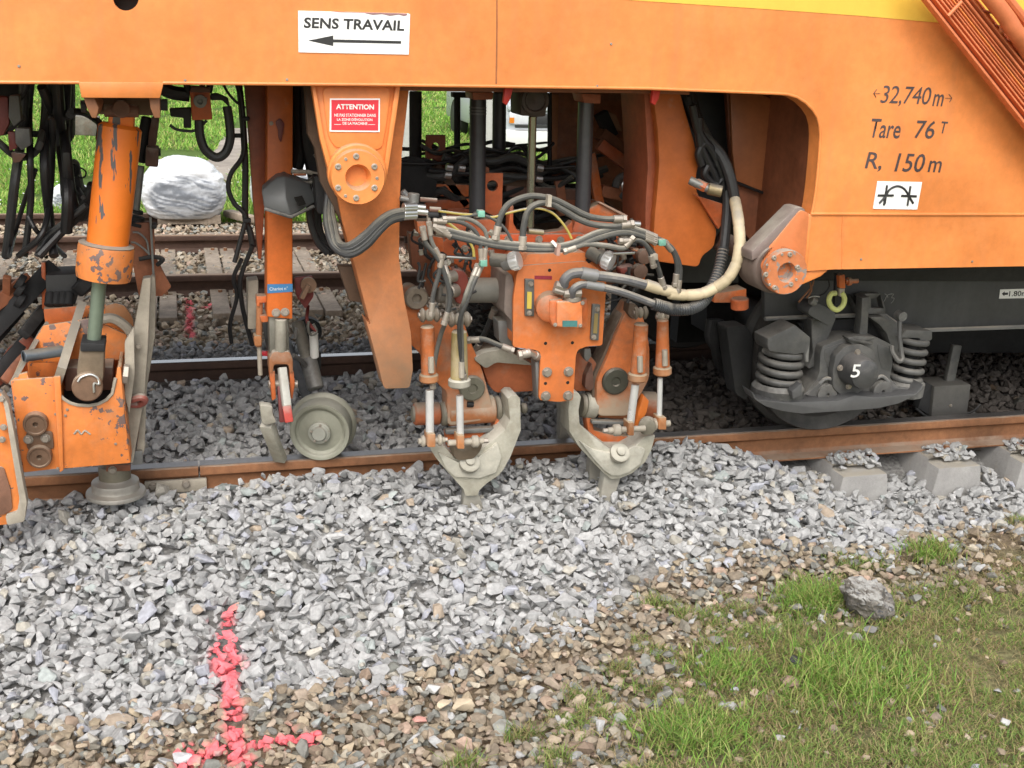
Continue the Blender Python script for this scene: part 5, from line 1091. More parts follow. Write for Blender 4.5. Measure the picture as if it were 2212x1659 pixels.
for k_, o_ in enumerate((0, 22, 44, 66)):
    hose(h2, [(840+o_*.5, 1200, 3.98), (820+o_*.5, 1350, 3.95), (825+o_*.7, 1470, 3.90), (870+o_*.5, 1600-o_*.35, 3.84), (970, 1650-o_*.9, 3.80), (1080-o_*.1, 1590-o_*1.1, 3.80), (1170-o_*.1, 1490-o_*.9, 3.80), (1240, 1430-o_*.7, 3.82), (1330, 1405-o_*.6, 3.84)], .0125, hosem if k_ % 2 else hosed, B)
for k_, y in enumerate((1403, 1383, 1355, 1340)): M().cyl(P(*B(1318, y), 3.83), P(*B(1400, y-4), 3.85), .013, seg=14).build('hose_fitting', silver, h2)
for (a, b) in (((1310, 1240), (1350, 1285)), ((1300, 1280), (1390, 1290)), ((1375, 1260), (1395, 1330))): M().cyl(P(*B(*a), 3.95), P(*B(*b), 3.95), .013, seg=10).build('fitting', greymetal, h2)
# ================================================================== TAMPING UNIT
tam = thing('tamping_unit', 'orange tamping unit with gearbox plate, hydraulic arms and two pale pick yokes', 'tamping unit', P(1170, 800, 4.1))
YG = 3.98                                                  # front of the gearbox
def T(name, pts, Y, d, m, reg=H, bevel=.004, holes=()): return plate(name, pts, Y, d, m, tam, reg, bevel, holes)
# gearbox: front plate with its neck
gp = rpoly([C_ for C_ in [Cc(760, 1330), Cc(800, 1290), Cc(1200, 1262), Cc(1325, 1330), Cc(1340, 1420), Cc(1338, 1480)]]+[I(555, 262), I(533, 594), I(430, 600), I(380, 622), I(368, 660), I(355, 880), I(350, 935), I(262, 945), I(150, 935), I(140, 920), I(150, 640), I(120, 622), I(0, 606), I(-22, 600)]+[Cc(735, 1500)], 6)
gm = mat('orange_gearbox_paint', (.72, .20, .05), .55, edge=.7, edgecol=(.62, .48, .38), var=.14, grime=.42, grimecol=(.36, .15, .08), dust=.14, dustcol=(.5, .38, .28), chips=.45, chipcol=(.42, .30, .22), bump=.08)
T('gearbox_plate', gp, YG, .016, gm, FF, .004)
T('gearbox_body', [Cc(752, 1340), Cc(830, 1210), Cc(1200, 1200), Cc(1325, 1330), Cc(1325, 1650), I(540, 585), I(-20, 590), Cc(735, 1600)], YG+.016, .24, gm, FF, .012)
# rounded dusty top
tp_ = [P(*Cc(x, y), YG+.02) for x, y in ((800, 1285), (830, 1215), (900, 1192), (1130, 1190), (1200, 1205), (1215, 1262))]
M().prism3([tp_+[P(*Cc(1000, 1300), YG+.02)]], Vector((0, .22, 0))).build('gearbox_top', mat('stone_dusted_paint', (.42, .30, .22), .85, var=.15, dust=.6, dustcol=(.45, .38, .32), bump=.15), tam, .02)
T('side_cheek', rpoly([H(762, 150), H(755, 300), H(752, 390), H(795, 440), H(812, 590), H(835, 600), H(840, 330), H(800, 150)], 5), YG+.03, .25, mat('dusty_brown_side', (.25, .20, .17), .75, var=.2, dust=.35, bump=.12), FF, .006)
T('junction_bracket', rpoly([H(712, 440), H(775, 440), H(785, 500), H(830, 590), H(780, 610), H(722, 570)], 4), YG+.1, .08, greymetal, FF)
T('maker_plate', [I(112, 160), I(220, 162), I(220, 184), I(112, 182)], YG-.002, .002, mat('faded_crimson_plate', (.35, .03, .05), .5, var=.2), FF, 0)
for reg, pts in ((H, [(882, 180), (940, 182), (940, 415), (882, 412)]), (I, [(472, 336), (522, 340), (512, 565), (460, 560)])):
    g_ = T('level_gauge', rpoly([reg(*p) for p in pts], 3), YG-.014, .014, mat('gauge_frame_steel', (.16, .16, .15), .5, .4, var=.15, dust=.15), FF, .003)
    x0, y0 = pts[0]; x1, y1 = pts[2]
    plate('gauge_glass', [reg(x0+14, y0+80), reg(x1-16, y0+82), reg(x1-18, y1-48), reg(x0+12, y1-50)] if reg is H else [reg(485, 395), reg(508, 396), reg(500, 520), reg(476, 518)], YG-.016, .003, gauge if reg is H else mat('dirty_gauge_glass', (.30, .22, .08), .4, var=.2), g_, bevel=0)
    bolt(g_, (x0+x1)/2+(6 if reg is H else 10), y0+32, YG-.014, .008, reg); bolt(g_, (x0+x1)/2-4+(2 if reg is H else -8), y1-22, YG-.014, .008, reg)
for x, y in ((188, 760), (322, 756), (180, 908), (318, 905)): bolt(tam, x, y, YG, .0155, I, rot=x)
for x, y in ((180, 830), (318, 825), (180, 581), (347, 577), (205, 126), (375, 122)): M().lathe([(.0065, 0), (.001, .0005)], P(*I(x, y), YG-.0008), (0, -1, 0), 12).build('bolt_hole', hole, tam)
# hydraulic motor on the gearbox
mo = T('hydraulic_motor', rpoly([I(252, 322), I(410, 322), I(412, 480), I(385, 488), I(250, 480)], 5), YG-.09, .09, gm, FF, .008)
M().lathe([(.03, 0), (.05, .012), (.055, .05), (.055, .07)], P(*I(210, 370), YG-.07), (.25, 1, 0), 28).build('motor_flange', orange3, tam)
T('motor_housing', rpoly([I(200, 310), I(290, 300), I(300, 340), I(290, 480), I(230, 490), I(205, 430)], 8), YG-.075, .07, orange3, FF, .01)
T('motor_side', rpoly([I(395, 315), I(440, 300), I(450, 350), I(440, 480), I(400, 490)], 4), YG-.03, .03, orange3, FF, .005)
T('data_plate', [I(286, 440), I(378, 440), I(378, 478), I(286, 478)], YG-.093, .003, teal, FF, 0)
for x, y in ((240, 465), (395, 470), (410, 330)): bolt(tam, x, y, YG-.092, .006, I)
for a, b, r in (((240, 215), (300, 235), .016), ((230, 245), (290, 262), .014), ((290, 270), (400, 265), .017)): M().cyl(P(*I(*a), YG-.08), P(*I(*b), YG-.08), r, seg=8).build('fitting', boltm, tam)
M().cyl(P(*I(345, 315), YG-.06), P(*I(345, 285), YG-.06), .034).build('elbow_flange', boltm, tam)
# two big hoses
YH = YG-.09
hs1 = [(292, 222, YH+.01), (300, 185, YH), (335, 152, YH), (390, 142, YH), (440, 148, YH), (500, 160, YH), (600, 172, YH), (700, 190, YH), (800, 218, YH)]
hose(tam, hs1, ms(11, *I(500, 160), YH), mat('grey_big_hose', (.13, .13, .135), .55, var=.2, dust=.25, bump=.1), I, name='large_hose')
M().cyl(P(*I(400, 142), YH), P(*I(500, 160), YH), ms(13.5, *I(450, 150), YH)).build('hose_ferrule', mat('grey_ferrule', (.28, .28, .28), .5, .4, var=.1, dust=.1), tam)
cr = [I(800, 214)+(YH,), I(900, 245)+(YH,), I(1000, 265)+(YH,), D(450, 1470)+(YH,), D(560, 1480)+(YH,), D(660, 1470)+(YH,), D(750, 1430)+(YH,), D(830, 1370)+(YH-.03,), D(885, 1270)+(YH-.04,), D(905, 1150)+(YH-.03,), D(900, 1030)+(YH,), D(888, 940)+(YH+.06,), D(873, 862)+(YH+.14,)]
M().tube([P(x, y, Y_) for x, y, Y_ in cr], ms(12.5, 1500, 600, YH), 18, 9, rfun=lambda i: 1-.10*((i % 9) in (0,))).build('wrapped_hose', cream, tam)
hose(tam, [D(875, 870)+(YH+.14,), D(850, 740)+(YH+.15,), D(800, 600)+(YH+.17,), D(740, 520)+(YH+.2,), D(660, 440)+(YH+.25,), D(600, 330)+(YH+.3,), D(560, 200)+(YH+.32,)], ms(12, 1560, 340, YH+.1), hosed, name='large_hose')
hs2 = [(345, 290, YH+.01), (350, 250, YH-.005), (385, 222, YH-.005), (440, 215, YH), (560, 238, YH), (680, 272, YH), (850, 335, YH)]
hose(tam, hs2, ms(8.5, *I(500, 220), YH), mat('grey_big_hose', (.13, .13, .13)), I, name='large_hose')
M().cyl(P(*I(430, 212), YH), P(*I(540, 232), YH), ms(10, *I(450, 220), YH)).build('hose_ferrule', MATS['grey_ferrule'], tam)
M().tube([P(x, y, Y_) for x, y, Y_ in [I(850, 335)+(YH,), I(930, 358)+(YH,), D(480, 1575)+(YH,), D(580, 1570)+(YH,), D(660, 1530)+(YH+.02,), D(720, 1440)+(YH+.06,), D(770, 1320)+(YH+.1,), D(800, 1180)+(YH+.14,)]], ms(13, 1480, 650, YH), 16, 14, rfun=lambda i: 1.06-.16*(i % 2)).build('spiral_wrapped_hose', mat('grey_spiral_wrap', (.075, .08, .085), .45, .2, var=.25, dust=.15, bump=.2), tam)
hose(tam, [D(800, 1190)+(YH+.14,), D(815, 1050)+(YH+.16,), D(825, 900)+(YH+.18,), D(815, 740)+(YH+.2,), D(770, 600)+(YH+.23,), D(700, 470)+(YH+.26,), D(620, 300)+(YH+.33,), D(590, 180)+(YH+.35,)], ms(11, 1560, 450, YH+.15), hosed, name='large_hose')
for pts in ([D(640, 330), D(650, 500), D(700, 620), D(740, 700), D(780, 800)], [D(600, 250), D(640, 420), D(730, 560), D(790, 700), D(800, 800)], [D(660, 640), D(640, 560), D(680, 500), D(740, 560), D(760, 640)], [D(700, 640), D(680, 700), D(740, 760), D(800, 720)]):
    hose(tam, [p+(YP+.33,) for p in pts], .016, black)
# hose bundles over the top
YV = 3.86
def hz(pts, r=.0085, m=hosem, reg=Cc, Y=YV, n='hose'): return hose(tam, pts, r, m, reg, Y, n)
hz([(622, 1095), (648, 980), (700, 895), (790, 850), (880, 838), (1000, 862), (1100, 910), (1210, 965), (1310, 985), (1440, 988)], .011)
hz([(792, 1160), (800, 1050), (830, 935), (900, 886), (980, 888), (1060, 930), (1150, 985), (1250, 1022), (1380, 1035), (1490, 1022)], .0115)
hz([(250, 935), (400, 955), (500, 962), (600, 975), (700, 948), (820, 922), (910, 920), (990, 950), (1050, 1010), (1090, 1070), (1112, 1115)], .0045, yhose)
hz([(260, 990), (400, 975), (500, 960), (600, 985), (680, 1050), (725, 1130)], .0055, hosem)
for k_ in range(4):
    d_ = k_*13
    hz([(235+d_, 1040+d_*.8), (330, 1060+d_), (450, 1090+d_), (600, 1130+d_*.8), (800, 1150+d_*.9), (1000, 1160+d_*.7), (1130, 1135+d_), (1280, 1070+d_*1.2), (1440, 1030+d_*1.3), (1560, 1060+d_), (1640, 1095+d_)], .0085, hosem if k_ % 2 else hosel)
hz([(240, 1000), (380, 1005), (470, 1050), (515, 1120), (528, 1240)], .0075); hz([(300, 985), (430, 985), (520, 1030), (562, 1100), (548, 1240)], .0075, hosel)
hz([(300, 1000), (420, 1100), (470, 1170), (480, 1230)], .005, yhose)
hz([(150, 1060), (165, 1140), (230, 1220), (270, 1290), (300, 1380), (322, 1480), (315, 1570), (290, 1650)], .0085, hosem); 
hz([(380, 95, 3.9), (408, 190, 3.88), (402, 330, 3.88), (392, 430, 3.9), (360, 520, 3.95), (330, 640, 3.98), (312, 760, 4.0), (308, 840, 4.0)], .0085, hosel, H)
hz([(190, 1030), (205, 1130), (255, 1230)], .0075, hosel); hz([(270, 1240), (250, 1350), (215, 1480), (205, 1590)], .0085, hosem)
hz([(582, 110, 3.88), (540, 210, 3.86), (505, 310, 3.86), (485, 400, 3.9), (488, 600, 3.93), (492, 830, 3.96)], .0085, hosel, H); hz([(604, 112, 3.88), (560, 215, 3.86), (522, 320, 3.86), (475, 440, 3.88), (480, 620, 3.93), (508, 820, 3.96)], .008, hosem, H)
hz([(545, 560, 4.0), (620, 555, 3.98), (700, 585, 3.97), (790, 620, 3.96)], .010, hosem, H); hz([(690, 380, 4.2), (640, 500, 4.25), (580, 620, 4.3)], .011, hosed, H)
hz([(860, 650, 3.96), (910, 640, 3.96), (970, 665, 4.0)], .013, silver, H)
for pts in ([(0, 1100), (150, 1062), (290, 1080), (430, 1145), (490, 1215), (520, 1320), (505, 1440)], [(150, 1100), (260, 1120), (340, 1200), (375, 1300), (410, 1420)], [(430, 1150), (480, 1210), (500, 1300), (490, 1400)]):
    hose(tam, pts, .0095, hosem, D, YV+.02)
hz([(1080, 1190), (1200, 1150), (1330, 1160), (1450, 1175), (1500, 1120)], .010, hosel); hz([(1440, 1130), (1560, 1130), (1620, 1200), (1640, 1280)], .009, hosem)
for (x, y, r_) in (((530, 955, 0)), ((545, 1275, 0))): plate('hose_clip', rpoly([Cc(x-22, y-22), Cc(x+22, y-22), Cc(x+22, y+22), Cc(x-22, y+22)], 2), YV-.015, .03, tealc, tam)
for (x, y) in ((405, 1140), (352, 1235)): plate('hose_clip', rpoly([D(x-24, y-18), D(x+24, y-22), D(x+26, y+20), D(x-20, y+24)], 2), YV-.01, .03, tealc if x > 400 else galv, tam)
M().obox(P(*Cc(965, 830), YV-.02), P(*Cc(960, 905), YV-.02), .014, .03).build('hose_clamp', galv, tam); M().obox(P(*Cc(1025, 1150), YV-.02), P(*Cc(1015, 1220), YV-.02), .012, .03).build('hose_clamp', mat('pink_dusty', (.4, .25, .2)), tam)
M().obox(P(*Cc(985, 1130), YV-.02), P(*Cc(1015, 1165), YV-.02), .008, .01).build('cable_tie', whitep, tam)
# fittings at the ends
for a, b, r, m in (((60, 905), (165, 915), .0115, silver), ((75, 935), (180, 945), .0115, silver), ((20, 965), (105, 970), .012, silver), ((0, 850), (90, 870), .010, greymetal), ((190, 925), (265, 930), .010, bsm), ((130, 860), (240, 868), .008, bsm), ((1480, 1015), (1555, 1022), .012, silver), ((1370, 988), (1440, 986), .012, hosel), ((830, 1065), (930, 1075), .010, mat('brass', (.3, .2, .1))),
                   ((220, 1020), (290, 1020), .010, boltm), ((230, 1075), (300, 1090), .010, boltm), ((235, 1045), (300, 1060), .010, boltm), ((185, 960), (190, 1040), .008, boltm), ((90, 820), (85, 880), .02, greymetal), ((180, 960), (250, 960), .012, soot)):
    M().cyl(P(*Cc(*a), YV+.02), P(*Cc(*b), YV+.02), r, seg=12).build('fitting', m, tam)
T('hose_manifold', rpoly([Cc(108, 1000), Cc(212, 1000), Cc(214, 1100), Cc(180, 1110), Cc(120, 1080)], 3), YV+.04, .06, orange3, FF)
T('manifold_foot', [Cc(120, 1080), Cc(280, 1110), Cc(285, 1200), Cc(210, 1200), Cc(200, 1120)], YV+.12, .05, redor, FF)
# ---- chrome breather caps with necks
capm = mat('polished_cap_metal', (.75, .75, .74), .3, .35, var=.05, bump=0)
for reg, axx, hd, bd in ((Cc, ((775, 1215), (715, 1300)), None, ((590, 1250), (715, 1262))), (Cc, ((1300, 1200), (1395, 1310)), None, ((1225, 1200), (1300, 1245)))):
    p0, p1 = P(*Cc(*bd[0]), YG+.02), P(*Cc(*bd[1]), YG-.02)
    M().cyl(p0, p1, ms(15, *Cc(700, 1260), YG), seg=24).build('breather_neck', hosel, tam)
    cx_, cy_ = (axx[0][0]+axx[1][0])/2, (axx[0][1]+axx[1][1])/2
    d_ = Vector((1, -.7, .45)) if bd[0][0] < 1000 else Vector((.8, -.8, -.35))
    c_ = P(*Cc(cx_, cy_), YG-.03); d_.normalize(); r_ = ms(17, *Cc(700, 1260), YG)
    M().lathe([(r_*.8, -.05), (r_*.95, -.045), (r_, -.015)], c_, d_, 24).build('breather_body', greymetal, tam)
    cp = M(); seg = 28
    pr = [(r_*1.12, -.016), (r_*1.15, -.010), (r_*1.15, .012), (r_*1.08, .018), (.001, .020)]; cp.lathe(pr, c_, d_, seg); cp.build('breather_cap', capm, tam)
    u_ = d_.cross(Vector((0, 0, 1))).normalized(); v_ = d_.cross(u_)
    for k_ in range(14):
        a = k_*math.tau/14; q_ = c_+(u_*math.cos(a)+v_*math.sin(a))*r_*1.15; M().obox(q_-d_*.010, q_+d_*.014, .004, .005, v_).build('cap_rib', capm, tam)
# ---- thin bright rods
M().cyl(P(*Cc(300, 1232), YV+.06), P(*Cc(490, 1242), YV+.06), .0055).build('sight_rod', silver, tam); M().cyl(P(*Cc(1380, 1210), YV+.06), P(*Cc(1520, 1205), YV+.06), .0065).build('sight_rod', silver, tam)
# ---- upper frame of the unit
YU = 4.22
T('upper_frame', [Cc(205, 1195), Cc(300, 1120), Cc(300, 1000), Cc(620, 985), Cc(630, 1080), Cc(740, 1090), Cc(1110, 1090), Cc(1140, 990), Cc(1330, 960), Cc(1480, 965), Cc(1480, 1060), Cc(1370, 1210), Cc(1340, 1330), Cc(700, 1370), Cc(520, 1370), Cc(320, 1260)], YU, .05, redor, FF, .005)
T('upper_beam', [Cc(610, 1085), Cc(1200, 1085), Cc(1200, 1160), Cc(610, 1165)], YU-.05, .05, mat('bright_orange_red_paint', (.62, .10, .02), .5, var=.12, dust=.15, chips=.2), FF, .006)
T('crosshead', [Cc(715, 895), Cc(738, 900), Cc(735, 1010), Cc(760, 1060), Cc(860, 1085), Cc(1050, 1060), Cc(1120, 1000), Cc(1120, 1100), Cc(700, 1100)], YU-.03, .05, redor, FF, .004)
T('perforated_bracket', [Cc(552, 690), Cc(668, 690), Cc(660, 935), Cc(615, 970), Cc(552, 940)], YU+.10, .02, redor, FF, .0, [[Cc(*p) for p in circ(600, 772, 36, 20)]])
T('bracket_return', [Cc(536, 640), Cc(580, 655), Cc(580, 690), Cc(552, 690), Cc(552, 940), Cc(536, 930)], YU+.12, .08, darkor, FF)
T('side_frame', [Cc(1300, 880), Cc(1475, 965), Cc(1475, 1010), Cc(1230, 960), Cc(1225, 920)], YU+.0, .05, orange3, FF); T('side_frame_edge', [Cc(1280, 878), Cc(1300, 875), Cc(1480, 965), Cc(1470, 980)], YU-.02, .02, mat('pale_chipped_edge', (.45, .3, .22), .7), FF, .002)
T('left_hanger', [Cc(60, 1080), Cc(290, 1110), Cc(280, 1340), Cc(190, 1380), Cc(80, 1300)], YU+.1, .06, darkor, FF)
T('orange_cheek', [H(330, 60), H(385, 60), H(440, 140), H(420, 200), H(360, 210), H(310, 280), H(318, 110)], YU-.12, .04, orange3, FF)
T('dark_fill_plate', [H(540, 330), H(780, 330), H(760, 420), H(790, 640), H(560, 640), H(520, 480)], YU+.55, .05, soot, FF)  # dark plate added to fill the gap behind the arms with darkness
T('far_side_frame', [Cc(40, 1160), Cc(1480, 1130), Cc(1480, 1400), Cc(200, 1500)], YU+.5, .06, mat('dark_oxide_paint', (.12, .04, .02)), FF)
# lower cross body
T('lower_crossbeam', rpoly([H(600, 690), H(660, 650), H(760, 640), H(830, 650), H(960, 700), I(380, 640), I(440, 640), I(500, 700), I(520, 880), H(960, 880), H(700, 892), H(660, 850)], 10), YU-.04, .18, mat('dusty_red_casting', (.40, .11, .035), .65, var=.25, dust=.34, dustcol=(.30, .24, .18), chips=.3, bump=.15), FF, .02)
T('cross_tube_cover', rpoly([H(560, 680), H(620, 640), H(760, 615), H(840, 660), H(940, 720), H(700, 700), H(640, 740)], 8), YU-.09, .05, dusty, FF, .012)
T('neck_backing', [I(115, 700), I(148, 690), I(150, 935), I(128, 930)], YG+.02, .06, greymetal, FF)
T('grease_line_block', [I(420, 615), I(460, 612), I(468, 660), I(440, 700), I(420, 670)], YG+.08, .05, greymetal, FF)
T('right_brown_bracket', rpoly([I(430, 790), I(470, 700), I(480, 850), I(460, 880), I(425, 860)], 5), YU-.08, .05, bsm, FF)
# ---- vibration cylinders, red collars
M().cyl(P(*H(330, 250), YU-.08), P(*H(790, 250), YU-.08), ms(27, 1000, 630, YU), seg=36).build('vibration_cylinder', mat('grey_dusty_barrel', (.24, .23, .20), .6, .2, var=.15, dust=.3, bump=.08), tam)
T('red_collar', rpoly([H(430, 120), H(500, 125), H(532, 170), H(535, 290), H(510, 345), H(455, 335), H(435, 250)], 10), YU-.14, .07, mat('dusty_crimson', (.30, .06, .04), .7, var=.2, dust=.3, dustcol=(.3, .2, .17)), FF, .01)
M().cyl(P(*H(395, 175), YU-.17), P(*H(445, 160), YU-.15), .022).build('pin_end', boltm, tam); M().cyl(P(*H(405, 260), YU-.18), P(*H(450, 250), YU-.15), .026).build('pin_end', boltm, tam)
T('far_collar', rpoly([I(640, 110), I(740, 95), I(760, 150), I(700, 180), I(650, 160)], 8), YU-.1, .06, MATS['dusty_crimson'], FF, .01)
for x, y in ((780, 35), (755, 125)): M().lathe([(.028, 0), (.028, .03), (.012, .034), (.001, .034)], P(*I(x, y), YU-.14), (0, -1, 0), 20).build('pin_end', mat('soiled_pin', (.22, .13, .09), .6, .2, var=.2, dust=.3), tam)
T('right_linkage', rpoly([I(730, 0), I(790, 0), I(800, 60), I(800, 200), I(770, 240), I(740, 180), I(760, 80)], 8), YU-.1, .05, orange3, FF, .006)
# ---- swinging arms (outer left and right)
armm = mat('orange_arm_worn', (.62, .17, .04), .6, edge=.7, edgecol=(.50, .42, .33), var=.22, grime=.6, grimecol=(.17, .10, .06), zdust_shade=(.42, .05), dust=.3, dustcol=(.36, .29, .21), chips=.45, chipcol=(.14, .08, .05), bump=.14)
YM = 4.14
T('swing_arm', rpoly([H(150, 235), H(205, 235), H(250, 270), H(262, 340), H(330, 420), H(500, 440), H(540, 560), H(575, 640), H(625, 770), H(660, 900), H(684, 980), H(684, 1050), H(400, 1100), H(395, 880), H(352, 850), H(245, 665), H(112, 525), H(120, 420), H(140, 330)], 14), YM, .10, armm, FF, .008)
M().lathe([(.042, 0), (.044, .02), (.038, .03), (.018, .03), (.014, .015), (.001, .015)], P(*H(200, 292), YM), (0, -1, 0), 32).build('arm_pivot', mat('dusty_pin_boss', (.30, .25, .19), .7, .2, var=.2, dust=.4), tam)
M().lathe([(.050, 0), (.050, .015), (.044, .02), (.02, .02), (.018, .012), (.001, .012)], P(*H(548, 855), YM), (0, -1, 0), 32).build('arm_pin', mat('olive_pin', (.20, .19, .14), .6, .3, var=.2, dust=.3), tam)
M().cyl(P(*H(520, 960), YM), P(*H(560, 960), YM), .012).build('grease_hole', soot, tam)
T('swing_arm', rpoly([I(700, 330), I(748, 340), I(795, 430), I(830, 600), I(830, 800), I(700, 1035), I(500, 1035), I(495, 830), I(520, 760), I(560, 680), I(600, 570), I(640, 470)], 14), YM, .10, armm, FF, .008)
M().lathe([(.055, 0), (.055, .012), (.048, .018), (.02, .018), (.016, .01), (.001, .01)], P(*I(610, 812), YM), (0, -1, 0), 32).build('arm_pin', mat('dark_green_pin', (.085, .085, .065), .5, .3, var=.2, dust=.12), tam)
T('arm_edge', rpoly([I(700, 335), I(720, 380), I(640, 520), I(560, 690), I(520, 780), I(500, 830), I(490, 1030), I(470, 1000), I(470, 800), I(560, 600), I(640, 420)], 4), YM+.02, .09, mat('soiled_brown_edge', (.13, .09, .06), .7, var=.2, dust=.15), FF)
T('arm_tip', rpoly([I(700, 325), I(745, 335), I(765, 400), I(730, 440), I(690, 400)], 8), YM-.03, .06, mat('soiled_brown_edge', (.13, .09, .06)), FF, .008)
# barrels across (axis along the track)
def barrel(name, a, b, rp, Y, m, reg): 
    r = ms(rp*.347, *reg(*a), Y); return M().cyl(P(*reg(*a), Y), P(*reg(*b), Y), r, seg=36, bev=.006).build(name, m, tam)
brm = mat('orange_dusty_barrel', (.46, .17, .06), .7, var=.25, dust=.48, dustcol=(.36, .33, .26), chips=.4, bump=.15)
barrel('arm_barrel', (395, 1010), (688, 985), 88, YM+.05, brm, H); barrel('barrel_ring', (355, 1020), (398, 1016), 76, YM+.05, mat('olive_ring', (.22, .2, .15), .7, .2, var=.2, dust=.4), H)
barrel('left_barrel', (190, 1020), (352, 1015), 72, YM+.07, mat('dusty_red_casting', (.4, .1, .03)), H); barrel('barrel_cap', (178, 1020), (200, 1020), 52, YM+.07, MATS['olive_ring'], H)
barrel('barrel_flange', (694, 985), (728, 982), 78, YM+.05, MATS['olive_ring'], H); barrel('barrel_flange', (728, 982), (768, 980), 70, YM+.05, dusty, H)
barrel('yoke_nut', (858, 985), (892, 983), 34, YM+.05, MATS['olive_ring'], H)
T('barrel_hanger', [H(700, 1040), H(738, 1040), H(720, 1150), H(690, 1180), H(600, 1230), H(400, 1230), H(395, 1140), H(600, 1130), H(690, 1120)], YM+.02, .06, orange3, FF)
barrel('arm_barrel', (497, 980), (720, 1000), 60, YM+.05, brm, I); barrel('barrel_flange', (425, 965), (490, 970), 82, YM+.05, dusty, I); barrel('barrel_flange', (398, 965), (426, 966), 74, YM+.05, MATS['olive_ring'], I); barrel('barrel_flange', (490, 970), (502, 971), 74, YM+.05, soot, I)
barrel('right_barrel', (760, 960), (860, 965), 84, YM+.08, mat('dusty_red_casting', (.4, .1, .03)), I)
T('barrel_hanger', [I(432, 1030), I(470, 1030), I(480, 1120), I(590, 1150), I(700, 1160), I(690, 1240), I(580, 1240), I(450, 1160)], YM+.02, .06, orange3, FF)
T('barrel_hanger', [I(790, 900), I(825, 940), I(810, 1010), I(770, 1090), I(735, 1100), I(760, 1000)], YM-.02, .04, mat('clean_orange', (.75, .2, .03), .5, var=.15, chips=.3), FF)
T('scraper_bar', [I(470, 1062), I(690, 1070), I(690, 1092), I(470, 1085)], YM-.02, .03, greymetal, FF); T('scraper_bar', [H(390, 1120), H(690, 1105), H(690, 1135), H(390, 1150)], YM, .03, greymetal, FF)
# ---- squeezing cylinders
def sqz(reg, x0, x1, y0, y1, xb0, xb1, m, rx, rw, ry0, ry1, Y, lean=0):
    c0, c1 = ((x0+x1)/2, y0), ((xb0+xb1)/2, y1)
    r0_, r1_ = ms((x1-x0)*.347/2, *reg(*c0), Y), ms((xb1-xb0)*.347/2, *reg(*c1), Y)
    M().cyl(P(*reg(*c0), Y), P(*reg(*c1), Y), r0_*.96, r1_, 28, .006).build('cylinder_barrel', m, tam)
    M().cyl(P(*reg(c1[0], y1-8), Y), P(*reg(c1[0]+lean*.1, y1+45), Y), r1_*1.28, seg=28, bev=.006).build('cylinder_gland', dustorange if m is not yb_ else dusty, tam)
    M().cyl(P(*reg(rx+lean*.1, ry0), Y), P(*reg(rx+lean, ry1), Y), ms(rw*.347/2, *reg(rx, ry0), Y), seg=24).build('piston_rod', rod, tam)
    M().cyl(P(*reg(c1[0]+14, y1-110), Y-r1_*1.1), P(*reg(c1[0]+16, y1-10), Y-r1_*1.2), .011, seg=10).build('port_fitting', galv, tam)
yb_ = mat('yellowed_dusty_paint', (.42, .33, .13), .7, var=.2, dust=.45, dustcol=(.45, .38, .28), chips=.25, bump=.12)
Y1 = 4.0
sqz(H, 228, 318, 470, 775, 235, 330, armm, 288, 52, 870, 1150, Y1, 2)
sqz(H, 422, 522, 500, 805, 418, 528, yb_, 475, 46, 905, 1160, Y1-.02, 4)
sqz(I, 728, 822, 455, 770, 706, 800, armm, 742, 50, 835, 1085, Y1+.02, -36)
sqz(I, 872, 946, 430, 730, 862, 952, armm, 893, 34, 795, 1050, Y1+.04, -6)
def knuckle(reg, x, y, Y, w_, r_):
    p = P(*reg(x, y), Y); wm_ = ms(w_*.347, *reg(x, y), Y); r = ms(r_*.347, *reg(x, y), Y); k = MATS['dusty_pin_boss']
    M().cyl(p-Vector((wm_, 0, 0)), p-Vector((wm_*.45, 0, 0)), r, seg=28, bev=.008).build('knuckle', k, tam); M().cyl(p+Vector((wm_*.45, 0, 0)), p+Vector((wm_, 0, 0)), r, seg=28, bev=.008).build('knuckle', k, tam)
    M().cyl(p-Vector((wm_*.42, 0, 0)), p+Vector((wm_*.42, 0, 0)), r*.82, seg=24, bev=.008).build('knuckle_eye', galv, tam)
    M().cyl(p-Vector((wm_*1.18, 0, 0)), p+Vector((wm_*1.18, 0, 0)), r*.42, seg=6).build('knuckle_pin', boltm, tam)
knuckle(H, 288, 405, Y1, 62, 46); knuckle(H, 472, 432, Y1-.02, 68, 48); knuckle(I, 770, 390, Y1+.03, 42, 42); knuckle(I, 905, 415, Y1+.06, 36, 34)
# lower clevises
def clevis(reg, x, y, Y, w_, h_, ext, sgn):
    plate('rod_clevis', rpoly([reg(x-w_/2, y-h_/2), reg(x+w_/2, y-h_/2), reg(x+w_/2, y+h_/2), reg(x-w_/2, y+h_/2)], 3), Y-.03, .06, dustorange, tam, bevel=.004)
    p = P(*reg(x, y), Y); L_ = ms(ext*.347, *reg(x, y), Y)
    M().cyl(p-Vector((L_*(1.2 if sgn <= 0 else .7), 0, 0)), p+Vector((L_*(1.2 if sgn >= 0 else .7), 0, 0)), ms(20*.347, *reg(x, y), Y), seg=24).build('clevis_pin', galv, tam)
    for s in (-1, 1):
        if sgn in (0, s): M().cyl(p+Vector((s*L_*.55, 0, 0)), p+Vector((s*L_*.95, 0, 0)), ms(38*.347, *reg(x, y), Y), seg=28, bev=.006).build('pin_washer', galv, tam)
    M().cyl(p+Vector((L_*1.2*(sgn or 1), 0, 0)), p+Vector((L_*1.45*(sgn or 1), 0, 0)), ms(16*.347, *reg(x, y), Y), seg=6).build('pin_nut', boltm, tam)
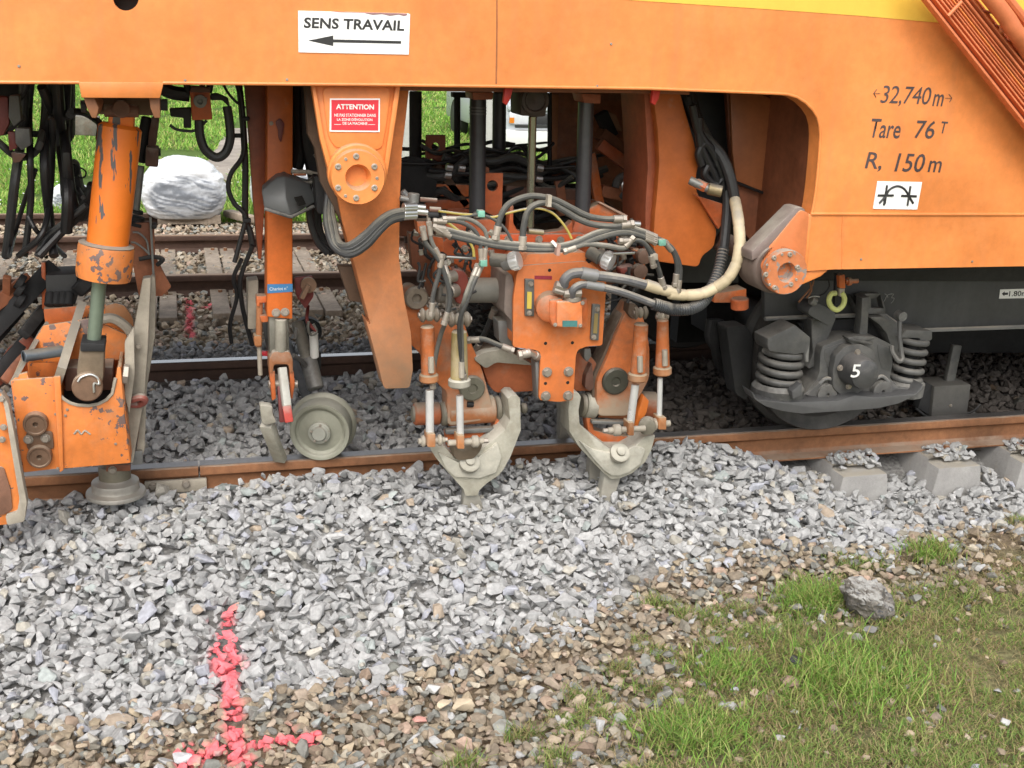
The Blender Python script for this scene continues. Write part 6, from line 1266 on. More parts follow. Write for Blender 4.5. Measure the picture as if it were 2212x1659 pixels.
clevis(H, 300, 1186, Y1, 52, 84, 70, 0); clevis(H, 484, 1196, Y1-.02, 44, 86, 120, 1); clevis(I, 714, 1115, Y1+.02, 36, 84, 130, -1); clevis(I, 908, 1080, Y1+.04, 50, 78, 70, -1)
M().lathe([(.035, 0), (.035, .03), (.02, .034)], P(*I(815, 1085), Y1+.05), (-.5, -1, 0), 24).build('pin_head', mat('olive_ring', (.2, .2, .15)), tam)
T('clevis_horn', rpoly([H(470, 1240), H(520, 1215), H(620, 1205), H(600, 1260), H(560, 1300), H(470, 1310), H(440, 1290), H(438, 1210)], 6), Y1+.02, .08, mat('olive_brown_clevis', (.22, .2, .14)), FF, .006)
# ---- pick yokes (pale dusty steel forks) and the picks in the ballast
def yoke(reg, outer, Y, lab, boltp):
    y_ = plate('pick_yoke', rpoly(outer, 4), Y, .11, dustier, tam, reg, .022)
    M().lathe([(.04, -.01), (.04, .012), (.034, .016), (.018, .016), (.018, .028), (.014, .030), (.001, .030)], P(*reg(*boltp), Y-.018), (0, -.75, .66), 24).build('yoke_bolt', dusty, tam)
    return y_
yoke(H, [(775, 925), (800, 905), (835, 905), (852, 925), (856, 1120), (830, 1190), (790, 1290), (745, 1370), (718, 1402), (640, 1455), (600, 1492), (585, 1528), (512, 1530), (500, 1490), (455, 1440), (395, 1375), (325, 1290), (280, 1215), (340, 1212), (380, 1225), (450, 1300), (520, 1318), (560, 1300), (610, 1240), (690, 1180), (760, 1120), (790, 1060)], 4.06, '', (535, 1325))
yoke(I, [(400, 915), (385, 890), (345, 885), (330, 905), (322, 1000), (330, 1130), (390, 1225), (480, 1325), (545, 1390), (590, 1425), (645, 1420), (720, 1388), (800, 1318), (840, 1240), (862, 1150), (800, 1160), (745, 1215), (690, 1245), (590, 1245), (520, 1195), (450, 1140), (392, 1082), (385, 1000)], 4.06, '', (640, 1265))
for reg_, pts_ in ((H, [(345, 1262), (400, 1290), (470, 1322), (560, 1308), (640, 1262), (712, 1205), (735, 1290), (700, 1385), (600, 1420), (450, 1412), (392, 1362)]), (I, [(395, 1190), (470, 1240), (560, 1262), (650, 1258), (740, 1222), (800, 1240), (770, 1330), (700, 1382), (640, 1402), (590, 1402), (545, 1370), (480, 1300)])):
    plate('yoke_web', rpoly(pts_, 5), 4.044, .03, mat('pale_yoke_face', (.47, .45, .375), .75, var=.2, grime=.35, grimecol=(.24, .19, .13), dust=.4, dustcol=(.56, .54, .46), bump=.3), tam, reg_, .009)
pkm = mat('stone_dust_pick', (.30, .28, .235), .85, var=.15, dust=.5, dustcol=(.42, .41, .35), bump=.2)
def pick(reg, pts, Y, d=.05): plate('pick', rpoly(pts, 3), Y, d, pkm, tam, reg, .008)
pick(H, [(508, 1515), (592, 1515), (612, 1570), (640, 1690), (480, 1690), (500, 1570)], 4.09); pick(I, [(548, 1395), (650, 1405), (620, 1500), (590, 1640), (500, 1640), (530, 1500)], 4.09)
pick(I, [(462, 1300), (548, 1360), (520, 1480), (500, 1660), (420, 1660), (450, 1450)], 4.22); pick(I, [(272, 950), (330, 950), (322, 1190), (268, 1190)], 4.6)
for (x, y) in ((640, 1545),): pass
# ---- guide columns
col = thing('guide_columns', 'dark vertical guide columns and chrome piston rod carrying the tamping unit under the beam', 'guide column', P(1150, 300, 4.3))
def column_(x0, x1, y0, y1, Y, m, xs=None): 
    w_ = (x1-x0); xb_ = (xs or x0+w_/2); return M().cyl(P(*Cc(x0+w_/2, y0), Y), P(*Cc(xb_, y1), Y), ms(w_/6, *Cc(x0, y0), Y), seg=32).build('column', m, col)
column_(452, 560, 190, 960, 4.24, column, 500); column_(1155, 1258, 225, 965, 4.24, mat('glossy_guide_column', (.10, .10, .11), .3, .5, var=.15, bump=.02), 1182)
column_(600, 690, 165, 700, 4.9, column, 640); column_(60, 142, 160, 640, 5.0, bogied, 100); column_(350, 392, 180, 700, 5.2, bogied, 370); column_(955, 985, 170, 800, 4.8, soot); column_(150, 165, 160, 600, 5.1, whitep) if False else None
M().cyl(P(*Cc(860, 320), 4.12), P(*Cc(842, 1040), 4.14), ms(9, *Cc(860, 400), 4.1), seg=24).build('piston_rod', mat('dirty_chrome', (.36, .36, .30), .2, .9, var=.1, bump=.01), col)
plate('rod_block', rpoly([Cc(780, 150), Cc(960, 150), Cc(945, 322), Cc(880, 328), Cc(850, 322), Cc(785, 318)], 4), 4.06, .14, mat('dark_brown_block', (.05, .028, .02), .6, var=.3, bump=.1), col, bevel=.006)
M().lathe([(.05, 0), (.05, .02), (.04, .022), (.035, .016), (.012, .016), (.001, .01)], P(*Cc(868, 215), 4.06), (0, -1, 0), 28).build('block_pin', mat('dark_brown_block', (.06, .05, .04)), col)
plate('column_cap', rpoly([Cc(470, 165), Cc(608, 165), Cc(600, 215), Cc(475, 215)], 3), 4.18, .12, mat('dark_red_paint', (.2, .04, .02)), col); plate('column_cap', rpoly([Cc(1180, 175), Cc(1300, 180), Cc(1300, 240), Cc(1195, 235)], 3), 4.18, .12, mat('dark_red_paint', (.2, .04, .02)), col)
for y in (270, 290, 310): M().lathe([(ms(18, 1030, 230, 4.24)*1.02, 0), (ms(18, 1030, 230, 4.24)*1.04, .003), (ms(18, 1030, 230, 4.24)*1.02, .006)], P(*Cc(505, y), 4.24), (0, 0, 1), 28, False).build('wear_ring', bogiem, col)
plate('rear_tie_plate', [Cc(345, 168), Cc(480, 168), Cc(480, 205), Cc(345, 200)], 5.1, .05, soot, col)
plate('perforated_link', [Cc(175, 445), Cc(295, 445), Cc(300, 690), Cc(240, 700), Cc(215, 600), Cc(172, 600)], 4.9, .03, mat('dark_red_paint', (.2, .04, .02)), col, FF, 0, [[Cc(*p) for p in circ(232, 520, 28, 18)]])
# ---- black hose clutter behind
ch = thing('hose_clutter', 'mass of black hoses running across behind the guide columns', 'hoses', P(1100, 420, 4.9))
rnd = random.Random(5)
for k_ in range(46):
    y = rnd.uniform(500, 1000); Y_ = 4.6+rnd.random()*.7; x = rnd.uniform(-60, 500); ln_ = rnd.uniform(500, 1200); pts = []
    for q_ in range(6): pts.append((x+ln_*q_/5, y+rnd.uniform(-50, 50)+(q_-2.5)**2*rnd.uniform(-6, 10), Y_+rnd.uniform(-.05, .05)))
    pts = [p for p in pts if p[0] < 1420]
    if len(pts) < 3: continue
    hose(ch, pts, rnd.uniform(.005, .009) if y < 640 else rnd.uniform(.009, .018), rnd.choice([black, hosed, hosem, hosed]), Cc, name='hose')
for k_ in range(14):
    x = rnd.uniform(0, 1000); y = rnd.uniform(600, 700); pts = [(x+rnd.uniform(-60, 60)*q_, y+q_*rnd.uniform(60, 90), 4.7+rnd.random()*.3) for q_ in range(5)]
    hose(ch, pts, rnd.uniform(.010, .02), rnd.choice([black, hosed]), Cc, name='hose')
for (a, b, w_, m_x) in (((20, 790), (440, 800), .05, orange3), ((20, 900), (470, 880), .04, redor), ((650, 720), (830, 740), .06, MATS['dark_brown_steel']), ((680, 800), (1150, 830), .05, bsm), ((880, 880), (1300, 900), .05, darkor), ((300, 940), (460, 960), .05, redor), ((1020, 700), (1050, 960), .05, MATS['dark_oxide_paint']), ((60, 700), (300, 720), .03, hosed), ((230, 640), (430, 900), .035, MATS['dark_brown_steel']), ((1230, 560), (1290, 900), .04, orange3), ((1290, 500), (1560, 700), .05, redor), ((1300, 800), (1560, 860), .05, MATS['dark_oxide_paint'])):
    M().obox(P(*Cc(*a), 4.72), P(*Cc(*b), 4.72), .04, w_, (0, 0, 1)).build('cross_member', m_x, ch, .004)
plate('backing', rpoly([Cc(10, 720), Cc(440, 760), Cc(960, 720), Cc(1200, 800), Cc(1500, 900), Cc(1500, 1200), Cc(40, 1200)], 8), 5.4, .03, mat('grimy_brown_frame', (.11, .055, .035), .7, var=.3, grime=.5, grimecol=(.02, .015, .01)), ch)
plate('orange_glimpse', [Cc(0, 980), Cc(110, 985), Cc(120, 1100), Cc(0, 1100)], 4.9, .02, darkor, ch)
M().lathe([(.10, 0), (.10, .04), (.06, .05)], P(*Cc(70, 740), 4.7), (0, -1, 0), 28).build('pulley', soot, ch)
for x, y in ((320, 650), (400, 655), (905, 655), (900, 725), (310, 700)): M().cyl(P(*Cc(x-22, y), 4.62), P(*Cc(x+22, y+6), 4.62), .014, seg=10).build('fitting', silver, ch)
# ================================================================== BOGIE (right)
bog = thing('bogie', 'dark grey bogie with coil springs and an axle box marked 5', 'bogie', P(1845, 915, YR))
def Bg(name, pts, Y, d, m=bogiem, bevel=.004, reg=J): return plate(name, pts, Y, d, m, bog, reg, bevel)
YJ = 4.22
sb = Bg('sole_bar', [(295, 130), (700, 120), (1000, 125), (3200, 95), (3200, 470), (1912, 480), (1180, 500), (1120, 470), (1060, 410), (950, 400), (740, 415), (600, 430), (300, 435)], YJ+.10, .03, mat('dark_grey_underframe', (.062, .063, .064), .55, var=.15, dust=.05, streak=.25, streakcol=(.12, .12, .12), bump=.06), .003)
M().ft([J(300, 428)+(YJ+.07,), J(590, 415)+(YJ+.07,), J(740, 410)+(YJ+.07,), J(950, 405)+(YJ+.07,), J(1050, 410)+(YJ+.07,), J(1110, 452)+(YJ+.07,), J(1180, 500)+(YJ+.07,), J(1340, 497)+(YJ+.07,), J(1912, 478)+(YJ+.07,), J(3200, 440)+(YJ+.07,)], .010, smooth=False, seg=6).build('flange_edge', mat('light_grey_flange', (.22, .22, .215), .6, var=.2, dust=.2), bog)
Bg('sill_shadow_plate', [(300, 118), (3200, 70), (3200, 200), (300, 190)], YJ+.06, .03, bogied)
s_ = plate('distance_sign', [J(1765, 246), J(2100, 236), J(2096, 296), J(1757, 303)], YJ+.096, .002, white, bog, bevel=0)
text('lettering', '1.80m', J(1822, 256), J(1935, 253), J(1818, 289), YJ+.0955, ink, s_, bold=.015)
plate('arrow', [J(1774, 272), J(1792, 258), J(1792, 266), J(1814, 265), J(1812, 279), J(1791, 280), J(1789, 287)], YJ+.0955, .0005, ink, s_, bevel=0)
chk = M(); 
for pts in ([(1090, 272), (1068, 278), (1056, 292), (1040, 320), (1022, 342)], [(1046, 272), (1060, 282), (1066, 296)], [(1078, 275), (1100, 275), (1088, 296), (1104, 300), (1098, 318), (1084, 332)]): chk.ft([J(*p)+(YJ+.098,) for p in pts], .0014, seg=4)
chk.build('chalk_mark', mat('chalk', (.35, .35, .33), .9), bog)
# coil springs
def coil(x0, x1, y0, y1, turns, rp, Y):
    cx0, cx1 = x0, x1; a, b = P(*J(x0, y0), Y), P(*J(x1, y1), Y); R = ms(rp[0]*.347, *J(x0, y0), Y); r = ms(rp[1]*.347, *J(x0, y0), Y); pts = []
    n = int(turns*18)
    for i in range(n+1):
        t = i/n; c_ = a.lerp(b, t); an = t*turns*math.tau+math.pi; pts.append(c_+Vector((math.cos(an)*(R-r), math.sin(an)*(R-r), 0)))
    M().tube(pts, r, 12, 1, smooth=False).build('coil_spring', bogiem, bog)
coil(410, 372, 618, 885, 4.7, (146, 23), YJ); coil(1215, 1160, 545, 855, 5.3, (112, 20), YJ+.02)
M().cyl(P(*J(405, 600), YJ), P(*J(375, 870), YJ), ms(60*.347, *J(400, 700), YJ)).build('spring_core', soot, bog); M().cyl(P(*J(1215, 540), YJ+.02), P(*J(1165, 860), YJ+.02), ms(50*.347, *J(1200, 700), YJ)).build('spring_core', soot, bog)
# left spring cap (house shaped) and cup
Bg('spring_cap', rpoly([(318, 552), (490, 468), (583, 545), (580, 600), (572, 700), (550, 700), (545, 640), (490, 650), (330, 630), (318, 600)], 6), YJ-.10, .12, bevel=.004)
M().lathe([(ms(158*.347, *J(370, 900), YJ), 0), (ms(162*.347, *J(370, 900), YJ), .005), (ms(162*.347, *J(370, 900), YJ), .055), (ms(140*.347, *J(370, 900), YJ), .075), (ms(135*.347, *J(370, 900), YJ), .04)], P(*J(372, 925), YJ), (0, 0, 1), 40).build('spring_cup', bogiem, bog)
M().lathe([(ms(118*.347, *J(1160, 900), YJ), 0), (ms(122*.347, *J(1160, 900), YJ), .055), (ms(100*.347, *J(1160, 900), YJ), .07), (ms(95*.347, *J(1160, 900), YJ), .04)], P(*J(1160, 895), YJ+.02), (0, 0, 1), 40).build('spring_cup', bogiem, bog)
Bg('spring_seat', rpoly([(1180, 500), (1340, 505), (1340, 555), (1310, 575), (1270, 580), (1265, 548), (1140, 545)], 5), YJ-.03, .14, bevel=.004)
Bg('cup_lug', rpoly([(470, 880), (530, 830), (532, 900), (475, 930)], 5), YJ-.14, .04, mat('dark_grey_bogie_light', (.1, .1, .1)))
# axle box housing
Bg('axle_box_housing', rpoly([(645, 650), (660, 600), (800, 545), (850, 540), (1000, 545), (1090, 590), (1095, 700), (1080, 800), (1130, 850), (1210, 870), (1220, 900), (1000, 912), (860, 880), (740, 905), (640, 925), (520, 930), (560, 880), (620, 820), (640, 760)], 12), YJ-.03, .13, bevel=.004)
Bg('housing_rim', rpoly([(740, 660), (800, 600), (900, 585), (970, 620), (1005, 700), (990, 780), (930, 860), (860, 905), (780, 908), (725, 860), (722, 760)], 20), YJ-.07, .06, bevel=.004)
for pts in ([(668, 660), (675, 615), (785, 575), (795, 622), (745, 668), (722, 700), (690, 740)], [(1005, 640), (1000, 582), (1080, 610), (1085, 760), (1030, 740), (1015, 690)]): Bg('housing_pocket_rib', rpoly(pts, 6), YJ-.032, .014, bevel=.002)
for pts in ([(560, 905), (640, 820), (720, 850), (720, 900), (640, 918)], [(1000, 900), (1020, 810), (1075, 820), (1190, 880), (1180, 900)]): Bg('housing_foot', rpoly(pts, 8), YJ-.045, .03, bevel=.003)
rc_ = ms(98*.347, *J(850, 735), YJ)
cp_o = P(*J(848, 735), YJ-.07)
cap = M().lathe([(rc_*1.08, 0), (rc_*1.08, .02), (rc_*1.0, .03), (rc_*.98, .085), (rc_*.90, .105), (rc_*.6, .115), (.001, .118)], cp_o, (-.05, -1, .02), 48).build('axle_box_cover', mat('dark_cover_paint', (.055, .055, .055), .38, var=.15, dust=.28, dustcol=(.2, .19, .18), bump=.1), bog)
text('number_mark', '5', J(848, 712), J(902, 712), J(832, 794), YJ-.07-.1195, whitep, bog, bold=.01)
for a in (.3, 1.6, 3.0, 4.4, 5.4):
    q_ = cp_o+Vector((math.cos(a)*rc_*1.12, -.02, math.sin(a)*rc_*1.12)); b_ = bpy.data.objects.new('bolt', BOLT); C.objects.link(b_); b_.parent = bog; b_.location = q_-WL[bog]; b_.scale = (.011,)*3; WL[b_] = q_
for x, y in ((668, 888), (1010, 868)): M().lathe([(.045, 0), (.045, .03), (.03, .034), (.008, .034), (.008, .02)], P(*J(x, y), YJ-.03), (0, -1, 0), 28).build('link_boss', bogiem, bog)
M().ft([J(640, 830)+(YJ-.04,), J(680, 800)+(YJ-.05,), J(730, 805)+(YJ-.05,)], .008).build('weld_edge', mat('light_grey_flange', (.2, .2, .2)), bog); M().ft([J(990, 800)+(YJ-.05,), J(1030, 785)+(YJ-.05,), J(1070, 820)+(YJ-.04,)], .008).build('weld_edge', mat('light_grey_flange', (.2, .2, .2)), bog)
# stirrup above the axle box
Bg('stirrup', [(905, 300), (955, 290), (945, 420), (938, 560), (885, 560), (900, 420)], YJ-.02, .05); Bg('stirrup_plate', rpoly([(830, 280), (885, 385), (920, 395), (900, 300), (885, 290), (935, 272), (1020, 272), (1000, 295), (960, 305), (960, 360), (1040, 365), (1020, 280), (1050, 360), (1050, 395), (880, 400), (845, 300)], 3), YJ+.03, .04)
Bg('stirrup_foot', [(820, 545), (880, 535), (985, 540), (985, 555), (850, 590), (820, 570)], YJ-.06, .05); Bg('stirrup_foot', [(820, 548), (985, 580), (960, 595), (825, 565)], YJ-.07, .04)
# frame arch
Bg('frame_arch', rpoly([(590, 430), (745, 420), (720, 480), (690, 560), (660, 600), (620, 720), (570, 740), (600, 640), (590, 520)], 12), YJ+.02, .10, bevel=.004)
Bg('frame_arch', rpoly([(950, 420), (1040, 415), (1110, 450), (1170, 510), (1150, 620), (1160, 690), (1120, 690), (1085, 600), (1060, 520), (1010, 460)], 12), YJ+.0, .10, bevel=.004)
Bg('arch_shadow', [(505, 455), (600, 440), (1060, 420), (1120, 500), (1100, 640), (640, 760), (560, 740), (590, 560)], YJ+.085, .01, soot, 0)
Bg('oval_hanger', rpoly([(600, 340), (640, 330), (740, 390), (740, 440), (700, 475), (600, 420), (570, 400), (575, 370)], 14), YJ-.06, .10, mat('dark_grey_bogie_light', (.1, .1, .1)), .004)
M().ft([J(1140, 410)+(YJ-.06,), J(1138, 540)+(YJ-.08,), J(1150, 640)+(YJ-.09,), J(1155, 680)+(YJ-.1,), J(1130, 690)+(YJ-.1,), J(1095, 640)+(YJ-.08,), J(1090, 600)+(YJ-.06,)], .010, seg=8).build('safety_rod', bogiem, bog); M().lathe([(.02, -.02), (.02, .02)], P(*J(1143, 408), YJ-.06), (0, -1, 0), 20).build('safety_rod_head', bogiem, bog)
# curved lower beam
Bg('lower_beam', rpoly([(222, 880), (250, 930), (420, 948), (600, 945), (760, 938), (860, 905), (1000, 918), (1240, 895), (1275, 850), (1283, 830), (1283, 870), (1240, 905), (1130, 955), (1000, 985), (760, 1003), (530, 1018), (400, 1000), (300, 970), (240, 930), (222, 890)], 10), YJ-.12, .09, mat('dark_grey_bogie_light', (.1, .1, .1)), .004)
# wheels and axle
ax = P(*J(848, 735), YJ)
rwl = ax.z-.0
for Yw, s in ((YR-.03, 1), (5.985+.03, -1)):
    M().lathe([(.001, -.02), (.09, -.02), (.11, .0), (.14, .03), (rwl*.78, .04), (rwl*.84, -.01), (rwl*.99, -.035), (rwl, -.03), (rwl*1.005, .04), (rwl*1.07, .055), (rwl*1.08, .075), (rwl*1.05, .09), (rwl*.85, .095)], Vector((ax.x, Yw, rwl+.003)), (0, s, 0), 64).build('wheel', mat('dark_wheel_steel', (.06, .057, .053), .6, .2, var=.2, dust=.3, dustcol=(.13, .12, .11), bump=.1), bog)
M().cyl((ax.x, YJ+.05, rwl), (ax.x, 6.1, rwl), .08).build('axle', bogied, bog)
for k_ in (2.1,):
    M().lathe([(.001, -.02), (.11, .0), (rwl*.78, .04), (rwl*.99, -.035), (rwl*1.005, .04), (rwl*1.08, .065), (rwl*.85, .095)], Vector((ax.x+k_, YR-.03, rwl+.003)), (0, 1, 0), 48).build('wheel', bogied, bog)
plate('brake_block', rpoly([J(60, 480), J(190, 470), J(230, 560), J(220, 760), J(190, 940), J(120, 900), J(90, 700)], 10), YR-.04, .1, bogied, bog)
for k_ in range(5): hose(bog, [J(20-k_*14, 430)+(4.6,), J(-10-k_*8, 560)+(4.6,), J(10+k_*14, 700)+(4.65,), J(90, 820+k_*10)+(4.7,)], .02, soot)
plate('bogie_frame_inner', [J(-60, 340), J(280, 330), J(1400, 480), J(3000, 480), J(3000, 640), J(1350, 640), J(200, 600), J(-60, 520)], 5.2, .2, soot, bog)
# box with lever inside the track
bx = thing('rail_box', 'dark grey box with upright lever standing right of the bogie springs', 'track box', PZ(2050, 905, -.03))
Yx = 4.66
plate('box', [J(1355, 850), J(1585, 835), J(1560, 1030), J(1335, 1042)], Yx, .16, mat('dusty_grey_box', (.115, .11, .10), .75, var=.15, dust=.3, dustcol=(.17, .16, .14)), bx, bevel=.008)
plate('box_side', [J(1300, 820), J(1360, 852), J(1340, 1040), J(1255, 985)], Yx+.02, .05, bogied, bx)
M().obox(P(*J(1440, 840), Yx+.08), P(*J(1490, 590), Yx+.1), .05, .03).build('lever', bogiem, bx, .005)
M().ft([J(1240, 985)+(Yx-.01,), J(1320, 1040)+(Yx-.02,), J(1440, 1036)+(Yx-.02,), J(1580, 1010)+(Yx-.01,), J(1640, 960)+(Yx,)], .006).build('cable', bogied, bx)
bolt(bx, 1455, 968, Yx-.001, .007, J)
# yellow hook and orange plug
hk = thing('coupling_hook', 'yellow-green forked hook with an orange plug hanging above the bogie', 'hook', P(1805, 640, YJ-.15))
Yk = YJ-.16
ym = mat('pale_yellow_green_plastic', (.55, .58, .20), .5, var=.08, dust=.05)
M().ft([J(742, 268)+(Yk,), J(712, 275)+(Yk,), J(698, 315)+(Yk,), J(715, 355)+(Yk,), J(750, 372)+(Yk,), J(785, 345)+(Yk,), J(795, 300)+(Yk,), J(775, 262)+(Yk,)], .011, seg=10).build('hook', ym, hk)
plate('plug', rpoly([J(762, 160), J(798, 150), J(803, 240), J(765, 238)], 3), Yk-.01, .035, orange3, hk); plate('plug_base', [J(765, 240), J(800, 240), J(795, 290), J(765, 290)], Yk-.005, .03, galv, hk)
M().cyl(P(*J(800, 195), Yk), P(*J(878, 192), Yk), .010, seg=12).build('plug_spout', orange3, hk); M().cyl(P(*J(812, 196), Yk), P(*J(835, 195), Yk), .017, seg=12).build('plug_ring', orange3, hk)
plate('rubber_strap', [J(745, 150), J(762, 150), J(755, 330), J(735, 345)], Yk+.01, .02, black, hk)
hose(hk, [(605, 190), (590, 230), (540, 290), (510, 325)], .004, mat('rust_wire', (.2, .08, .03)), J, YJ-.1, 'wire'); hose(hk, [(580, 200), (590, 250), (560, 300)], .004, mat('rust_wire', (.2, .08, .03)), J, YJ-.1, 'wire'); hose(hk, [(695, 180), (700, 230), (670, 270), (640, 285)], .003, black, J, YJ-.1, 'wire')
M().ft([J(570, 298)+(YJ-.09,), J(600, 288)+(YJ-.09,), J(640, 290)+(YJ-.09,)], .003).build('wire', silver, hk); M().cyl(P(*J(585, 310), YJ-.08), P(*J(615, 325), YJ-.08), .018).build('plug_cap', greymetal, hk)
# ================================================================== BACKGROUND beyond the tracks
def crumple(o, amp, sc_, seed):
    for v in o.data.vertices:
        p = v.co; n_ = mnoise.noise(p*sc_+Vector((seed, 0, 0)))+.6*abs(mnoise.noise(p*sc_*2.6+Vector((0, seed, 0)))); v.co += p.normalized()*n_*amp
def wrapped(name, label, x0, x1, ytop, ybot, Y, seed):
    a, b = P(x0, ybot, Y), P(x1, ybot, Y); top = P((x0+x1)/2, ytop, Y); w_ = (b.x-a.x)/2; h_ = top.z-a.z; zg = a.z
    t = thing(name, label, 'wrapped load', ((a.x+b.x)/2, Y+w_*.6, zg))
    bm = bmesh.new(); bmesh.ops.create_icosphere(bm, subdivisions=6, radius=1)
    me = bpy.data.meshes.new('plastic_wrap'); bm.to_mesh(me); bm.free()
    for v in me.vertices:
        d = v.co.copy(); sup = lambda q, e: math.copysign(abs(q)**e, q)
        x, y, z = sup(d.x, .7), sup(d.y, .7), sup(d.z, .85)
        tz = max(z, -.8); k = 1-.22*max(0, z)**2
        cr_ = .016*mnoise.noise(Vector((x*2.2+seed, y*2, z*6)))+.016*abs(mnoise.noise(Vector((x*1.6, y*1.5+seed, z*11+x*3))))+.008*mnoise.noise(Vector((x*9, y*9, z*22+x*6)))
        v.co = Vector((x*w_*k*(1+cr_*2), y*w_*.6*(1+cr_*2.5), (tz+.8)/1.8*h_*(1+cr_)))
    me.shade_smooth(); N_ = len(me.vertices); co = np.zeros(N_*3); me.vertices.foreach_get('co', co); co = co.reshape(-1, 3)
    u, v_ = co[:, 0]/w_, co[:, 2]/h_; s_ = vn(u*3+v_*9+seed, v_*26+u*5+7*vn(u*2+9, v_*5))*.7+.3*vn(u*14+3, v_*60)
    el = np.clip(1.15-((u-.05)/.88)**2-((v_-.38)/.36)**2, 0, 1)*(co[:, 1] < 0)
    el = np.clip(el*3, 0, 1); dk_ = np.clip((s_-.30)*4.2, 0, 1)*el
    tint = np.array([[.74, .76, .78]])*(1-.45*dk_[:, None])-np.array([[.22, .21, .19]])*el[:, None]*.9
    tint = np.where((v_ > .02)[:, None], tint, .55); at = me.attributes.new('tint', 'FLOAT_COLOR', 'POINT'); at.data.foreach_set('color', np.c_[tint.clip(.05, .9), np.ones(N_)].astype(np.float32).ravel())
    pm = mat('crumpled_clear_plastic', (.74, .76, .78), .2, var=.05, bump=.25, nscale=.6, spec=.6, attr='tint'); me.materials.append(pm)
    o = bpy.data.objects.new('plastic_wrap', me); C.objects.link(o); o.parent = t; o.location = (0, 0, .02); WL[o] = WL[t]+Vector((0, 0, .02))
    return t, w_, h_
t, w_, h_ = wrapped('wrapped_pallet', 'load wrapped in crumpled white plastic film on a pallet beside the second track', 306, 492, 349, 482, 10.75, 3)
M().box(P(340, 478, 10.75).x, P(478, 478, 10.75).x, 10.85, 11.3, WL[t].z-.03, WL[t].z+.05).build('pallet_deck', timber, t)
t2, _, _ = wrapped('wrapped_pallet', 'second plastic-wrapped load half hidden behind the black hoses', 108, 200, 402, 462, 11.8, 9)
t3, _, _ = wrapped('wrapped_pallet', 'plastic-wrapped load seen behind the orange post and pivot arm', 545, 700, 346, 470, 11.4, 5)
o = M().obox(PZ(492, 460, -.05), PZ(545, 474, -.05), .1, .06).build('timber_beam', timber, None, .005); tag(o, 'weathered timber beam lying right of the wrapped load', 'timber')
o = M().obox(P(145, 268, 14), P(215, 272, 14), .2, .3, (0, 1, 0)).build('concrete_kerb', mat('mossy_old_concrete', (.15, .14, .11), .95, var=.3, grime=.5, bump=.4), None, .01); tag(o, 'low weathered concrete wall in the meadow left of the orange cylinder', 'wall')
# concrete pole and white posts
pl = M().cyl(PZ(943, 420, -.1)+Vector((0, 2.5, 0)), P(938, 195, PZ(943, 420, -.1).y+2.5)+Vector((0, 0, 3)), .14).build('concrete_pole', mat('pale_concrete', (.42, .38, .32), .9, var=.1), None); tag(pl, 'pale concrete pole standing in the grass seen between the guide columns', 'pole')
for x, lb_ in ((1058, 'slim white post left of the parked van'), (881, 'pale slim post just right of the pivot arm')):
    q_ = P(x, 330, 14); o = M().cyl((q_.x, 14, -.2), (q_.x, 14, 4.), .10, .09).build('white_post', mat('offwhite_post', (.5, .5, .47), .7, var=.1), None); tag(o, lb_, 'post', 'posts in the meadow')
# parked van
Yv = 17.0
vn_ = thing('parked_van', 'light grey van parked in the meadow seen between the guide columns', 'van', PZ(1140, 345, -.1)+Vector((0, 1, 0)))
vl, vb_ = P(1092, 300, Yv), P(1140, 344, Yv); x0, x1, zb_ = vl.x, vl.x+1.75, vb_.z
vp = mat('light_grey_car_paint', (.50, .53, .56), .3, var=.03, bump=0, coat=.6); vw = mat('white_bumper', (.75, .75, .73), .4, var=.03, bump=0)
m_ = M().box(x0+.02, x1-.02, Yv+.15, Yv+4.2, zb_+.30, zb_+.80); m_.build('body', vp, vn_, .06)
bn = M(); bn.add([(x0+.05, Yv+.1, zb_+.78), (x1-.05, Yv+.1, zb_+.78), (x1-.08, Yv+1.0, zb_+1.0), (x0+.08, Yv+1.0, zb_+1.0), (x0+.05, Yv+.1, zb_+.70), (x1-.05, Yv+.1, zb_+.70), (x1-.08, Yv+1.0, zb_+.7), (x0+.08, Yv+1.0, zb_+.7)], [(0, 1, 2, 3), (4, 7, 6, 5), (0, 4, 5, 1), (2, 6, 7, 3), (1, 5, 6, 2), (0, 3, 7, 4)]); bn.build('bonnet', vp, vn_, .02)
wsn = M(); wsn.add([(x0+.12, Yv+1.0, zb_+1.0), (x1-.12, Yv+1.0, zb_+1.0), (x1-.22, Yv+1.6, zb_+1.7), (x0+.22, Yv+1.6, zb_+1.7)], [(0, 1, 2, 3)]); wsn.build('windscreen', mat('van_glass', (.25, .29, .33), .1, var=.1, bump=0, spec=.8), vn_)
M().box(x0+.1, x1-.1, Yv+1.62, Yv+4.1, zb_+.8, zb_+1.75).build('cabin', vp, vn_, .08)
M().box(x0, x1, Yv, Yv+.2, zb_+.14, zb_+.42).build('bumper', vw, vn_, .04); M().box(x0+.15, x1-.15, Yv-.01, Yv+.05, zb_+.46, zb_+.50).build('grille_bar', ink, vn_)
M().box(x0+.42, x1-.42, Yv+.11, Yv+.16, zb_+.50, zb_+.66).build('grille', ink, vn_, .01)
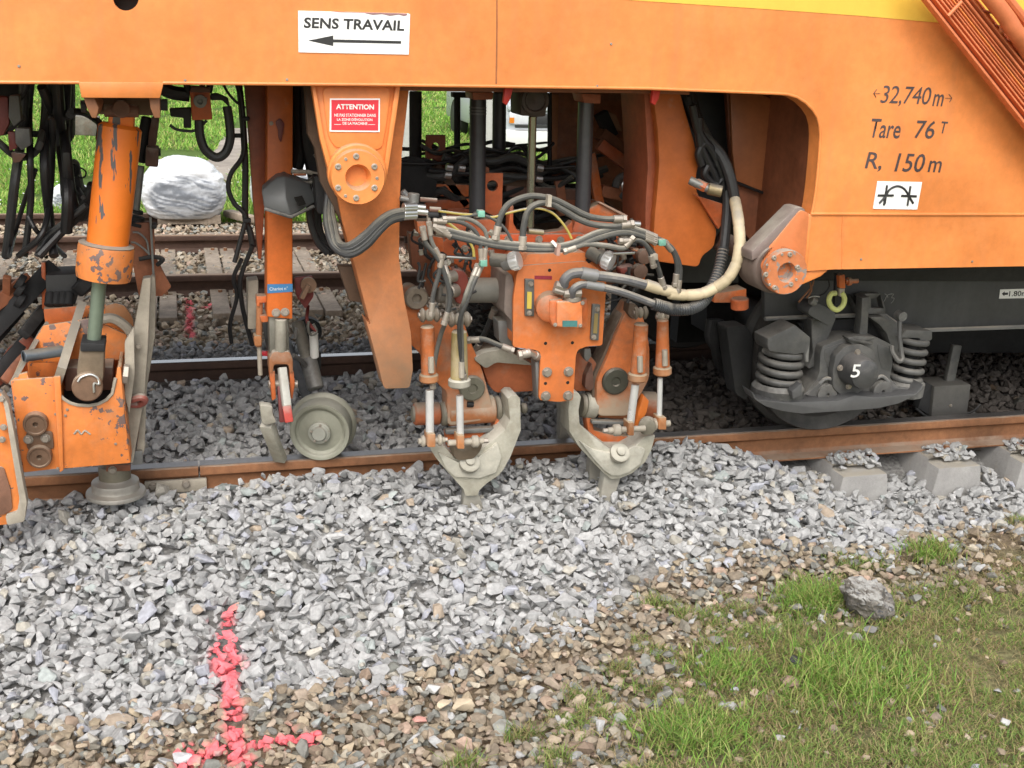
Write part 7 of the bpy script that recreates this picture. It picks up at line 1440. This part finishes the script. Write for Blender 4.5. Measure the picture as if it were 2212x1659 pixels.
for s in (0, 1):
    xx = x0+.08 if s == 0 else x1-.38
    M().box(xx, xx+.30, Yv+.10, Yv+.2, zb_+.50, zb_+.68).build('headlight', mat('headlight_glass', (.7, .72, .74), .1, var=.1, bump=0), vn_, .02); M().box(xx+(0 if s == 0 else .24), xx+(.07 if s == 0 else .3), Yv+.09, Yv+.12, zb_+.52, zb_+.60).build('indicator', mat('orange_lens', (.8, .25, .02), .3, bump=0), vn_)
    for yy in (Yv+.8, Yv+3.4): M().lathe([(.001, 0), (.18, .0), (.20, .01), (.32, .0), (.33, .03), (.33, .18)], ((x0 if s == 0 else x1), yy, zb_+.33), ((1, 0, 0) if s == 0 else (-1, 0, 0)), 32).build('wheel', ink, vn_)
for n_, lb_ in ((k, k['label']) for k in list(sc.objects) if k.get('group') == 'grass sprigs in the gravel'): pass

# extra small plumbing round the tamping unit
rx_ = random.Random(11)
for k_ in range(30):
    x, y = rx_.uniform(60, 480), rx_.uniform(1000, 1380); Y_ = rx_.uniform(4.0, 4.2)
    hose(tam, [(x+rx_.uniform(-50, 50)*q_*.6, y+q_*rx_.uniform(25, 60), Y_) for q_ in range(4)], rx_.uniform(.004, .0065), rx_.choice([black, hosed, hosem]), Cc, name='thin_hose')
for k_ in range(26):
    x, y = rx_.uniform(1280, 1620), rx_.uniform(980, 1400); Y_ = rx_.uniform(4.05, 4.25)
    hose(tam, [(x+rx_.uniform(-50, 50)*q_*.6, y+q_*rx_.uniform(25, 60), Y_) for q_ in range(4)], rx_.uniform(.004, .0075), rx_.choice([black, hosed, hosem]), Cc, name='thin_hose')
for k_ in range(34):
    x, y = rx_.choice([(rx_.uniform(80, 620), rx_.uniform(900, 1360)), (rx_.uniform(1180, 1600), rx_.uniform(900, 1360))]); Y_ = rx_.uniform(3.98, 4.18); d_ = rx_.choice([(34, 4), (4, 34), (20, 22)])
    M().cyl(P(*Cc(x, y), Y_), P(*Cc(x+d_[0], y+d_[1]), Y_), rx_.uniform(.008, .014), seg=rx_.choice([6, 12])).build('pipe_fitting', rx_.choice([boltm, bsm, greymetal, soot, dusty]), tam)
for x, y in ((700, 1120), (900, 1120), (1040, 1125), (1160, 1120), (330, 1100), (420, 1180), (1250, 1100), (1330, 1060)): bolt(tam, x, y, 4.168, .012, Cc)
for k_ in range(18):
    x, y = rx_.uniform(560, 640), rx_.uniform(330, 620); hose(tam, [H(x+rx_.uniform(-40, 40)*q_, y+q_*rx_.uniform(-10, 40))+(4.35+rx_.random()*.1,) for q_ in range(4)], rx_.uniform(.005, .009), rx_.choice([black, hosed]), FF, name='thin_hose')
# screws and studs on the body side
for x, y in ((1290, 186), (400, 174), (41, 143), (620, 172), (1860, 560), (2100, 565), (1320, 95)): bolt(body, x, y, YP-.0005, .0035, FF)
